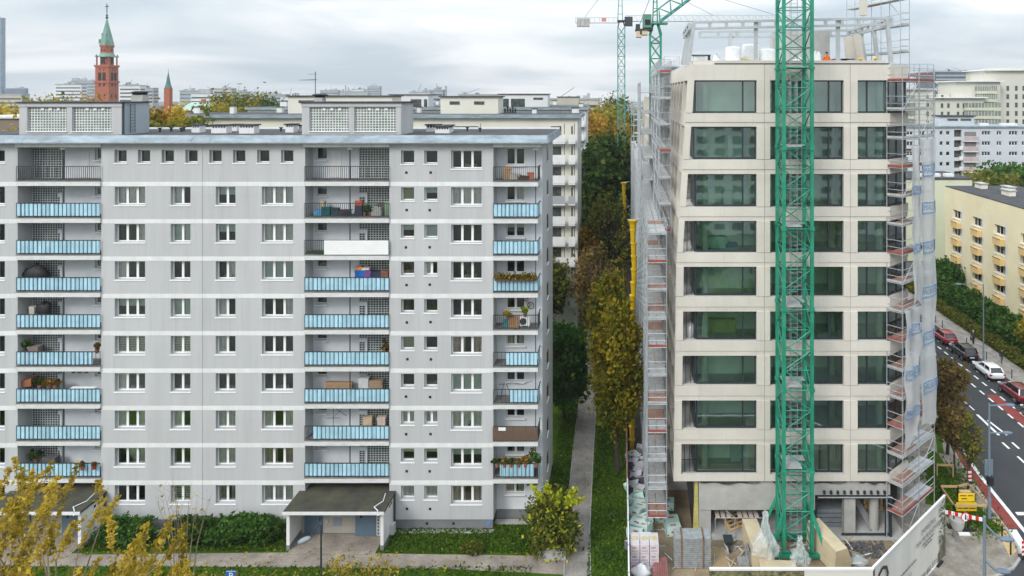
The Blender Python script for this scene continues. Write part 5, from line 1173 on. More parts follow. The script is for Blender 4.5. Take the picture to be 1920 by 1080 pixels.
# thin fence along the lane
t = thing('site_fence', 'thin white and red sheet fence along the grass strip by the lane', 'fence', (.5, 60, 0))
for k in range(14):
    y0 = 40 + k * 2.6; s = MB().box(.46, .50, y0, y0 + 2.56, .05, 2.0).build('fence_panel', m_wb, t); MB().box(.44, .52, y0, y0 + 2.56, 2.0, 2.05).build('top_rail', m_wb if k < 5 else mat('rust_red', (.36, .12, .08), .7), t); MB().box(.42, .54, y0 - .03, y0 + .03, 0, 2.1).build('post', m_galv, t)

# ================================================================== SITE MATERIALS
m_mint = mat('mint_foam_wrap', (.50, .68, .61), .5, .06, 2, spec=.4); m_grey = mat('graphite_foam', (.13, .13, .145), .8, .1, 3); m_lgrey = mat('pale_foam_face', (.50, .51, .55), .7, .08, 3); m_redp = mat('red_pack_print', (.55, .03, .05), .6)
def pack(loc, rot, dims, kind):
    w, d, h = dims; b = MB(); b.box(-w/2, w/2, -d/2, d/2, 0, h)
    mats = [m_mint if kind == 'mint' else m_grey, m_redp, m_lgrey, m_black]
    if kind == 'mint': b.box(-w*.18, w*.18, -d/2 - .004, -d/2 + .01, h*.42, h*.62, 1); b.box(-w*.42, -w*.34, -d/2 - .004, -d/2 + .01, h*.1, h*.25, 3); b.box(w*.30, w*.4, -d/2 - .004, -d/2 + .01, h*.1, h*.25, 3); b.box(-w*.2, w*.2, -d*.1, d*.1, h - .01, h + .004, 1)
    else: b.box(-w/2 + .01, w/2 - .01, -d/2 + .01, d/2 - .01, h - .01, h + .004, 2)
    me = b.mesh('foam_pack', mats); o = bpy.data.objects.new('foam_pack', me); COL.objects.link(o); o.location = loc; o.rotation_euler = rot
    tag(o, 'mint green foam pack with red print in the heap beside the scaffold' if kind == 'mint' else 'dark grey foam pack with pale face in the heap beside the scaffold', 'insulation pack', 'mint foam packs' if kind == 'mint' else 'grey foam packs'); return o
r0 = random.Random(21)
hp = 0
for k in range(52):
    y = 47.3 + (k % 26) * .50 + r0.uniform(-.2, .2); lay = k // 26; x = r0.choice((.95, 1.35, 1.7)) + r0.uniform(-.15, .15); near = y < 53.5
    kind = 'mint' if (r0.random() < .72 if near else r0.random() < .12) else 'grey'
    pack((x, y, .02 + lay * .5 + r0.uniform(0, .12)), (r0.uniform(-.35, .35), r0.uniform(-.3, .3), r0.uniform(-.6, .6)), (1.0 + r0.uniform(-.1, .1), .62, .5), kind)
for (px, py, z, kind) in ((1258, 985, 0, 'mint'), (1262, 1000, 0, 'mint'), (1240, 975, .0, 'mint'), (1250, 965, .55, 'mint')): p = G_(px, py); pack((p.x, p.y, z), (0, 0, r0.uniform(-.2, .2)), (1.1, .7, .6), kind)
# packs of mineral wool, white-pink film
m_wool = mat('pinkish_wrap', (.60, .54, .57), .35, .10, 2.5, bump=.4, bscale=6, spec=.5); m_woolend = mat('wool_end', (.50, .44, .24), .9, .15, 6); m_pt = mat('plum_print', (.25, .09, .13), .6)
k = 0
for ix in range(3):
    for iz in range(3):
        x = .92 + ix * .64; yy = 45.55; z = .05 + iz * .60; b = MB()
        w, d, h = .30, .65, .57; prof = []
        b.box(x - w, x + w, yy, yy + 1.3, z, z + h); b.box(x - w*.7, x + w*.7, yy - .004, yy + .01, z + h*.28, z + h*.34, 1); b.box(x - w*.7, x + w*.3, yy - .004, yy + .01, z + h*.62, z + h*.72, 1)
        if iz == 2: b.tube((x, yy + .7, z + h - .01), (x, yy + .7, z + h + .012), .24, n=12, m=2)
        tag(b.build('wool_pack', [m_wool, m_pt, m_woolend]), ('bottom', 'middle', 'top')[iz] + ' pale pink film wool pack, ' + ('fence side', 'middle', 'scaffold side')[ix] + ' column of the stack', 'insulation pack', 'wool pack stack'); k += 1
b = MB()
for k in range(24):
    z = .05 + k * .075; b2 = None
st_ = thing('sheet_stack', 'strapped stack of grey corrugated steel sheets beside the wool packs', 'sheet stack', (X_(1300, 45.9), 45.9, 0))
xa, xb = X_(1265, 45.9), X_(1333, 45.9)
for k in range(15): z = .06 + k * .135; MB().box(xa + rnd.uniform(-.03, .03), xb + rnd.uniform(-.03, .03), 45.9, 47.0, z, z + .075).build('sheet', m_galv, st_)
for x in (xa + .48, xb - .5): MB().box(x - .05, x + .05, 45.87, 45.895, .03, 2.15).build('strap', mat('rusty_strap', (.20, .11, .06), .8, .3, 5), st_); MB().box(x - .05, x + .05, 45.87, 47.02, 2.08, 2.1).build('strap', mat('rusty_strap', (.2, .11, .06)), st_)
# red profile bundle, white sheeting
b = MB(); p = Vector((X_(1238, 44.9), 44.6, .0))
for k in range(9): b.bar(p + Vector((-.5 + k * .12, 0, .25 + .05 * (k % 3))), p + Vector((-.35 + k * .10, 1.3, .75 + .05 * (k % 2))), .07, .07)
tag(b.build('red_profile_bundle', mat('red_oxide_profile', (.27, .10, .095), .6, .15, 3)), 'bundle of dull red metal profiles in front of the wool packs', 'metal profiles')
b = MB(); b.blob((X_(1203, 45), 45.0, .45), (.6, .4, .42), 9, rough=.4); tag(b.build('plastic_sheeting', m_wrap, smooth=True), 'crumpled white plastic sheeting in the fence corner', 'plastic sheeting')
# small goods by the sheet stack
for a, bb, y2, w, h, m, nm, lab, cat in ((1408, 1050, 46.2, .5, 1.1, m_galv, 'steel_frame_stack', 'upright stack of small galvanised frames next to the film', 'metal frames'), (1396, 1062, 45.9, .7, .35, m_deck, 'coupler_box', 'low pile of grey scaffold couplers near the hoarding', 'metal parts')):
    t = MB(); x = X_(a, y2); 
    for k in range(9): t.box(x - w/2 + k * w / 9, x - w/2 + k * w / 9 + w / 14, y2, y2 + .8, .02, h * (.8 + .2 * ((k * 5) % 3) / 2))
    tag(t.build(nm, m), lab, cat)
t = MB(); x = X_(1352, 46.6); t.box(x - .95, x + .6, 46.0, 48.0, .03, .055); tag(t.build('plywood_sheet', mat('plywood', (.34, .25, .14), .85, .12, 1)), 'brown plywood sheet lying on the sandy site ground', 'plywood')
t = MB(); r1 = random.Random(77)
for k in range(150):
    x, y = r1.choice(((r1.uniform(.8, 3.6), r1.uniform(45.2, 62)), (r1.uniform(4.5, 11.5), r1.uniform(45.6, 48.8)), (r1.uniform(11.5, 16.5), r1.uniform(46.2, 48.8)))); a = r1.uniform(0, 3.1); ln = r1.uniform(.15, 1.1)
    t.bar((x, y, .04 + r1.random() * .05), (x + ln * math.cos(a), y + ln * math.sin(a), .05 + r1.random() * .12), r1.uniform(.03, .12), .04, k % 4)
tag(t.build('site_debris', [m_wood, m_galv, m_lgrey, m_wb]), 'scattered offcuts, slats and scraps over the sandy site ground', 'debris', kind='stuff')
# trestle scaffold with boards inside the opening
t = thing('trestle_scaffold', 'low trestle scaffold with long boards inside the ground floor opening', 'trestle scaffold', (X_(1370, 49.5), 49.5, 0))
zt = Z_(968, 49.6); 
for a in (1341, 1360, 1378, 1415): b = MB(); b.tube((X_(a, 49.4), 49.4, .05), (X_(a, 49.4), 49.4, zt), .03); b.tube((X_(a, 49.4), 51.4, .05), (X_(a, 49.4), 51.4, zt), .03); b.build('leg', m_galv, t)
b = MB(); b.tube((X_(1341, 49.4), 49.4, zt), (X_(1440, 49.4), 49.4, zt), .03); b.tube((X_(1360, 49.4), 49.4, 1.8), (X_(1378, 49.4), 49.4, zt), .03); b.build('rail', m_galv, t)
for k in range(8): 
    if k in (3, ): continue
    x = X_(1342 + k * 10.5, 49.4); MB().box(x, x + .3, 49.35, 51.6, zt + .03, zt + .08).build('board', mat('pale_board', (.50, .44, .38), .8, .15, 3, stretch=(6, 1, 1)), t)
# pallets
def pallet_mesh():
    b = MB()
    for k in range(5): b.box(-.6, .6, -.4 + k * .18, -.4 + k * .18 + .10, .10, .13)
    for k in range(3): b.box(-.6 + k * .52, -.6 + k * .52 + .14, -.4, .42, 0, .10)
    return b.mesh('pallet', m_wood)
pm = pallet_mesh()
for (px, y, z, rx, rz, lab) in ((1378, 50.6, .1, R(35), .5, 'wooden pallet lying tilted under the trestle boards'), (1392, 50.9, .1, R(50), .3, 'wooden pallet propped behind the film covered ballast')):
    o = inst('pallet', pm, None, (X_(px, y), y, z + .2), (rx, 0, rz), (1.5, 1.5, 1.5)); tag(o, lab, 'pallet', 'pallets on the site')
for k in range(7): o = inst('pallet', pm, None, (X_(1632, 52.5), 52.5, .06 + k * .21), (0, 0, .1 + .05 * (k % 3)), (1.3, 1.2, 1.5)); tag(o, 'wooden pallet in the stack behind the round ground floor column', 'pallet', 'stacked pallets by the column')
for k in range(6): o = inst('pallet', pm, None, (X_(1545, 54), 54, .06 + k * .21), (0, 0, .05 * (k % 3)), (1.2, 1.2, 1.5)); tag(o, 'wooden pallet in the dim stack behind the crane mast', 'pallet', 'stacked pallets behind the mast')
t = MB(); 
for k in range(4): t.box(X_(1532, 50.2), X_(1588, 50.2), 50.2, 51.2, .1 + k * .34, .36 + k * .34)
tag(t.build('steel_beam_stack', mat('grey_profiles', (.20, .22, .24), .5, .15, 2)), 'stack of long grey steel profiles between crane and column', 'steel profiles')
t = MB(); t.bar((X_(1612, 50.2), 51.5, 1.6), (X_(1640, 49.5), 49.8, .12), .5, .06); tag(t.build('leaning_sheet', mat('grey_sheet', (.24, .25, .27), .6, .1)), 'grey sheet metal leaning beside the square column', 'sheet metal')
t = MB(); r0 = random.Random(31)
for k in range(260): x, y, s = r0.uniform(X_(1588, 47.5), X_(1665, 47.5)), r0.uniform(46.8, 48.6), r0.uniform(.04, .15); t.blob((x, y, s * .4), (s, s * .8, s * .6), k, nu=6, nv=4, rough=.4)
tag(t.build('rubble', mat('dark_rubble', (.10, .10, .10), .95, .5, 4)), 'dark rubble and soil before the shopfront opening', 'rubble', kind='stuff')
t = MB(); t.blob((X_(1607, 46.3), 46.3, .25), (.7, .5, .35), 4, rough=.5, flat=-.5); tag(t.build('foil_heap', m_clear, smooth=True), 'heap of grey plastic foil inside the banner corner', 'plastic foil')
t = MB(); x = X_(1369, 48.9); t.lathe([(.13, .05), (.14, .3), (.08, .42), (.05, .5)], (x, 48.6, 0), 10); tag(t.build('gas_bottle', mat('red_paint', (.45, .03, .02), .45)), 'red gas bottle under the trestle scaffold', 'gas bottle')
t = thing('wheelbarrow', 'dark wheelbarrow standing by the trestle leg', 'wheelbarrow', (X_(1366, 47.9), 47.9, 0)); x = X_(1366, 47.9)
MB().hexa(((x - .2, 47.7, .35), (x + .2, 47.7, .35), (x + .2, 48.3, .35), (x - .2, 48.3, .35), (x - .33, 47.55, .68), (x + .33, 47.55, .68), (x + .33, 48.5, .62), (x - .33, 48.5, .62))).build('tray', m_dark, t); b = MB(); b.tube((x - .06, 47.5, .2), (x + .06, 47.5, .2), .2, n=12); b.build('wheel', m_black, t)
b = MB()
for s in (-.22, .22): b.tube((x + s * .3, 47.5, .2), (x + s, 49.0, .6), .02); b.tube((x + s, 48.2, .4), (x + s, 48.3, 0), .02)
b.build('handle', m_galv, t)

# ================================================================== STREET BUILDINGS BEHIND
m_yelw = mat('pale_yellow_render', (.78, .71, .48), .9, .05, .3, fine=.02); m_ycream = mat('cream_render', (.72, .69, .59), .9, .06, .3); m_ochre = mat('ochre_balcony', (.68, .49, .22), .85, .07, 1); m_greenw = mat('pale_green_render', (.56, .575, .44), .9, .05, .3)
yb = thing('yellow_block', 'pale yellow five storey block with ochre balconies along the street', 'apartment block', (58, 95, 0))
XW = 53.6; YS, YEn, ZT = 76.0, 113.0, 16.5
def wall_x(mb, y0, y1, z0, z1, x, holes, depth):
    t = MB(); wall_holes(t, y0, y1, z0, z1, 0, holes, depth)     # local (along, depth, up)
    mb.add([(x + v[1], v[0], v[2]) for v in t.v], [tuple(reversed(f)) for f in t.f])
cols_y = [110.5, 104.3, 98.2, 91.8, 85.6, 79.4]; hl = []; rowsz = [13.2 - 2.75 * k for k in range(5)]
for yc in cols_y:
    for zc in rowsz: hl.append((yc - 2.9, yc - .1, zc - 1.35, zc))
mb = MB(); wall_x(mb, YS, YEn, .3, ZT, XW, hl, .5); mb.build('street_wall', m_yelw, yb)
MB().box(XW + 1.6, XW + 1.7, YS, YEn, 0, ZT).build('room_backing', m_room, yb); MB().quad((XW, YEn, 0), (XW, YEn, ZT), (XW + 12, YEn, ZT), (XW + 12, YEn, 0)).build('end_wall', m_yelw, yb)
MB().box(XW - .02, XW + 12, YS, YEn, ZT, ZT + .12).build('roof', m_bitumen, yb)
for i, yc in enumerate(cols_y):
    MB().box(XW - .03, XW - .003, yc - 3.6, yc - 2.95, 0.3, 14.2).build('pilaster_strip', m_ycream, yb)
    for j, zc in enumerate(rowsz):
        f = MB(); x = XW + .32
        for k in range(4): yy = yc - 2.9 + k * .93; f.box(x, x + .07, yy - .05, yy + .05, zc - 1.35, zc)
        f.box(x, x + .07, yc - 2.9, yc - .1, zc - .1, zc); f.box(x, x + .07, yc - 2.9, yc - .1, zc - 1.35, zc - 1.25); w = f.build('window', m_pvc, yb)
        for k in range(3): MB().box(x + .03, x + .04, yc - 2.84 + k * .93, yc - 2.03 + k * .93, zc - 1.25, zc - .1).build('pane', m_winglass, w)
        if (i + j) % 3: MB().box(x + .12, x + .13, yc - 2.8, yc - 1.5 - .4 * (j % 2), zc - 1.3, zc - .05).build('curtain', m_curt, w)
        MB().box(XW - .12, XW + .3, yc - 2.95, yc - .05, zc - 1.42, zc - 1.352).build('sill', m_sill, w)
        if j < 4: bb = MB().box(XW - .75, XW - .004, yc - 2.9, yc - .9, zc - 2.65, zc - 1.75).build('balcony', m_ochre, yb); MB().box(XW - .79, XW - .7, yc - 2.95, yc - .85, zc - 1.75, zc - 1.7).build('balcony_rail', m_dark, bb)
for k in range(9):
    y = 78 + k * 3.9; c = MB().box(XW + 4 + (k % 2) * 2.2, XW + 5.0 + (k % 2) * 2.2, y, y + 2.1, ZT + .12, ZT + .85).build('chimney', m_ycream, yb); MB().box(XW + 3.85 + (k % 2) * 2.2, XW + 5.15 + (k % 2) * 2.2, y - .15, y + 2.25, ZT + .85, ZT + .98).build('chimney_cap', m_conc, c)
gb2 = thing('green_end_block', 'plain pale green end wall of a low block behind the netting', 'apartment block', (54, 124, 0)); xa, xb = X_(1700, 121), X_(1823, 121); MB().box(xa, xb, 121, 132, 2.2, Z_(337, 121)).build('wall', m_greenw, gb2); MB().box(xa - .1, xb + .1, 120.9, 132.1, Z_(337, 121), Z_(334, 121)).build('roof', m_bitumen, gb2); MB().box(xa + .2, xb - .2, 121.2, 131.8, 0, 2.2).build('plinth', m_plinth, gb2)
for k in range(3): MB().box(xa + 3 + k * 2.4, xa + 4.6 + k * 2.4, 123, 124, Z_(334, 121), Z_(334, 121) + .5).build('roof_hatch', m_white, gb2)
# white block with pink balconies
m_pw = mat('cool_white_render', (.51, .54, .575), .9, .04, .2); m_pink = mat('dusty_pink_rail', (.48, .37, .37), .8, .08)
wb = thing('white_block', 'cool white slab block with dusty pink balcony fronts behind the yellow block', 'apartment block', (95, 186, 0)); YW = 180
def Xw(px): return X_(px, YW)
def Zw(py): return Z_(py, YW)
hl = []; wn = []
for r in range(6):
    t_, u_ = 245.5 + 19.4 * r, 253.5 + 19.4 * r
    for a, b_, n_2 in ((1700, 1712, 2), (1722, 1734, 2), (1746, 1754, 2), (1762, 1768, 1), (1774, 1781, 1), (1841, 1857, 3), (1869, 1878, 2), (1892, 1908, 3), (1916, 1926, 2), (1938, 1950, 2)):
        hl.append((Xw(a), Xw(b_), Zw(u_), Zw(t_))); wn.append((a, b_, u_, t_, n_2))
for r in range(6): hl.append((Xw(1789), Xw(1803), Zw(256.5 + 19.4 * r), Zw(243.5 + 19.4 * r)))
mb = MB(); wall_holes(mb, Xw(1680), Xw(1980), 0, Zw(239), YW, hl, .5); mb.build('facade_wall', m_pw, wb); MB().box(Xw(1680), Xw(1980), YW + .9, YW + 1.0, 0, Zw(239)).build('room_backing', m_room, wb)
for a, b_, u_, t_, n_2 in wn:
    f = MB(); x0, x1, z0, z1 = Xw(a), Xw(b_), Zw(u_), Zw(t_); f.box(x0, x1, YW + .2, YW + .28, z0, z0 + .14); f.box(x0, x1, YW + .2, YW + .28, z1 - .1, z1)
    for k in range(n_2 + 1): xx = x0 + (x1 - x0) * k / n_2; f.box(xx - .07, xx + .07, YW + .2, YW + .28, z0, z1)
    w = f.build('window', m_pvc, wb); MB().box(x0, x1, YW + .3, YW + .31, z0, z1).build('pane', m_winglass, w)
for r in range(6):
    z = Zw(263.5 + 19.4 * r); b = MB().box(Xw(1805), Xw(1832), YW - .9, YW - .003, z - .25, z + .02).build('balcony', m_white, wb); MB().box(Xw(1805), Xw(1832), YW - .93, YW - .901, z + .02, z + 1.1).build('balcony_front', m_pink, b); MB().box(Xw(1808), Xw(1830), YW - .06, YW - .004, z + 1.2, z + 2.3).build('balcony_window', mat('balcony_recess', (.20, .19, .19), .8), wb)
    if r: MB().box(Xw(1798), Xw(1804), YW - .5, YW - .01, z + .3, z + 1.3).build('landing_rail', m_white, wb)
MB().box(Xw(1678), Xw(1982), YW - .4, YW + 12, Zw(239), Zw(236.5)).build('roof', m_zinc, wb); ph_ = MB().box(Xw(1768), Xw(1834), YW + 2, YW + 6, Zw(236.5), Zw(219)).build('penthouse', m_pw, wb); MB().box(Xw(1766), Xw(1836), YW + 1.6, YW + 6.4, Zw(219), Zw(217)).build('penthouse_roof', m_bitumen, ph_)
for a in (1783, 1808): MB().box(Xw(a), Xw(a + 20), YW + 1.95, YW + 1.99, Zw(227), Zw(223)).build('louvre', m_gblockd, ph_)
for a, b_ in ((1747, 1756), (1757, 1762), (1848, 1866), (1890, 1920)): c = MB().box(Xw(a), Xw(b_), YW + 3, YW + 4.2, Zw(236.5), Zw(232)).build('chimney', m_white, wb)
# cream modernist complex
m_cr = mat('cream_modern', (.55, .54, .475), .9, .04, .15); m_bandg = mat('balcony_glass_band', (.20, .22, .20), .35, .35, .4, spec=.5); m_olv = mat('pale_olive_band', (.52, .54, .40), .85, .05)
YM = 243
def Xm(px): return X_(px, YM)
def Zm(py): return Z_(py, YM)
cm = thing('cream_complex', 'stepped cream apartment complex with glazed balcony bands and flat overhanging roofs', 'apartment block', (130, 250, 0))
for a, b_, t_, dy in ((1660, 1764, 168, 6), (1760, 1850, 184, 2), (1805, 1890, 153, 5), (1872, 1990, 131, 9)):
    MB().box(Xm(a), Xm(b_), YM + dy, YM + dy + 14, 0, Zm(t_)).build('wing', m_cr, cm); MB().box(Xm(a) - 1, Xm(b_) + 1, YM + dy - 1.2, YM + dy + 15, Zm(t_), Zm(t_ - 2)).build('wing_roof', m_white, cm)
MB().box(Xm(1897), Xm(1990), YM + 12, YM + 20, Zm(129), Zm(127 - 2)).build('wing', m_cr, cm)
for r in range(6):
    t_ = 161 + 15.7 * r
    if r < 4:
        for a, b_ in ((1887, 1892),): MB().box(Xm(a - 14 if a < 1890 else a), Xm(b_ - 14 if a < 1890 else b_), YM + 4.9 if a < 1890 else YM + 8.9, YM + 4.99 if a < 1890 else YM + 8.99, Zm(t_ + 9), Zm(t_)).build('window', m_gblockd, cm)
    for px in (1887, 1903, 1917): MB().box(X_(px, YM + 9), X_(px + 5, YM + 9), YM + 8.94, YM + 8.995, Z_(t_ + 9, YM + 9), Z_(t_, YM + 9)).build('window', m_gblockd, cm)
    a = 1842 if r < 2 else 1812
    if r < 6:
        b = MB().box(Xm(a), Xm(1880), YM + (3.6 if r < 2 else 1.0), YM + (4.9 if r < 2 else 1.9), Zm(t_ + 9.5), Zm(t_ + .5)).build('balcony_band', m_bandg, cm); MB().box(Xm(a), Xm(1880), YM + (3.4 if r < 2 else .8), YM + (4.9 if r < 2 else 1.9), Zm(t_ + 15), Zm(t_ + 9.6)).build('parapet_band', m_olv, cm)
        sm = MB(); 
        for k in range(12): xx = Xm(a) + (Xm(1880) - Xm(a)) * k / 11; sm.box(xx - .08, xx + .08, YM + (3.5 if r < 2 else .9), YM + (3.6 if r < 2 else 1.0), Zm(t_ + 9.5), Zm(t_ + .5))
        sm.build('mullions', m_cr, b)
    t2 = 178 + 15.7 * r
    for px in (1737, 1750.5, 1764 if r else 1764.5, 1776, 1794, 1805):
        if px > 1765 and r < 1: continue
        yy = YM + (6 if px < 1762 else 2); MB().box(X_(px, yy), X_(px + 4.5, yy), yy - .06, yy - .004, Z_(t2 + 8.5, yy), Z_(t2, yy)).build('window', m_gblockd, cm)
    b = MB().box(Xm(1701), Xm(1726), YM + 5, YM + 5.9, Zm(t2 + 9), Zm(t2)).build('balcony_band', m_bandg, cm); MB().box(Xm(1700), Xm(1727), YM + 4.8, YM + 5.9, Zm(t2 + 15), Zm(t2 + 9.2)).build('parapet_band', m_olv, cm)
MB().box(Xm(1757), Xm(1804), YM + 9, YM + 14, Zm(184), Zm(177)).build('roof_box', m_cr, cm)
# ================================================================== BACKGROUND CITY
m_brickr = mat('red_brick', (.36, .115, .065), .9, .14, 1.0, fine=.05); m_copper = mat('copper_green', (.17, .29, .235), .7, .15, .4, stretch=(2, 2, .4)); m_bluegl = mat('blue_office_glass', (.10, .16, .22), .25, .2, .1, spec=.7); m_dkgl = mat('dark_office_glass', (.07, .095, .12), .25, .3, .15, spec=.7); m_cr2 = mat('warm_cream_render', (.66, .64, .56), .9, .05, .2); m_offw = mat('off_white_render', (.64, .65, .65), .9, .06, .1); m_gbl = mat('grey_render', (.34, .36, .38), .9, .08, .1); m_bei = mat('beige_render', (.46, .43, .36), .9, .08, .1)
# rows of blocks behind the grey block
def rear_block(Y, xl, xr, ztop, label, wall, pents, seed, wincols, bays):
    t = thing('apartment_block', label, 'apartment block', ((xl + xr) / 2, Y + 5, 0)); r0 = random.Random(seed); hl = []; nrow = 10
    for r in range(nrow):
        zt = ztop - 1.25 - 2.734 * r
        if zt < 14 and r > 2 and False: break
        for (a, w) in wincols:
            x = xr - a - w; hl.append((x, x + w, zt - 1.25, zt))
    mb = MB(); wall_holes(mb, xl, xr, 0, ztop, Y, hl, .3); mb.build('facade_wall', wall, t); MB().box(xl, xr - .05, Y + .9, Y + 1, 0, ztop).build('room_backing', m_room, t)
    for (x0, x1, z0, z1) in hl[:len(wincols) * 4]:
        n_2 = 3 if x1 - x0 > 1.9 else 2 if x1 - x0 > 1.2 else 1; f = MB(); f.box(x0, x1, Y + .2, Y + .27, z0, z0 + .1); f.box(x0, x1, Y + .2, Y + .27, z1 - .08, z1)
        for k in range(n_2 + 1): xx = x0 + (x1 - x0) * k / n_2; f.box(xx - .06, xx + .06, Y + .2, Y + .27, z0, z1)
        w = f.build('window', m_pvc, t); MB().box(x0, x1, Y + .28, Y + .29, z0, z1).build('pane', m_winglass, w)
    MB().quad((xr, Y, 0), (xr, Y + 9, 0), (xr, Y + 9, ztop), (xr, Y, ztop)).build('gable_wall', m_gable, t)
    rf = MB().box(xl - .3, xr + .5, Y - .55, Y + 9.3, ztop, ztop + .5).build('roof', m_zinc, t); MB().box(xl, xr + .3, Y - .3, Y + 9, ztop + .5, ztop + .53).build('roof_felt', m_bitumen, rf)
    for (a, b_, t_, dy, wins, dep) in pents:
        y2 = Y + dy; x0, x1 = X_(a, y2), X_(b_, y2); zt = Z_(t_, y2); p = MB().box(x0, x1, y2, y2 + dep, ztop + .53, zt).build('penthouse', wall, t); MB().box(x0 - .25, x1 + .25, y2 - .25, y2 + dep + .2, zt, zt + .14).build('penthouse_roof', m_bitumen, p)
        for (u, v, s, q) in wins: MB().box(X_(u, y2), X_(v, y2), y2 - .05, y2 - .004, Z_(q, y2), Z_(s, y2)).build('penthouse_window', m_gblockd, p)
    for k in range(11):
        x0 = xl + (xr - xl) * (k + r0.uniform(.2, .8)) / 11; w_ = r0.uniform(.5, 1.6); y2 = Y + r0.uniform(2, 7); hh = r0.uniform(.5, 1.1); c_ = MB().box(x0, x0 + w_, y2, y2 + .7, ztop + .53, ztop + .53 + hh).build('chimney', m_white, t); MB().box(x0 - .1, x0 + w_ + .1, y2 - .1, y2 + .8, ztop + .53 + hh, ztop + .63 + hh).build('chimney_cap', m_bitumen, c_)
    for r in range(9):      # corner balconies with posts
        for (a, w, m) in bays:
            zf = ztop - 3.2 - 2.734 * r; x1 = xr - a; x0 = x1 - w; b = MB(); b.box(x0, x1, Y - 1.0, Y - .003, zf - .22, zf); bo = b.build('balcony', m_white, t); MB().box(x0, x1, Y - 1.03, Y - 1.001, zf, zf + 1.05).build('balcony_front', m if r % 4 != 3 else m_gbl, bo); MB().box(x0 + .5, x1 - .6, Y - .04, Y - .003, zf + .9, zf + 2.1).build('balcony_window', m_gblockd, bo); MB().tube((x1 - .1, Y - .95, zf), (x1 - .1, Y - .95, zf + 2.5), .04).build('post', m_dark, bo)
    return t
wc = [(4.2, 2.3), (8.5, 1.2), (11.2, 1.5), (16, 2.2), (20, 1.2), (24, 2.2), (29, 1.3), (33, 2.3), (38, 1.2), (43, 2.2), (47, 1.3), (51, 2.2), (55, 1.2)]
rear_block(92, -62, -5.9, 28.6, 'cream slab block with corner balconies directly behind the grey block', m_cr2, [(826, 934, 182, 1.5, ((843, 862, 190, 196), (889, 908, 190, 196)), 4), (540, 735, 181, 2.5, ((560, 600, 188, 193),), 4)], 3, wc, [(1.6, 2.5, m_white), (.25, .9, m_white), (12.8, 6.5, m_gbl)])
rear_block(137, -75, -7.1, 28.6, 'third pale slab block with several roof boxes, farther back', m_offw, [(730, 803, 178, 2, ((770, 790, 186, 200), (795, 801, 186, 200)), 4), (935, 1027, 177, 2, ((937, 954, 185, 200), (958, 984, 185, 200), (1000, 1018, 183, 187)), 4)], 5, wc, [(.3, 2.3, m_white)])
rear_block(182, -90, -9.5, 28.2, 'fourth beige slab block visible only above the others', m_bei, [(1045, 1085, 182, 2, (), 4)], 8, wc[:8], [])
# small roof things on the rear blocks
for a, Y, t_, lab in ((940, 94, 204, 'cluster of thin vent pipes on the cream block roof'), (905, 95, 206, 'single black vent hood on the cream block roof')):
    b = MB()
    for k in range(5 if a > 920 else 1): x = X_(a + 5 * k, Y); b.tube((x, Y + 3, 29.1), (x, Y + 3, Z_(t_ - 6 * (k % 2), Y)), .12, n=6)
    tag(b.build('vent_pipes', m_dark), lab, 'vent pipes')
# church with brick tower
YCH = 350
def Xc(px): return X_(px, YCH)
def Zc(py): return Z_(py, YCH)
ch = thing('church', 'red brick church tower with tall green copper spire and cross', 'church', (Xc(201), YCH, 0)); cxx = Xc(200.5); w = 3.45; q_ = .58
for z0, z1, ww in ((0, Zc(153), w), (Zc(153), Zc(124), w * .985)): MB().box(cxx - ww, cxx + ww, YCH - ww, YCH + ww, z0, z1).build('tower_shaft', m_brickr, ch)
def octa(r0_, r1_, z0, z1, m, nm, parent=ch, n=8, rot=math.pi / 8):
    b = MB(); r0_ *= q_; r1_ *= q_; k = [(math.cos(rot + 2 * math.pi * i / n), math.sin(rot + 2 * math.pi * i / n)) for i in range(n)]; b.v = [(cxx + r0_ * c, YCH + r0_ * s, z0) for c, s in k] + [(cxx + r1_ * c, YCH + r1_ * s, z1) for c, s in k]
    b.f = [(i, (i + 1) % n, n + (i + 1) % n, n + i) for i in range(n)] + [tuple(range(n, 2 * n))]; b.m = [0] * len(b.f); return b.build(nm, m, parent)
for z in (Zc(154), Zc(124)): MB().box(cxx - w - .35, cxx + w + .35, YCH - w - .35, YCH + w + .35, z - .5, z + .5).build('string_course', m_brickr, ch)
octa(5.0, 5.0, Zc(124), Zc(98), m_brickr, 'belfry'); octa(6.9, 4.6, Zc(107), Zc(98), m_copper, 'belfry_roof'); octa(4.9, 4.9, Zc(98), Zc(86), m_brickr, 'lantern'); octa(5.6, 5.6, Zc(88), Zc(85), m_brickr, 'cornice')
sp_ = octa(5.6, .25, Zc(85), Zc(34), m_copper, 'spire')
for s in (-1, 1): MB().box(cxx + s * 1.8 - .3, cxx + s * 1.8 + .3, YCH - 2.9, YCH - 2.3, Zc(82), Zc(74)).build('dormer', m_copper, sp_); MB().box(cxx + s * 1.0 - .2, cxx + s * 1.0 + .2, YCH - 2.1, YCH - 1.4, Zc(68), Zc(63)).build('dormer', m_copper, sp_)
fi = MB(); fi.lathe([(.4, 0), (.7, .6), (.25, 1.2), (.55, 1.8), (.15, 2.4), (.12, 4)], (cxx, YCH, Zc(35)), 8); fi.box(cxx - .14, cxx + .14, YCH - .14, YCH + .14, Zc(24), Zc(7)); fi.box(cxx - .95, cxx + .95, YCH - .12, YCH + .12, Zc(13), Zc(11.5)); fi.build('cross', m_dark, ch)
def arch(u, z0, z1, hw, rr, face, nm='arched_window'):
    pts = [(u - hw, z0), (u + hw, z0)] + [(u + hw * math.cos(a), z1 - hw + hw * math.sin(a)) for a in [math.pi * k / 6 for k in range(7)]]; b = MB(); b.prism_y(pts, -.08, -.004)
    b.v = [(cxx + v[0], YCH - rr + v[1], v[2]) if face == 0 else (cxx + rr - v[1], YCH + v[0], v[2]) for v in b.v]; b.build(nm, m_black, ch)
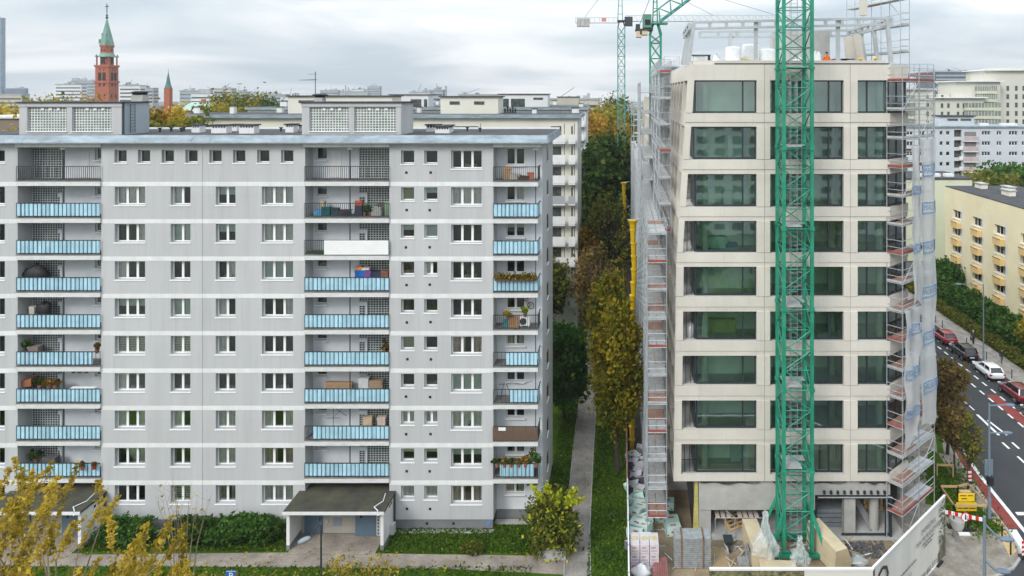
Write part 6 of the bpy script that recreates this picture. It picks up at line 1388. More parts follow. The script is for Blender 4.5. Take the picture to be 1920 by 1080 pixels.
for f in (0, 1):
    for u in (-1.1, 1.1):
        arch(u - .42, Zc(151), Zc(136), .34, w, f); arch(u + .42, Zc(151), Zc(136), .34, w, f); arch(u, Zc(162), Zc(156), .4, w, f); arch(u * 1.3, Zc(184), Zc(176), .35, w, f); arch(u * .9, Zc(133), Zc(129), .2, w, f); arch(u * .55, Zc(121), Zc(108), .42, 2.7, f); arch(u * .6, Zc(97), Zc(92), .22, 2.65, f)
    arch(0, Zc(118), Zc(112), .2, 2.72, f)
for s in (-1, 1):
    for t in (-1, 1):
        b = MB(); b.tube((cxx + s * 3.0, YCH + t * 3.0, Zc(124)), (cxx + s * 3.0, YCH + t * 3.0, Zc(107)), .25); b.tube((cxx + s * 3.3, YCH + t * 2.2, Zc(124)), (cxx + s * 3.3, YCH + t * 2.2, Zc(107)), .2); b.build('pinnacle_column', m_brickr, ch); MB().lathe([(.7, 0), (.75, .2), (.05, 1.5)], (cxx + s * 3.1, YCH + t * 3.0, Zc(107)), 8).build('pinnacle_cap', m_copper, ch)
# second spire and hall with green roof
YC2 = 300; x = X_(315.5, YC2); c2_ = thing('small_church_spire', 'small brick turret with slender green spire beside the autumn trees', 'church spire', (x, YC2, 0)); MB().box(x - 1.15, x + 1.15, YC2 - 1.15, YC2 + 1.15, 0, Z_(165, YC2)).build('turret', m_brickr, c2_); MB().lathe([(1.45, 0), (1.0, 1.6), (.10, 7.0), (.05, 8.6)], (x, YC2, Z_(165, YC2)), 8).build('spire', mat('dark_copper', (.10, .18, .165), .7, .1), c2_)
YH = 250; hx0, hx1 = X_(333, YH), X_(417, YH); hl_ = thing('brick_hall', 'low red brick hall with pale green hipped metal roof', 'hall', ((hx0 + hx1) / 2, YH, 0)); MB().box(hx0, hx1, YH, YH + 14, 0, Z_(207, YH)).build('wall', m_brickr, hl_)
b = MB(); zb2, zt2 = Z_(207, YH), Z_(191.5, YH + 7); b.add([(hx0 - .5, YH - .5, zb2), (hx1 + .5, YH - .5, zb2), (hx1 + .5, YH + 14.5, zb2), (hx0 - .5, YH + 14.5, zb2), (hx0 + 1, YH + 7, zt2), (hx1 - 7.5, YH + 7, zt2)], [(0, 1, 5, 4), (1, 2, 5), (2, 3, 4, 5), (3, 0, 4)]); b.build('roof', mat('pale_green_metal', (.30, .42, .36), .6, .08, .5), hl_); MB().box(X_(372, YH), X_(377, YH), YH - .2, YH + 1.2, zb2 - 1, Z_(198, YH)).build('chimney', m_brickr, hl_); MB().box(X_(380, YH + 7), X_(385, YH + 7), YH + 6, YH + 7.5, zb2, Z_(186, YH + 7)).build('chimney', m_brickr, hl_)
# glass tower and offices, far houses
def office(a, b_, t_, Y, m, band, label, nf=None, dep=30, cat='office building', name='office_building', extra=(), bw=.38, base=None):
    x0, x1, zt = X_(a, Y), X_(b_, Y), Z_(t_, Y); dep = 8 if x1 < -60 else dep; t = thing(name, label, cat, ((x0 + x1) / 2, Y + dep / 2, 0)); MB().box(x0, x1, Y, Y + dep, 0, zt).build('wall', m, t); MB().box(x0 - .4, x1 + .4, Y - .4, Y + dep, zt, zt + .8).build('roof', m_gbl, t)
    n_2 = nf or max(2, int(min(zt, 40) / 3.4)); sx0 = x0 if x0 * 1 > 0 else x0
    for k in range(n_2):
        z = zt - 1.0 - (k + 1) * 3.4 + .6
        if z < 5: break
        MB().box(x0 + .5, x1 - .5, Y - .12, Y - .004, z, z + 3.4 * bw).build('window_band', band, t)
        if x1 < 0: MB().box(x1 + .004, x1 + .12, Y + 1, Y + dep - 1, z, z + 3.4 * bw).build('window_band', band, t)
    rq = random.Random(int(a * 7 + Y))
    for k in range(4): u = rq.uniform(.05, .85); MB().box(x0 + (x1 - x0) * u, x0 + (x1 - x0) * (u + rq.uniform(.03, .14)), Y + 2, Y + 5, zt + .8, zt + .8 + rq.uniform(.8, 2.6)).build('roof_plant', m_gbl, t)
    MB().tube((x0 + (x1 - x0) * rq.random(), Y + 3, zt), (x0 + (x1 - x0) * .5, Y + 3, zt + rq.uniform(3, 7)), .12, n=4).build('roof_mast', m_dark, t)
    for (p, q, s) in extra: MB().box(X_(p, Y + 6), X_(q, Y + 6), Y + min(6, dep * .3), Y + dep - 1, zt + .8, Z_(s, Y + 6)).build('roof_box', m_gbl, t)
    return t
office(-14, 3, 34, 1250, m_bluegl, mat('tower_band', (.20, .27, .33), .4), 'tall blue glass office tower at the far edge of the skyline', 60, 35, extra=(), bw=.3)
office(9, 46, 166, 1250, m_bluegl, m_dkgl, 'low blue podium building joined to the glass tower', 4, 30)
office(104, 152, 159, 700, m_offw, m_dkgl, 'white office with dark window bands left of the church tower', 5, 30); office(134, 180, 152, 760, m_gbl, m_bluegl, 'blue grey glass office standing right behind the church tower', 6, 30, extra=((140, 146, 146),))
office(224, 262, 161, 620, m_offw, m_gblockd, 'pale grey apartment house next to the brick tower', 5, 20, 'apartment house', 'apartment_house', ((236, 252, 158),)); office(258, 287, 166, 680, m_gbl, m_gblockd, 'darker grey house between tower and small spire', 4, 20, 'apartment house', 'apartment_house')
office(337, 372, 171, 640, m_gbl, m_bluegl, 'low glassy grey office beyond the green roofed hall', 4, 25); office(358, 408, 176, 560, m_offw, m_gblockd, 'white apartment house with rows of dark windows above the hall', 5, 20, 'apartment house', 'apartment_house', ((376, 398, 167),)); office(402, 434, 167, 600, m_bei, m_gblockd, 'beige stepped apartment house behind the rounded tree', 5, 20, 'apartment house', 'apartment_house'); office(433, 462, 173, 720, m_gbl, m_bluegl, 'long low blue roofed office above the rounded tree', 3, 20); office(460, 494, 176, 800, m_bei, m_gblockd, 'faint beige house at the skyline beyond the trees', 3, 20, 'apartment house', 'apartment_house'); office(496, 536, 178, 640, m_gbl, m_dkgl, 'grey office with a roof mast near the cream penthouse', 4, 22, extra=((508, 524, 174),)); office(526, 560, 182, 520, m_offw, m_gblockd, 'small white house tucked behind the cream penthouse', 3, 18, 'apartment house', 'apartment_house')
office(600, 634, 170, 900, m_gbl, m_bluegl, 'pale distant house with green roof past the aerial', 3, 20, 'apartment house', 'apartment_house'); office(637, 690, 172, 850, mat('haze_green_roofed', (.33, .38, .37), .9), m_gbl, 'long greenish distant building above the second penthouse', 3, 20, 'building', 'distant_building'); office(689, 712, 163, 1000, m_gbl, m_bluegl, 'small blue grey tower block on the far skyline', 6, 20, 'tower block', 'tower_block'); office(660, 688, 168, 950, m_offw, m_gbl, 'pale twin block beside the small skyline tower', 5, 20, 'tower block', 'tower_block'); office(768, 806, 174, 480, m_offw, m_dkgl, 'white flat roofed house between the rear penthouses', 2, 20, 'apartment house', 'apartment_house'); office(803, 830, 170, 520, m_gbl, m_dkgl, 'dark roofed house with chimney behind the penthouses', 2, 20, 'apartment house', 'apartment_house'); office(860, 935, 178, 600, m_bei, m_gblockd, 'beige house row just above the cream penthouse', 3, 20, 'apartment house', 'apartment_house')
office(1030, 1122, 187, 330, m_bei, m_gblockd, 'beige flat roofed block above the autumn trees by the crane', 6, 20, 'apartment block', 'apartment_block', ((1056, 1073, 181),)); office(1120, 1142, 190, 700, m_offw, m_gbl, 'pale distant high rise beside the crane mast', 6, 20, 'tower block', 'tower_block'); office(1139, 1163, 187, 800, m_bei, m_gbl, 'faint cream high rise just left of the crane mast', 6, 20, 'tower block', 'tower_block')
office(1754, 1828, 135, 600, m_dkgl, mat('office_light_band', (.30, .34, .37), .5), 'dark banded office block rising behind the cream complex', 9, 40, extra=((1760, 1822, 132),), bw=.42); office(1690, 1745, 172, 520, m_offw, m_gblockd, 'white house seen through the corner scaffold', 4, 25, 'apartment house', 'apartment_house')
office(1560, 1690, 178, 700, m_gbl, m_gblockd, 'grey building row hidden mostly behind the new roof', 4, 25, 'building', 'distant_building'); office(-120, 40, 178, 560, m_bei, m_gblockd, 'long beige building half hidden in far yellow trees', 4, 20, 'building', 'distant_building')
b = MB(); xk = X_(410, 700)
for a, t_ in ((648, 160), (653, 163), (836, 161)): b = MB(); b.tube((X_(a, 700), 700, 0), (X_(a, 700), 700, Z_(t_, 700)), 1.1 if a > 700 else .7, n=8); tag(b.build('smokestack', m_gbl), {648: 'taller of the two thin far smokestacks', 653: 'shorter of the two thin far smokestacks', 836: 'single stout far smokestack above the penthouse'}[a], 'smokestack')
# low building roof line behind left end
rb = thing('low_flat_building', 'low brown flat roofed building beyond the grey roof at the edge', 'building', (X_(10, 140), 145, 0)); MB().box(X_(-60, 140), X_(60, 140), 140, 155, 0, Z_(222, 140)).build('wall', mat('brown_wall', (.20, .16, .13), .9), rb); MB().box(X_(-60, 140) - .3, X_(60, 140) + .3, 139.6, 155, Z_(222, 140), Z_(218, 140)).build('roof', m_gable, rb)
# ================================================================== VEGETATION
LM = {
 'yellow': leafmat('leaf_yellow', [(0.177, 0.142, 0.014), (0.330, 0.242, 0.021), (0.496, 0.354, 0.035), (0.649, 0.496, 0.094)], .42),
 'ygreen': leafmat('leaf_yellow_green', [(0.071, 0.100, 0.009), (0.153, 0.171, 0.014), (0.295, 0.236, 0.019), (0.448, 0.342, 0.029)], .4),
 'green': leafmat('leaf_green', [(0.019, 0.065, 0.009), (0.040, 0.109, 0.017), (0.071, 0.153, 0.026), (0.118, 0.201, 0.035)]),
 'dark': leafmat('leaf_dark_green', [(0.014, 0.042, 0.008), (0.031, 0.073, 0.012), (0.059, 0.106, 0.017), (0.106, 0.130, 0.024)]),
 'orange': leafmat('leaf_orange', [(0.106, 0.100, 0.012), (0.236, 0.153, 0.017), (0.401, 0.201, 0.021), (0.496, 0.295, 0.035)], .4),
 'brown': leafmat('leaf_brown', [(.13, .10, .035), (.16, .13, .03), (0.094, 0.065, 0.021), (0.177, 0.118, 0.038), (0.248, 0.165, 0.053), (0.319, 0.212, 0.071)]),
 'olive': leafmat('leaf_olive', [(0.053, 0.077, 0.012), (0.100, 0.130, 0.019), (0.165, 0.177, 0.026), (0.260, 0.224, 0.035)], .4),
 'lime': leafmat('leaf_lime', [(0.071, 0.130, 0.012), (0.177, 0.248, 0.017), (0.378, 0.437, 0.024), (0.590, 0.531, 0.035)]),
}
m_bark = mat('bark', (.055, .045, .035), .95, .3, 4, bump=.4, bscale=12); m_twig = mat('pale_twig', (.26, .20, .14), .9, .2, 4)
NG = np.random.default_rng(5)
def leaf_obj(name, pts, size, m, parent=None, tint=None, elong=1.6, up=.0, jit=.5):
    n = len(pts); nr = NG.normal(size=(n, 3)); nr[:, 2] += up; nr /= np.linalg.norm(nr, axis=1)[:, None]
    a = np.cross(nr, NG.normal(size=(n, 3))); a /= np.linalg.norm(a, axis=1)[:, None] + 1e-9; b = np.cross(nr, a)
    s = size * (1 + jit * NG.normal(size=n)).clip(.4, 2)[:, None]
    v = np.stack([pts - a * s * .5 * elong, pts + b * s * .5, pts + a * s * .5 * elong, pts - b * s * .5], 1).reshape(-1, 3)
    off = np.array(wloc(parent)) if parent is not None else np.array([pts[:, 0].mean(), pts[:, 1].mean(), v[:, 2].min()])
    me = bpy.data.meshes.new(name); me.vertices.add(4 * n); me.vertices.foreach_set('co', (v - off).astype(np.float32).ravel()); me.loops.add(4 * n); me.loops.foreach_set('vertex_index', np.arange(4 * n, dtype=np.int32)); me.polygons.add(n); me.polygons.foreach_set('loop_start', np.arange(0, 4 * n, 4, dtype=np.int32))
    me.update(calc_edges=True); at = me.attributes.new('tint', 'FLOAT', 'FACE'); t = (NG.random(n) if tint is None else tint); at.data.foreach_set('value', np.clip(t, 0, 1).astype(np.float32)); me.materials.append(m); me.validate()
    o = bpy.data.objects.new(name, me); COL.objects.link(o); o.parent = parent; o.location = (0, 0, 0) if parent is not None else tuple(off); return o
def crown_pts(c, r, n, k, spread=.34, shell=.55, zcut=None):
    """k clumps in an ellipsoid c,r; n leaves in all; returns points and tints"""
    d = NG.normal(size=(k, 3)); d /= np.linalg.norm(d, axis=1)[:, None]; rad = (shell + (1 - shell) * NG.random(k)) ** .7 * NG.uniform(.78, 1.08, k); cc = np.array(c) + d * rad[:, None] * np.array(r)
    idx = NG.integers(0, k, n); cs = NG.uniform(.6, 1.25, k); p = cc[idx] + NG.normal(size=(n, 3)) * (np.array(r) * spread * .55 * cs[idx][:, None]) * np.array([1, 1, .75])
    ct = NG.uniform(.12, .88, k); t = ct[idx] + NG.normal(size=n) * .16; return p, t, cc
def tree(name, label, base, h, r, kind, n, k, ls, cz=.62, rz=.42, trunk=True, group=None, off=(0, 0), spread=.34, limbs=9, tr=None, cat='tree', bare=0):
    t = thing(name, label, cat, base, group); c = (base[0] + off[0], base[1] + off[1], base[2] + h * cz); p, ti, cc = crown_pts(c, (r, r, h * rz), n, k, spread); p[:, 2] = np.maximum(p[:, 2], base[2] + .1)
    tb = MB(); tr = tr or max(.09, h * .018); top = Vector((c[0], c[1], base[2] + h * (cz + rz * .3))); b0 = Vector(base); mid = b0.lerp(top, .45) + Vector((rnd.uniform(-.2, .2), rnd.uniform(-.2, .2), 0)); tb.path([b0, mid, top], [tr, tr * .7, tr * .2], n=7)
    for i in range(min(limbs, len(cc))):
        e = Vector(cc[i]); s = b0.lerp(top, rnd.uniform(.3, .75)); m2 = s.lerp(e, .5) + Vector((0, 0, -.06 * h * rnd.random())); tb.path([s, m2, e], [tr * .42, tr * .26, tr * .08], n=5)
    if trunk: tb.build('trunk', m_bark, t)
    if bare:
        bw = MB()
        for i in range(bare):
            e = Vector(cc[i % len(cc)]) + Vector((rnd.gauss(0, r * .2), rnd.gauss(0, r * .2), rnd.gauss(0, h * .08))); s = b0.lerp(top, rnd.uniform(.35, .95)); bw.path([s, s.lerp(e, .5) + Vector((rnd.gauss(0, .2), rnd.gauss(0, .2), .2)), e], [.05, .03, .012], n=3)
        bw.build('twigs', m_bark if kind != 'brown' else mat('grey_twig', (.19, .15, .115), .9, .2, 4), t)
    leaf_obj('crown', p, ls, LM[kind], t, ti); return t
def shrub(name, label, c, r, kind, n, k, ls, cat='shrub', group=None):
    t = thing(name, label, cat, (c[0], c[1], 0), group); p, ti, cc = crown_pts(c, r, n, k, .36, .3); p = p[p[:, 2] > .02]; ti = ti[:len(p)]
    b = MB()
    for i in range(10): b.tube((c[0] + rnd.uniform(-.3, .3), c[1] + rnd.uniform(-.2, .2), 0), tuple(cc[i % len(cc)]), .03, .01, n=4)
    b.build('stem', m_bark, t); leaf_obj('foliage', p, ls, LM[kind], t, ti); return t
# the lane between the buildings
tree('lane_tree', 'dark green round tree against the gable by the lane', (-5.6, 67, 0), 9.8, 2.3, 'green', 11000, 80, .24, cz=.56, rz=.42)
tree('lane_tree', 'yellow brown leafy tree touching the scaffold by the lane', (-.3, 57.5, 0), 14.6, 2.0, 'ygreen', 12500, 95, .19, cz=.60, rz=.38)
tree('lane_tree', 'second yellow brown tree standing just behind the first', (-1.5, 76, 0), 12.0, 2.0, 'ygreen', 5500, 80, .25, cz=.6, rz=.4)
tree('lane_tree', 'forked dark trunk tree with orange and green top beyond the gable', (-8.2, 97, 0), 14.0, 4.2, 'orange', 9000, 80, .30, cz=.68, rz=.32)
tree('lane_tree', 'olive tree with patchy orange leaves beside the second block', (-10.5, 88, 0), 11.5, 3.2, 'olive', 9000, 70, .32, cz=.6, rz=.36)
tree('lane_tree', 'half bare brown tree with fine twigs beside the scaffold', (-1.9, 100, 0), 17.0, 4.0, 'olive', 3000, 90, .26, cz=.62, rz=.40, bare=420)
tree('lane_tree', 'thin bare twiggy tree near the second chute', (-3.0, 84, 0), 13.5, 2.8, 'brown', 4500, 70, .22, cz=.6, rz=.38, bare=300)
for i, (x, y, h, r, kd, lab) in enumerate(((-6.5, 128, 22, 5.5, 'dark', 'large dark green tree standing beyond the half bare tree'), (-1.5, 136, 24, 5.5, 'dark', 'dark tree touching the base of the far crane'), (-9.5, 152, 25, 6, 'olive', 'olive tree in front of the orange far trees'), (-4.5, 172, 27, 6.5, 'orange', 'tall orange autumn tree on the lane line'), (-10, 190, 26, 6, 'orange', 'orange autumn tree near the beige far block'), (-3, 205, 28, 7, 'ygreen', 'yellowish autumn tree just left of the far crane mast'), (-6, 240, 29, 8, 'ygreen', 'yellow green tree at the far end of the lane'), (-1, 260, 31, 8, 'dark', 'tall dark tree at the far end beside the crane'))): tree('far_lane_tree', lab, (x, y, 0), h, r, kd, 5200, 70, .5, cz=.6, rz=.4)
# trees behind the grey roof
for (px, y, h, r, kd, lab) in ((288, 84, 29.3, 2.6, 'orange', 'yellow orange tree rising beside the metal clad penthouse'), (318, 88, 30.0, 3.0, 'yellow', 'tallest yellow poplar between penthouse and brick hall'), (305, 78, 28.6, 2.4, 'olive', 'olive lower tree just over the roof edge'), (345, 80, 28.2, 2.6, 'olive', 'olive young tree before the brick hall'), (378, 83, 28.2, 2.4, 'olive', 'sparse olive treetop beside the roof chimneys')): tree('roofline_tree', lab, (X_(px, y), y, 0), h, r, kd, 8000, 60, .30, cz=.80, rz=.21)
for (px, y, t_, r, kd, lab) in ((445, 210, 179, 9, 'ygreen', 'broad rounded yellow green tree beyond the hall'), (480, 215, 182, 9, 'olive', 'rounded olive tree next to the yellow green one'), (508, 205, 187, 6, 'dark', 'darker small tree before the cream penthouse'), (415, 220, 184, 6, 'olive', 'olive tree at the end of the green roof'), (30, 170, 193, 8, 'yellow', 'broad yellow tree behind the roof at the picture edge'), (75, 180, 188, 9, 'ygreen', 'yellow green tree before the white banded office'), (125, 210, 187, 8, 'ygreen', 'low yellow green tree behind the first penthouse'), (180, 215, 190, 8, 'orange', 'orange tree at the foot of the brick tower'), (-10, 120, 232, 7, 'yellow', 'low yellow tree just above the roof edge'), (1752, 205, 300, 6, 'olive', 'olive tree before the white block'), (1860, 150, 322, 6, 'olive', 'loose olive tree above the yellow block roof'), (1905, 158, 312, 8, 'green', 'large green tree above the yellow block roof'), (1945, 150, 318, 6, 'green', 'green tree cut by the picture edge above the yellow roof')):
    zt = Z_(t_, y); tree('park_tree', lab, (X_(px, y), y, 0), zt, r, kd, 7000, 60, .5, cz=.68, rz=.33)
# far woodland
pp, tt = [], []
for k in range(150):
    y = NG.uniform(420, 1500); px = NG.uniform(-150, 2000); zt = NG.uniform(9, 17) if y < 900 else NG.uniform(12, 20); c = np.array([X_(px, y), y, zt * .6]); p = c + NG.normal(size=(420, 3)) * np.array([7, 6, zt * .18]); pp.append(p); tt.append(np.clip(NG.uniform(.1, .9) + NG.normal(size=420) * .15, 0, 1))
o = leaf_obj('far_treetops', np.concatenate(pp), 2.0, LM['olive'], None, np.concatenate(tt)); tag(o, 'far mass of autumn treetops between the distant houses', 'trees', kind='stuff')
# street hedges and trees
def hedge(lab, pts, w, h, kind, n, ls):
    t = thing('hedge', lab, 'hedge', (*pts[0], 0)); ps = []; 
    for i in range(n):
        s = NG.random() * (len(pts) - 1); k = int(s); f = s - k; x = pts[k][0] + (pts[k+1][0] - pts[k][0]) * f; y = pts[k][1] + (pts[k+1][1] - pts[k][1]) * f; hh = h * (1 + .18 * math.sin(y * 1.7) + .1 * math.sin(y * 4.1)); u, v = NG.uniform(-1, 1), NG.random() ** .6; sq = math.sqrt(max(0, 1 - max(0, v - .5) ** 2 * 3)); ps.append((x + u * w * sq + NG.normal() * .08, y, hh * v))
    leaf_obj('foliage', np.array(ps), ls, LM[kind], t); b = MB(); 
    for k in range(0, 30): f = k / 30 * (len(pts) - 1.01); i = int(f); x = pts[i][0] + (pts[i+1][0] - pts[i][0]) * (f - i); y = pts[i][1] + (pts[i+1][1] - pts[i][1]) * (f - i); b.tube((x, y, 0), (x, y, h * .7), .04, n=4)
    b.build('stem', m_bark, t)
hedge('low clipped hedge along the far footway', [(47.1, 70), (47.1, 85), (47.0, 100), (47.0, 118)], .8, 1.2, 'olive', 16000, .16); hedge('taller loose green hedge in front of the yellow block', [(49.6, 78), (49.6, 95), (49.5, 112)], 1.7, 3.3, 'green', 26000, .22)
tree('willow_tree', 'pale green weeping tree at the picture edge by the hedge', (50.6, 80.5, 0), 6.6, 2.8, 'ygreen', 12000, 60, .2, cz=.55, rz=.45); tree('willow_tree', 'round pale green bush tree in front of the weeping tree', (48.9, 75.5, 0), 4.6, 2.0, 'olive', 8000, 50, .18, cz=.55, rz=.45); tree('hedge_tree', 'tall green bush at the corner of the yellow block', (51.3, 108, 0), 5.2, 2.6, 'green', 9000, 50, .25, cz=.55, rz=.45)
tree('street_tree', 'orange brown street tree beside the scaffold netting', (28.9, 60.5, 0), 8.8, 2.1, 'brown', 2600, 55, .2, cz=.68, rz=.28, bare=120); tree('street_tree', 'small orange brown tree at the foot of the scaffold', (27.9, 57.2, 0), 6.0, 1.4, 'brown', 1800, 30, .2, cz=.68, rz=.3, bare=30)
p = G_(1816, 915); tree('sapling', 'sparse grey green sapling by the red cycle lane', (p.x, p.y, 0), 5.4, 1.1, 'olive', 1300, 34, .13, cz=.66, rz=.36, bare=110, tr=.04, off=(.45, .6))
# shrubs around the grey block
def gx(px, Y): return X_(px, Y)
shrub('bush', 'dense dark green bush next to the far porch wall', (gx(225, 48.6), 48.6, .9), (1.15, .85, .85), 'green', 6500, 45, .14); shrub('bush', 'dense round green bush beside the dark one', (gx(260, 48.5), 48.5, .8), (1.0, .85, .8), 'green', 5500, 40, .14)
shrub('bush', 'wide dark green bush under the middle windows', (gx(370, 48.7), 48.7, .9), (2.0, .85, .85), 'dark', 8000, 60, .14); shrub('bush', 'broad green bush in the middle of the lawn', (gx(435, 48.6), 48.6, 1.0), (1.6, .9, .95), 'green', 8000, 60, .14); shrub('bush', 'rounded green bush next to the porch lawn', (gx(492, 48.6), 48.6, .95), (1.25, .9, .85), 'green', 6500, 45, .14)
t = shrub('corner_shrub', 'big shrub with bright yellow tips at the gable corner', (gx(1035, 47.6), 47.6, 2.0), (1.6, 1.4, 2.0), 'olive', 14000, 80, .14); pts = []; 
for k in range(16):
    a = NG.uniform(-1.4, 1.9); b0 = np.array([gx(1040, 47.6) + a * .6, 47.4 + NG.uniform(-.5, .5), 3.4]); e0 = b0 + np.array([a * .55, NG.uniform(-.3, .3), NG.uniform(.5, 1.3)]); pts.append(b0 + (e0 - b0) * NG.random((70, 1)) + NG.normal(size=(70, 3)) * .07)
pts.append(np.array([gx(1030, 46.3), 46.4, 2.0]) + NG.normal(size=(160, 3)) * np.array([.9, .2, 1.0])); leaf_obj('yellow_tips', np.concatenate(pts), .14, LM['lime'], t, NG.uniform(.4, 1, 16 * 70 + 160))
shrub('small_shrub', 'low grey green clump on the lawn before the small windows', (gx(890, 47.6), 47.6, .35), (.8, .5, .4), 'olive', 1600, 16, .13)
for px, py, lab in ((1155, 885, 'small leafy weed clump on the grass strip near the fence'), (1140, 1045, 'pale leafy weed clump lower on the grass strip'), (1150, 970, 'round green weed tuft halfway down the grass strip')): p = G_(px, py); shrub('weed_clump', lab, (p.x, p.y, .15), (.5, .4, .2), 'green', 500, 10, .12, 'plant')
# lawn tufts: grass and weeds nobody could count
q = []
for (xa, xb, ya, yb_, n_2) in ((-60, -6, 40, 46.1, 26000), (-38, -23.6, 47.6, 49.6, 7000), (-16.6, -5, 47.4, 50.5, 9000), (-2.3, .4, 44, 75, 14000), (-5.9, -4.3, 52, 75, 5000)): q.append(np.stack([NG.uniform(xa, xb, n_2), NG.uniform(ya, yb_, n_2), NG.uniform(.01, .10, n_2)], 1))
o = leaf_obj('grass', np.concatenate(q), .075, leafmat('leaf_grass', [(.025, .07, .005), (.05, .115, .008), (.085, .165, .014), (.15, .20, .02)]), None, None, 2.2); tag(o, 'short uneven lawn grass and weeds round the grey block', 'grass', kind='stuff')
v = []
for (px, py, s) in ((1776, 895, 2.5), (1820, 972, 2.0), (1855, 988, .6), (1775, 940, 1.2)): p = G_(px, py); n_2 = 1500; v.append(np.stack([NG.normal(p.x, s * .45, n_2), NG.normal(p.y, s * .5, n_2), NG.uniform(.01, .14, n_2)], 1))
o = leaf_obj('grass', np.concatenate(v), .10, bpy.data.materials['leaf_grass'], None, None, 2.2); tag(o, 'short grass of the verge inside the timber guard', 'grass', kind='stuff')
n_2 = 700; fl = np.stack([NG.uniform(-5.5, .3, n_2), NG.uniform(50, 90, n_2), NG.uniform(.02, .04, n_2)], 1); fl2 = np.stack([NG.uniform(-40, -6, 500), NG.uniform(44, 48, 500), NG.uniform(.03, .05, 500)], 1)
o = leaf_obj('fallen_leaves', np.concatenate([fl, fl2]), .11, LM['yellow'], None, None, 1.4, 3.0); tag(o, 'fallen yellow leaves scattered over lane and lawns', 'leaves', kind='stuff')
# foreground tree with upright yellow shoots
fx = [(-120, 815), (0, 815), (35, 792), (70, 850), (105, 880), (150, 838), (180, 900), (215, 905), (240, 965), (290, 930), (345, 960), (362, 1015), (385, 1095)]
def env(px):
    for (a, b), (c, d) in zip(fx, fx[1:]):
        if a <= px <= c: return b + (d - b) * (px - a) / (c - a)
    return 1100
t = thing('foreground_tree', 'large yellow leaved tree with upright shoots in the near corner', 'tree', (X_(60, 28), 28, 0)); tw = MB(); lp = []; lt_ = []
tw.path([Vector((X_(40, 28), 28, 0)), Vector((X_(50, 28), 28, 6)), Vector((X_(90, 28), 28, 11))], [.30, .22, .1], n=8)
for k in range(165):
    Y = NG.uniform(25, 31); px = NG.uniform(-90, 385); e = env(px); py = e + (NG.random() ** .85) * max(30, 1190 - e) + (0 if k % 4 else -8); tip = P_(px, py, Y); L_ = NG.uniform(1.2, 2.6); d = Vector((NG.normal(.38, .22), NG.normal(0, .22), 1)).normalized(); s = tip - d * L_
    tw.path([s, s.lerp(tip, .5) + Vector((NG.normal() * .06, 0, 0)), tip], [.022, .013, .004], n=4); n_2 = int(62 * L_); f = NG.random((n_2, 1)) ** .8; clump = .03 + .085 * np.sin(f * math.pi) ** .5
    lp.append(np.array(s) + (np.array(tip) - np.array(s)) * f + NG.normal(size=(n_2, 3)) * clump * .75); lt_.append(np.clip(NG.uniform(.2, .8) + NG.normal(size=n_2) * .2, 0, 1))
    if k % 3 == 0: tw.path([Vector((X_(80 + px * .2, 28), 28, 10)), s], [.05, .022], n=4)
tw.build('branches', m_twig, t); leaf_obj('crown', np.concatenate(lp), .088, LM['yellow'], t, np.concatenate(lt_), 1.7)
# lower bare shoots and yellow tops along the picture's lower edge
def shoots(lab, px0, px1, ytop, Y, n, leaves, ls=.08, m=None):
    t = thing('tall_shrub', lab, 'shrub', (X_((px0 + px1) / 2, Y), Y, 0)); b = MB(); lp = []
    for k in range(n):
        px = NG.uniform(px0, px1); y2 = Y + NG.uniform(-1.2, 1.2); tip = P_(px, ytop + NG.random() ** 1.4 * 70, y2); s = Vector((X_((px0 + px1) / 2 + (px - (px0 + px1) / 2) * .5, y2), y2, max(.2, tip.z - NG.uniform(2, 3.5)))); b.path([Vector((X_((px0 + px1) / 2, Y), Y, 0)), s, s.lerp(tip, .5) + Vector((NG.normal() * .1, 0, 0)), tip], [.03, .018, .01, .004], n=4)
        for j in range(3): q0 = s.lerp(tip, NG.uniform(.3, .9)); q1 = q0 + Vector((NG.normal() * .35, NG.normal() * .2, NG.uniform(.2, .6))); b.tube(q0, q1, .008, .003, n=3); lp.append(np.array(q1) + NG.normal(size=(max(1, leaves // 3), 3)) * .10)
        lp.append(np.array(s) + (np.array(tip) - np.array(s)) * NG.uniform(.4, 1, (max(1, leaves), 1)) + NG.normal(size=(max(1, leaves), 3)) * .10)
    b.build('branches', m_twig, t); leaf_obj('foliage', np.concatenate(lp), ls, LM['yellow'], t); return t
shoots('sparse shrub top with golden leaves before the porch path', 615, 745, 1035, 40, 34, 22, .09); shoots('nearly bare pale shoots in front of the middle bushes', 285, 400, 880, 36, 14, 1); shoots('low golden shrub tips at the lower lawn edge', 400, 600, 1068, 42, 30, 12, .09)
# low stone wall by the lane, bench slab
sw = thing('stone_wall', 'low pale stone block wall at the end of the lawn by the lane', 'wall', (X_(1035, 46.9), 46.9, 0))
xa, xb = X_(1009, 46.7), X_(1061, 46.7)
for j in range(3):
    for k in range(5): w = (xb - xa) / 5; o_ = (w / 2 if j % 2 else 0); x0 = xa + k * w + o_; MB().box(x0 + .006, min(xb, x0 + w - .006), 46.7 + rnd.uniform(-.01, .01), 47.0, j * .24, j * .24 + .23).build('stone', m_conc, sw)
MB().box(xa - .04, xb + .04, 46.65, 47.05, .72, .80).build('coping', m_kerb, sw)

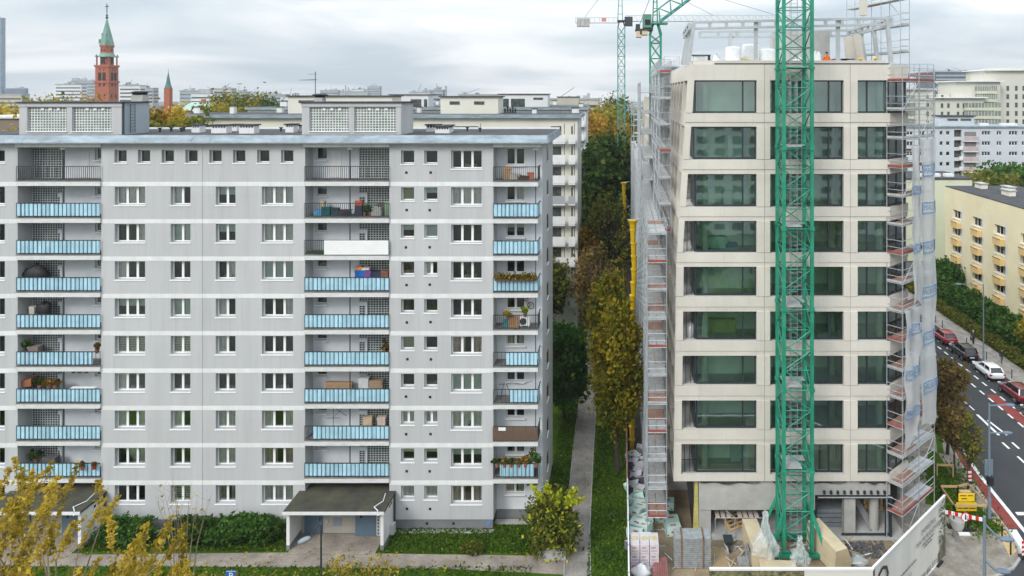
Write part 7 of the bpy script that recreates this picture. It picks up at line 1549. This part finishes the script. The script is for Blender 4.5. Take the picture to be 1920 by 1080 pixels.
# trees and a block on the near side of the street, seen mirrored in the new windows
for (x, y, h, r, kd, lab) in ((6, 14, 10, 3.5, 'dark', 'dark street tree mirrored in the lower windows'), (14, 20, 11, 3.8, 'olive', 'olive street tree mirrored in the middle windows'), (24, 15, 12, 4.2, 'green', 'green street tree mirrored in the corner windows'), (33, 24, 9, 3.2, 'orange', 'orange street tree mirrored near the corner'), (10, -6, 14, 5, 'dark', 'tall dark tree mirrored under the third row'), (30, -12, 15, 5.5, 'olive', 'tall olive tree mirrored beside the block')): tree('near_street_tree', lab, (x, y, 0), h, r, kd, 2600, 50, .5, cz=.6, rz=.4)
ob = thing('near_side_block', 'pale apartment block across the street mirrored in the upper windows', 'apartment block', (25, -62, 0)); MB().box(-5, 62, -75, -55, 0, 27).build('wall', m_offw, ob)
for r in range(9):
    w_ = MB()
    for k in range(16): w_.box(-3 + k * 4, -.8 + k * 4, -54.99, -54.93, 25 - r * 2.8 - 1.5, 25 - r * 2.8)
    tag(w_.build('window_row', m_gblockd, ob), kind='stuff')
# ================================================================== CARS
m_tyre = mat('tyre', (.02, .02, .021), .85, .1); m_rim = mat('alloy', (.40, .41, .42), .3, .1, metal=.8); m_cglass = mat('car_glass', (.012, .015, .018), .08, .1, spec=.8); m_tail = mat('tail_light', (.40, .01, .015), .25, .05); m_plate = mat('number_plate_white', (.75, .75, .74), .5)
def paint(name, c): return mat(name, c, .32, .03, 1, coat=.9, fine=0)
def loft(mb, secs, m=0, power=3.2, nu=20):
    k = len(mb.v)
    for (y, hw, z0, z1) in secs:
        for i in range(nu):
            a = 2 * math.pi * (i + .5) / nu; c, s = math.cos(a), math.sin(a); mb.v.append((hw * math.copysign(abs(c) ** (2 / power), c), y, (z0 + z1) / 2 + (z1 - z0) / 2 * math.copysign(abs(s) ** (2 / power), s)))
    for j in range(len(secs) - 1):
        for i in range(nu): a = k + j*nu + i; b = k + j*nu + (i+1) % nu; mb.f.append((a, a + nu, b + nu, b)); mb.m.append(m)
    mb.f.append(tuple(k + i for i in range(nu))); mb.m.append(m); e = k + (len(secs) - 1) * nu; mb.f.append(tuple(e + i for i in reversed(range(nu)))); mb.m.append(m)
def car(px, py, col, label, suv=False, rz=0.0, L_=4.35):
    p = G_(px, py, ZRD); t = thing('parked_car', label, 'car', (p.x, p.y, ZRD), 'cars parked along the kerb', rz); s = 1.13 if suv else 1.0; sl = L_ / 4.3
    def Bl(mb, nm, m, par=t, sm=False): return mb.build(nm, m, par, smooth=sm, local=True)
    secs = [(0, .66, .38, .80), (.07, .80, .30, .93), (.35, .88, .22, .99), (1.0, .90, .2, 1.0), (2.4, .90, .2, .97), (3.1, .89, .2, .93), (3.7, .86, .22, .82), (4.1, .76, .28, .72), (4.3, .58, .36, .62)]
    b = MB(); loft(b, [((y - 2.15) * sl, hw, z0 * s, z1 * s) for y, hw, z0, z1 in secs]); Bl(b, 'body', col, sm=True)
    zb, zt = .93 * s, 1.46 * s; c = MB(); Y0, Y1_, T0, T1 = (.22, 3.05, .62 if not suv else .45, 2.15) ; q = lambda y: (y - 2.15) * sl
    cs = [(q(Y0), .76, zb, zb + .05), (q(T0), .66, zb, zt - .02), (q((T0 + T1) / 2), .68, zb, zt), (q(T1), .66, zb, zt - .03), (q(2.65), .70, zb, zb + .26), (q(Y1_), .74, zb, zb + .03)]
    loft(c, cs, power=3.6); Bl(c, 'windows', m_cglass, sm=False)
    r_ = MB(); loft(r_, [(q(T0) - .1, .52, zt - .09, zt - .03), (q(T0) + .05, .62, zt - .10, zt + .012), (q((T0 + T1) / 2), .64, zt - .08, zt + .03), (q(T1) - .05, .62, zt - .10, zt + .005), (q(T1) + .12, .56, zt - .12, zt - .05)], power=3.0); Bl(r_, 'roof', col, sm=True)
    pl = MB()
    for sx in (-1, 1): pl.bar((sx * .70, q(Y1_) - .1, zb), (sx * .60, q(T1), zt - .05), .07); pl.bar((sx * .74, q(Y0), zb), (sx * .60, q(T0), zt - .06), .12); pl.bar((sx * .735, q(1.55), zb), (sx * .655, q(1.5), zt - .05), .07)
    Bl(pl, 'pillars', col)
    for sx in (-1, 1):
        for y in (.78, 3.42):
            w = MB(); w.tube((sx * .72, q(y), .33), (sx * .91, q(y), .33), .33, n=18); wo = Bl(w, 'wheel', m_tyre); rm = MB(); rm.tube((sx * .90, q(y), .33), (sx * .925, q(y), .33), .21, n=14); Bl(rm, 'rim', m_rim, wo)
        l_ = MB(); l_.box(sx * .70 - .16, sx * .70 + .16, q(0) + .02, q(0) + .16, .68 * s, .83 * s); Bl(l_, 'tail_light', m_tail)
        l_ = MB(); l_.box(sx * .58 - .15, sx * .58 + .15, q(4.3) - .22, q(4.3) - .06, .58 * s, .70 * s); Bl(l_, 'headlight', m_plate)
        l_ = MB(); l_.blob((sx * .96, q(2.75), .98 * s), (.10, .06, .07), 2, rough=.03); Bl(l_, 'wing_mirror', col)
    l_ = MB(); l_.box(-.26, .26, q(0) - .02, q(0) + .02, .52 * s, .63 * s); Bl(l_, 'number_plate', m_plate); l_ = MB(); l_.box(-.72, .72, q(0) - .01, q(0) + .2, .28 * s, .42 * s); Bl(l_, 'bumper', m_black)
    return t
car(1852, 702, paint('white_paint', (.78, .78, .78)), 'white hatchback parked by the slim lamp post'); car(1806, 668, paint('black_paint', (.012, .013, .015)), 'black estate car parked between red and white cars', True); car(1769, 638, paint('red_paint_car', (.30, .02, .035)), 'bright red car at the far end of the parked row'); car(1904, 745, paint('maroon_paint', (.13, .012, .018)), 'maroon car parked in front of the white hatchback', True); car(1950, 790, paint('charcoal_paint', (.03, .033, .04)), 'dark grey car cut off at the picture edge')
for k, (y, lab) in enumerate(((93, 'thin black bollard beyond the red car'), (86.5, 'thin black bollard beside the black car'), (81.8, 'thin black bollard next to the lamp post foot'), (76.5, 'thin black bollard beside the rear of the white car'), (74, 'thin black bollard by the maroon car'), (95, 'thin black bollard farthest along the far kerb'))): b = MB(); b.lathe([(.05, 0), (.05, .9), (.065, .92), (.04, 1.0)], (43.75, y, 0), 8); tag(b.build('bollard', m_black), lab, 'bollard', 'bollards by the parked cars')

# ================================================================== PEOPLE
def person(base, face, label, joints, zones, scale=1.0, extras=()):
    """joints: name -> (x,y,z,r); body grown as one skin"""
    t = thing('person', label, 'person', base, None, face); names = list(joints); me = bpy.data.meshes.new('body'); E = [('hip', 'chest'), ('chest', 'neck'), ('neck', 'head'), ('head', 'crown')]
    for s in ('l', 'r'): E += [('chest', 'sh' + s), ('sh' + s, 'el' + s), ('el' + s, 'wr' + s), ('wr' + s, 'ha' + s), ('hip', 'th' + s), ('th' + s, 'kn' + s), ('kn' + s, 'an' + s), ('an' + s, 'to' + s)]
    E = [(a, b) for a, b in E if a in joints and b in joints]
    me.from_pydata([tuple(c * scale for c in joints[n][:3]) for n in names], [(names.index(a), names.index(b)) for a, b in E], []); tmp = bpy.data.objects.new('body_tmp', me); COL.objects.link(tmp)
    md = tmp.modifiers.new('s', 'SKIN'); 
    if not me.skin_vertices: 
        bpy.context.view_layer.objects.active = tmp; bpy.ops.mesh.customdata_skin_add()
    for i, n in enumerate(names): r = joints[n][3] * scale; rr = joints[n][4] * scale if len(joints[n]) > 4 else r; me.skin_vertices[0].data[i].radius = (r, rr); me.skin_vertices[0].data[i].use_root = (n == 'hip')
    sd = tmp.modifiers.new('d', 'SUBSURF'); sd.levels = 2; sd.render_levels = 2; bpy.context.view_layer.update(); m2 = bpy.data.meshes.new_from_object(tmp.evaluated_get(bpy.context.evaluated_depsgraph_get())); bpy.data.objects.remove(tmp)
    m2.materials.clear(); ml = []
    for f, mm in zones: ml.append(mm); m2.materials.append(mm)
    for pl in m2.polygons:
        c = pl.center / scale; pl.use_smooth = True
        for i, (f, mm) in enumerate(zones):
            if f(c): pl.material_index = i; break
    o = bpy.data.objects.new('body', m2); COL.objects.link(o); o.parent = t
    for nm, mb, m in extras: mb.build(nm, m, t, smooth=True, local=True)
    return t
def pose(step=.0, arm=.0, bag=False):
    return {'hip': (0, 0, .95, .15, .12), 'chest': (0, -.02, 1.32, .17, .12), 'neck': (0, -.03, 1.50, .065), 'head': (0, -.05, 1.60, .085, .10), 'crown': (0, -.04, 1.73, .075, .085),
      'shl': (-.19, -.02, 1.43, .07), 'ell': (-.25, .02 + arm, 1.14, .055), 'wrl': (-.24, -.10 + arm, .90, .04), 'hal': (-.23, -.13 + arm, .81, .04), 'shr': (.19, -.02, 1.43, .07), 'elr': (.25, .02 - arm, 1.14, .055), 'wrr': (.24, -.10 - arm, .90, .04), 'har': (.23, -.13 - arm, .81, .04),
      'thl': (-.10, 0, .86, .10), 'knl': (-.10, -.04 - step, .48, .07), 'anl': (-.10, -step * 1.3, .09, .05), 'tol': (-.10, -.17 - step * 1.3, .04, .04), 'thr': (.10, 0, .86, .10), 'knr': (.10, -.02 + step * .6, .48, .07), 'anr': (.10, .05 + step * 1.6, .11, .05), 'tor': (.10, -.10 + step * 1.6, .04, .04)}
m_skin = mat('skin', (.50, .30, .22), .6, .05); m_coat = mat('dark_coat', (.03, .032, .035), .9, .2, 6); m_coat2 = mat('dark_green_coat', (.045, .05, .04), .9, .2, 6); m_trous = mat('grey_trousers', (.10, .12, .16), .9, .15, 6); m_hair = mat('dark_hair', (.03, .022, .016), .7); m_hivis = mat('orange_workwear', (.80, .16, .01), .7, .06, 6); m_cap = mat('navy_cap', (.015, .02, .04), .8); m_helm = mat('yellow_helmet', (.75, .48, .02), .35); m_lime = mat('lime_workwear', (.45, .55, .05), .7, .06); m_shoe = mat('black_shoe', (.015, .015, .015), .6)
def facebits():
    b = MB(); b.blob((0, -.155, 1.60), (.018, .022, .03), 1, rough=0); e = MB()
    for s in (-.035, .035): e.blob((s, -.142, 1.635), (.013, .008, .009), 1, rough=0)
    mo = MB(); mo.box(-.03, .03, -.148, -.136, 1.553, 1.563); ear = MB()
    for s in (-.095, .095): ear.blob((s, -.05, 1.62), (.018, .03, .04), 1, rough=0)
    return [('nose', b, m_skin), ('eye', e, m_black), ('mouth', mo, m_redwood), ('ear', ear, m_skin)]
def hair(m, long=False): b = MB(); b.blob((0, -.015, 1.685), (.105, .125, .10), 3, rough=.04, flat=-.35 if not long else -1); return ('hair', b, m)
def hands():
    b = MB()
    for s in (-1, 1):
        for k in range(4): b.tube((s * .23 + (k - 1.5) * .016, -.14, .80), (s * .225 + (k - 1.5) * .015, -.165, .735 + .008 * abs(k - 1.5)), .009, .007, n=5)
        b.tube((s * .20, -.14, .82), (s * .185, -.18, .77), .010, .008, n=5)
    return ('fingers', b, m_skin)
zz1 = [(lambda c: c.z > 1.51 or (abs(c.x) > .17 and c.z < .88 and c.z > .7), m_skin), (lambda c: c.z > .62, m_coat2), (lambda c: c.z > .10, m_coat), (lambda c: True, m_shoe)]
p = G_(1825, 646); b = MB(); b.box(.2, .30, -.3, .05, .52, .85); person((p.x, p.y, 0), R(170), 'walker in a long dark green coat with light hat carrying a bag', pose(.12, .08), zz1, 1.0, facebits() + [('hat', MB().lathe([(.13, 0), (.12, .03), (.105, .04), (.10, .12), (.03, .15)], (0, -.03, 1.68), 12), mat('light_hat', (.45, .40, .30), .9)), ('bag', b, m_coat), hands()])
zz2 = [(lambda c: c.z > 1.51 or (abs(c.x) > .17 and c.z < .88 and c.z > .7), m_skin), (lambda c: c.z > .88, m_coat), (lambda c: c.z > .10, m_trous), (lambda c: True, m_shoe)]
p = Vector((44.9, 80.6, 0)); person((p.x, p.y, 0), R(5), 'walker in black jacket and grey trousers beside the white car', pose(.10, .06), zz2, 1.0, facebits() + [hair(m_hair), hands()])
zo = [(lambda c: c.z > 1.51 or (abs(c.x) > .17 and c.z < .88 and c.z > .7), m_skin), (lambda c: c.z > .10, m_hivis), (lambda c: True, m_shoe)]
zroof = Zn(120.4) - .95
cap = ('cap', MB().blob((0, -.02, 1.70), (.112, .125, .10), 2, rough=.02, flat=-.2), m_cap)
yo = 50.55; person((X_(1550, yo), yo, Z_(98.5, yo) - 1.74), R(0), 'roof worker in orange jacket and dark cap behind the parapet', pose(0, .05), zo, 1.0, facebits() + [cap, hands()])
zl = [(lambda c: c.z > 1.51 or (abs(c.x) > .17 and c.z < .88 and c.z > .7), m_skin), (lambda c: c.z > .9, m_lime), (lambda c: c.z > .1, m_trous), (lambda c: True, m_shoe)]
helm = lambda: ('helmet', MB().lathe([(.155, 0), (.145, .015), (.135, .03), (.125, .09), (.08, .145), (.0, .16)], (0, -.04, 1.665), 14), m_helm)
yo = 52.0; person((X_(1612, yo), yo, Z_(107.5, yo) - 1.82), R(20), 'roof worker in lime jacket and helmet half hidden by the panels', pose(0, .1), zl, 1.0, facebits() + [helm(), hands()])
person((X_(1641, 51), 51, Z_(106, 51) - 1.82), R(-25), 'roof worker of whom mostly a yellow helmet shows at the corner', pose(0, .05), zz2, 1.0, facebits() + [helm(), hands()])

# ================================================================== THINGS ON THE BALCONIES
def on(key, r, px, dy=.55):
    b, x0, x1, zf, zr = bal[key, r]; return Vector((X_(px, Y1 + dy), Y1 + dy, zf))
def cbox(key, r, px, w, d, h, col, label, name='storage_box', cat='box', dy=.6, z=0.0):
    p = on(key, r, px, dy); b = MB(); b.box(p.x - w/2, p.x + w/2, p.y - d/2, p.y + d/2, p.z + z, p.z + z + h); b.box(p.x - w/2 - .015, p.x + w/2 + .015, p.y - d/2 - .015, p.y + d/2 + .015, p.z + z + h * .86, p.z + z + h, 0)
    rj = random.Random(int(px * 13 + r)); j = {}
    b.v = [tuple(v[i] + j.setdefault((i, round(v[0], 1), round(v[1], 1), v[2] > p.z + z + h * .5), rj.uniform(-.05, .05) if i < 2 else rj.uniform(-.06, .03) * (v[2] > p.z + z + h * .5)) for i in range(3)) for v in b.v]
    return tag(b.build(name, mat('bx_%s' % '_'.join('%02d' % int(c * 99) for c in col), col, .7, .12, 3)), label, cat)
def cplant(key, r, px, h, kind, label, w=.4, dy=.5, z=0.0, pot=(.30, .12, .07), n=260):
    p = on(key, r, px, dy); t = thing('potted_plant', label, 'plant', (p.x, p.y, p.z + z)); MB().lathe([(.10, 0), (.15, .25), (.16, .27)], (p.x, p.y, p.z + z), 10).build('pot', mat('clay_pot_%d' % int(pot[0] * 100), pot, .8), t)
    q, ti, cc = crown_pts((p.x, p.y, p.z + z + .25 + h / 2), (w, w * .6, h / 2), n, 12, .4, .3); leaf_obj('leaves', q, .10, LM[kind], t, ti); return t
# middle bay, cluttered second balcony
cbox('M', 1, 598, .55, .4, .42, (.10, .30, .50), 'blue plastic bag pile on the open railed balcony', 'bag_pile', 'bag'); cbox('M', 1, 612, .6, .4, .65, (.02, .13, .13), 'dark teal box on the open railed balcony'); cbox('M', 1, 606, .3, .3, 1.05, (.40, .35, .22), 'slim beige carton on the open railed balcony', 'carton', 'carton', .75); cbox('M', 1, 629, .5, .4, .55, (.03, .06, .08), 'black bundle near the middle of the open railed balcony', 'bundle', 'bundle'); cbox('M', 1, 647, .85, .45, .42, (.05, .03, .05), 'long dark case on the open railed balcony', 'case', 'case'); cbox('M', 1, 674, .55, .45, .7, (.04, .05, .09), 'navy tub by the glass blocks on the railed balcony', 'tub', 'tub'); cbox('M', 1, 674, .5, .4, .35, (.42, .08, .04), 'red box on top of the navy tub', 'box', 'box', .6, .72); cbox('M', 1, 707, .75, .45, .6, (.40, .40, .38), 'white crate at the end of the railed balcony', 'crate', 'crate'); cbox('M', 1, 718, .6, .4, .85, (.10, .08, .07), 'dark brown cabinet at the end of the railed balcony', 'cabinet', 'cabinet', .8); cbox('M', 1, 726, .3, .3, 1.05, (.20, .30, .20), 'tall green roll at the end of the railed balcony', 'roll', 'roll')
cplant('M', 1, 684, .5, 'green', 'potted green plant beside the navy tub'); cplant('M', 1, 694, .4, 'dark', 'dark potted plant beside the white crate')
# white cover on third balcony
b_, x0, x1, zf, zr = bal['M', 2]; t = thing('balcony_cover', 'white ribbed sheet covering most of a balcony railing', 'balcony cover', ((Xb(611) + x1) / 2, Y1 - .2, zf))
for k in range(7): MB().box(Xb(610), x1, Y1 - .215, Y1 - .195, zf - .02 + k * .148, zf - .02 + k * .148 + .142).build('board', m_pvc, t)
g_ = MB().box(Xb(576), Xb(609), Y1 - .07, Y1 - .05, zf + .02, zf + .22); tag(g_.build('green_screen', mat('green_mesh', (.03, .10, .03), .8)), 'strip of dark green screen behind the railing bars', 'screen')
# fourth: colourful goods
for px, w, h, z, c, lab, nm, cat in ((676, .75, 1.35, 0, (.01, .12, .42), 'bright blue tarp covered goods on a balcony', 'tarp', 'tarp'), (690, .5, 1.3, 0, (.17, .07, .25), 'purple bag beside the blue tarp', 'bag', 'bag'), (674, .5, .25, 1.36, (.5, .20, .06), 'orange box on the blue tarp', 'box', 'box'), (686, .55, .18, 1.36, (.6, .58, .52), 'white carton on the purple bag', 'carton', 'carton'), (706, .9, 1.25, 0, (.03, .04, .07), 'dark folded furniture beside the purple bag', 'furniture', 'furniture'), (722, .5, 1.3, 0, (.22, .10, .06), 'brown wooden board at the balcony end', 'board', 'board')): cbox('M', 3, px, w, .4, h, c, lab, nm, cat, .75, z)
# sixth
for px, w, h, c, lab, nm, cat in ((636, 2.0, 1.15, (.34, .22, .13), 'long wooden board showing above a blue balcony', 'board', 'board'), (683, .7, 1.5, (.55, .56, .56), 'white household appliance on a balcony', 'appliance', 'appliance'), (705, 1.0, 1.3, (.28, .20, .13), 'brown shelf full of oddments on a balcony', 'shelf', 'shelf')): cbox('M', 6, px, w, .35, h, c, lab, nm, cat, .8)
for px, w, h, c, lab, nm, cat in ((690, .7, 1.3, (.50, .38, .26), 'tan deck chair back above a blue balcony', 'deck_chair', 'chair'), (716, .6, 1.28, (.55, .45, .38), 'pale folding chair back above a blue balcony', 'folding_chair', 'chair')): cbox('M', 7, px, w, .3, h, c, lab, nm, cat, .8)
p = on('M', 7, 625, .8); b = MB(); b.tube((p.x, p.y, p.z), (p.x, p.y, p.z + 2.0), .02); b.tube((p.x, p.y, p.z + 1.2), (p.x + .9, p.y, p.z + 2.1), .015); b.tube((p.x - .6, p.y, p.z + 1.15), (p.x + .5, p.y, p.z + 1.15), .02); b.tube((p.x + 1.0, p.y, p.z + 1.3), (p.x + .1, p.y, p.z + 1.9), .015); tag(b.build('drying_rack', m_dark), 'thin drying rack poles above a blue balcony', 'drying rack')
cplant('M', 5, 724, 1.0, 'brown', 'tall dry plant at the end of a blue balcony', .3, .6, .5)
# far bay
p = on('L', 3, 66, .6); b = MB(); b.blob((p.x + .1, p.y, p.z + .9), (.95, .4, .85), 4, rough=.25); tag(b.build('covered_heap', m_black, smooth=True), 'large black tarpaulin heap on a balcony', 'tarpaulin'); p = on('L', 4, 84, .6); b = MB(); b.blob((p.x, p.y, p.z + .85), (.5, .35, .9), 14, rough=.3); tag(b.build('covered_bundle', m_black, smooth=True), 'narrow black covered bundle on a balcony', 'bundle'); cbox('L', 4, 62, .4, .3, 1.4, (.45, .42, .36), 'beige box beside the black covered bundle', 'box')
cplant('L', 5, 48, .9, 'green', 'leafy green plant at the end of a blue balcony', .45, .5, .6); cbox('L', 5, 66, .8, .4, 1.2, (.22, .17, .15), 'brown chest on a blue balcony', 'chest', 'chest'); cplant('L', 5, 182, .5, 'brown', 'small dry plant in the open railing corner', .3, .4, .7)
p = on('L', 6, 52, .6); b = MB(); b.hexa(((p.x - .5, p.y - .3, p.z + .9), (p.x + .5, p.y - .3, p.z + 1.0), (p.x + .5, p.y + .3, p.z + 1.0), (p.x - .5, p.y + .3, p.z + .9), (p.x - .5, p.y - .3, p.z + 1.3), (p.x + .5, p.y - .3, p.z + 1.6), (p.x + .5, p.y + .3, p.z + 1.6), (p.x - .5, p.y + .3, p.z + 1.3))); tag(b.build('tilted_crate', mat('rust_brown', (.26, .10, .05), .8)), 'rust brown tilted crate on a cluttered balcony', 'crate')
for k, (px, kd) in enumerate(((75, 'dark'), (92, 'orange'), (104, 'brown'))): cplant('L', 6, px, .5, kd, ('dark', 'orange', 'brown')[k] + ' plant among oddments on the cluttered balcony', .45, .4, .75)
for k, px in enumerate((138, 150, 162)): cplant('L', 6, px, .35, 'dark', ('first', 'second', 'third')[k] + ' dark hanging basket under the ceiling of the cluttered balcony', .25, .9, 1.75)
b = MB(); p = on('L', 6, 155, .0); b.box(p.x - .9, p.x + .9, p.y - .1, p.y + .25, p.z + .98, p.z + 1.03); tag(b.build('rail_shelf', m_wb), 'white shelf laid across a balcony rail', 'shelf')
cplant('L', 8, 68, .8, 'dark', 'dark leafy plant on the lowest blue balcony', .5, .6, .7); cplant('L', 8, 154, .35, 'brown', 'dry basket hung on the lowest blue balcony front', .18, -.3, .6); cplant('L', 8, 176, .25, 'brown', 'small red flower pot on the lowest blue balcony front', .15, -.3, .65, (.35, .05, .05)); cbox('L', 8, 95, 1.0, .4, 1.1, (.10, .09, .09), 'dark furniture behind the lowest blue balcony', 'furniture', 'furniture')
# corner bay
cbox('C', 0, 951, .62, .08, .95, (.42, .26, .14), 'tan wooden board leaning on the top corner balcony', 'board', 'board', .5); cbox('C', 0, 966, .7, .35, .4, (.50, .47, .42), 'cream box on the top corner balcony', 'box'); cbox('C', 0, 982, .9, .35, .28, (.10, .05, .04), 'dark low crate on the top corner balcony', 'crate', 'crate'); cbox('C', 0, 995, .4, .3, .5, (.50, .16, .08), 'red toys piled on the top corner balcony', 'toys', 'toys')
q = []; p0, p1 = on('C', 3, 928, -.25), on('C', 3, 1006, -.25); t = thing('flower_boxes', 'long row of mixed flowers topping a corner balcony', 'flower boxes', tuple(p0)); MB().box(p0.x, p1.x, p0.y - .12, p0.y + .1, p0.z + .85, p0.z + 1.02).build('box', mat('box_brown', (.10, .06, .03), .8), t); n_2 = 1500; pt = np.stack([NG.uniform(p0.x, p1.x, n_2), NG.normal(p0.y, .10, n_2), p0.z + 1.0 + np.abs(NG.normal(0, .17, n_2))], 1); leaf_obj('flowers', pt, .08, leafmat('leaf_flowerbed', [(.03, .07, .01), (.07, .11, .02), (.30, .22, .02), (.45, .20, .08)]), t)
# corner balcony with air conditioner, bench and bicycle on the wall
cbox('C', 4, 963, .75, .4, .75, (.36, .20, .10), 'orange brown wooden chest on the open corner balcony', 'chest', 'chest', .35); cbox('C', 4, 948, .32, .3, .5, (.02, .20, .22), 'teal bucket on the open corner balcony', 'bucket', 'bucket', .35)
p = on('C', 4, 984, .4); t = thing('air_conditioner', 'white outdoor air conditioning unit on the open corner balcony', 'air conditioner', tuple(p)); MB().box(p.x - .4, p.x + .4, p.y - .15, p.y + .15, p.z + .1, p.z + .72).build('casing', m_pvc, t); b = MB(); b.tube((p.x - .1, p.y - .16, p.z + .41), (p.x - .1, p.y - .151, p.z + .41), .25, n=18); b.build('fan_grille', m_dark, t); MB().box(p.x - .3, p.x - .22, p.y - .1, p.y + .1, p.z, p.z + .1).build('foot', m_pvc, t); MB().box(p.x + .22, p.x + .3, p.y - .1, p.y + .1, p.z, p.z + .1).build('foot', m_pvc, t)
cplant('C', 4, 985, .5, 'lime', 'bright green plant on top of the air conditioner', .35, .35, .75); cplant('C', 4, 953, .6, 'yellow', 'yellowish plant by the open corner railing', .35, .2, .6)
p = Vector((XbB(991), YB - .12, bal['C', 4][3] + 1.75)); t = thing('wall_bicycle', 'small pink and dark bicycle hung on the balcony wall', 'bicycle', tuple(p))
for (dx, dz) in ((.18, -.45), (-.10, .35)):
    b = MB(); c = Vector((p.x + dx, p.y, p.z + dz)); b.path([c + Vector((.24 * math.cos(a), 0, .24 * math.sin(a))) for a in [2 * math.pi * k / 16 for k in range(17)]], .025, n=5); w = b.build('wheel', m_tyre, t); b = MB(); [b.tube(c, c + Vector((.23 * math.cos(a), 0, .23 * math.sin(a))), .006, n=3) for a in [2 * math.pi * k / 10 for k in range(10)]]; b.build('spokes', m_galv, w)
b = MB(); A1, A2, A3, A4 = Vector((p.x + .18, p.y, p.z - .45)), Vector((p.x - .1, p.y, p.z + .35)), Vector((p.x - .3, p.y, p.z - .05)), Vector((p.x - .02, p.y, p.z - .1)); [b.tube(u, v, .022) for u, v in ((A1, A4), (A4, A2), (A3, A4), (A1, A3), (A3, A2))]; b.build('frame', mat('bike_pink', (.5, .22, .3), .5), t); MB().box(p.x - .42, p.x - .28, p.y - .05, p.y + .05, p.z - .1, p.z - .04).build('saddle', m_black, t); b = MB(); b.tube((p.x - .25, p.y - .12, p.z + .45), (p.x + .05, p.y - .12, p.z + .5), .015); b.build('handlebar', m_black, t)
b = MB(); p = on('C', 6, 950, .2); b.path([p + Vector((-.6, 0, 1.2)), p + Vector((.4, 0, 1.35)), p + Vector((1.2, 0, 1.25)), p + Vector((1.9, 0, 1.5))], .02); b.tube(p + Vector((-.5, .1, 0)), p + Vector((-.2, -.05, 1.3)), .02); b.tube(p + Vector((.4, .1, 0)), p + Vector((0, -.05, 1.3)), .02); tag(b.build('airer', m_dark), 'dark folding clothes airer on a half clad corner balcony', 'clothes airer')
b_, x0, x1, zf, zr = bal['C', 7]; t = thing('reed_screen', 'brown reed screen wrapped round a corner balcony', 'screen', ((x0 + x1) / 2, Y1 - .2, zf)); m_reed = mat('brown_reed', (.13, .085, .06), .9, .25, 9, stretch=(6, 1, 1))
for k in range(26): w = (x1 - x0) / 26; MB().box(x0 + k * w + .004, x0 + (k + 1) * w - .004, Y1 - .20 + rnd.uniform(-.01, .01), Y1 - .18, zf + .03, zr + rnd.uniform(-.01, .03)).build('reed_bundle', m_reed, t)
b = MB(); b.box(x0 + .42, x0 + .95, Y1 - .225, Y1 - .203, zr - .25, zr - .02); tag(b.build('notice_board', m_wb), 'white notice board tied to the reed screen', 'notice board')
for k, (px, kd, h) in enumerate(((932, 'dark', .45), (946, 'brown', .45), (958, 'dark', .4), (972, 'brown', .4), (985, 'orange', .6), (997, 'olive', 1.7), (1006, 'green', .7))): cplant('C', 8, px, h, kd, ('dark trailing plant at the inner end of the lowest corner balcony', 'reddish heather on the lowest corner balcony rail', 'second dark trailing plant on the lowest corner balcony', 'brown heather beside the trailing plants', 'orange leaved pot plant on the lowest corner rail', 'tall olive climber at the lowest corner balcony post', 'pale green plant hanging over the lowest balcony corner')[k], .38, -.1 if k != 5 else .2, .75 if k != 5 else .4, n=300)
b = MB(); zf = bal['C', 8][3]; b.box(Xb(988), Xb(1008), Y1 - .1, Y1 - .06, zf - .62, zf - .44); tag(b.build('street_sign', mat('navy_sign', (.02, .03, .12), .5)), 'dark blue street name plate under the lowest corner balcony', 'sign')
# a few goods seen inside the new building
for (px, r, w, h, c, lab) in ((1345, 3, 1.5, .75, (.42, .60, .50), 'pale boxed goods behind the fourth floor glass'), (1372, 3, .9, .3, (.05, .22, .38), 'blue packs beside the pale boxes behind glass'), (1352, 5, 2.2, .9, (.45, .46, .22), 'yellow wool boards stacked behind the sixth row window'), (1380, 1, 1.2, 1.7, (.62, .66, .68), 'tall white wrapped goods behind the second row window'), (1365, 2, .8, .9, (.5, .55, .5), 'pale boards leaning behind the third row window'), (1380, 8, .7, 1.9, (.6, .66, .66), 'hanging plastic film behind the lowest window')):
    y = YN + 1.9; z0 = Zn(WB[r] + 3); x = X_(px, y); b = MB(); b.box(x - w/2, x + w/2, y, y + .6, z0, z0 + h); b.box(x - w/2 + .05, x + w/2 - .1, y + .05, y + .5, z0 + h, z0 + h + .06); tag(b.build('stored_goods', mat('gd_%d_%d' % (px, r), c, .8, .1)), lab, 'goods')
p = Vector((Xn(1300), YN + 1.0, Zn(WB[5] + 3))); b = MB(); b.blob((p.x - .1, p.y, p.z + .5), (.3, .3, .55), 6, rough=.3); tag(b.build('plastic_sack', m_wrap, smooth=True), 'white sack standing in an open loggia', 'sack')
# ================================================================== AIR
hz = MB(); hz.box(-2700, 2700, -450, 2600, -1.25, 178); h_ = hz.build('haze', mat('haze_air', (1, 1, 1))); tag(h_, 'thin grey autumn haze over the city', 'haze', kind='stuff')
hm = bpy.data.materials.new('thin_haze'); hm.use_nodes = True; t_ = hm.node_tree; t_.nodes.clear(); ho = N(t_, 'ShaderNodeOutputMaterial'); pv = N(t_, 'ShaderNodeVolumePrincipled', inp={'Color': (.86, .90, .95, 1), 'Density': .00016, 'Anisotropy': .0}); t_.links.new(pv.outputs[0], ho.inputs['Volume']); h_.data.materials.clear(); h_.data.materials.append(hm)
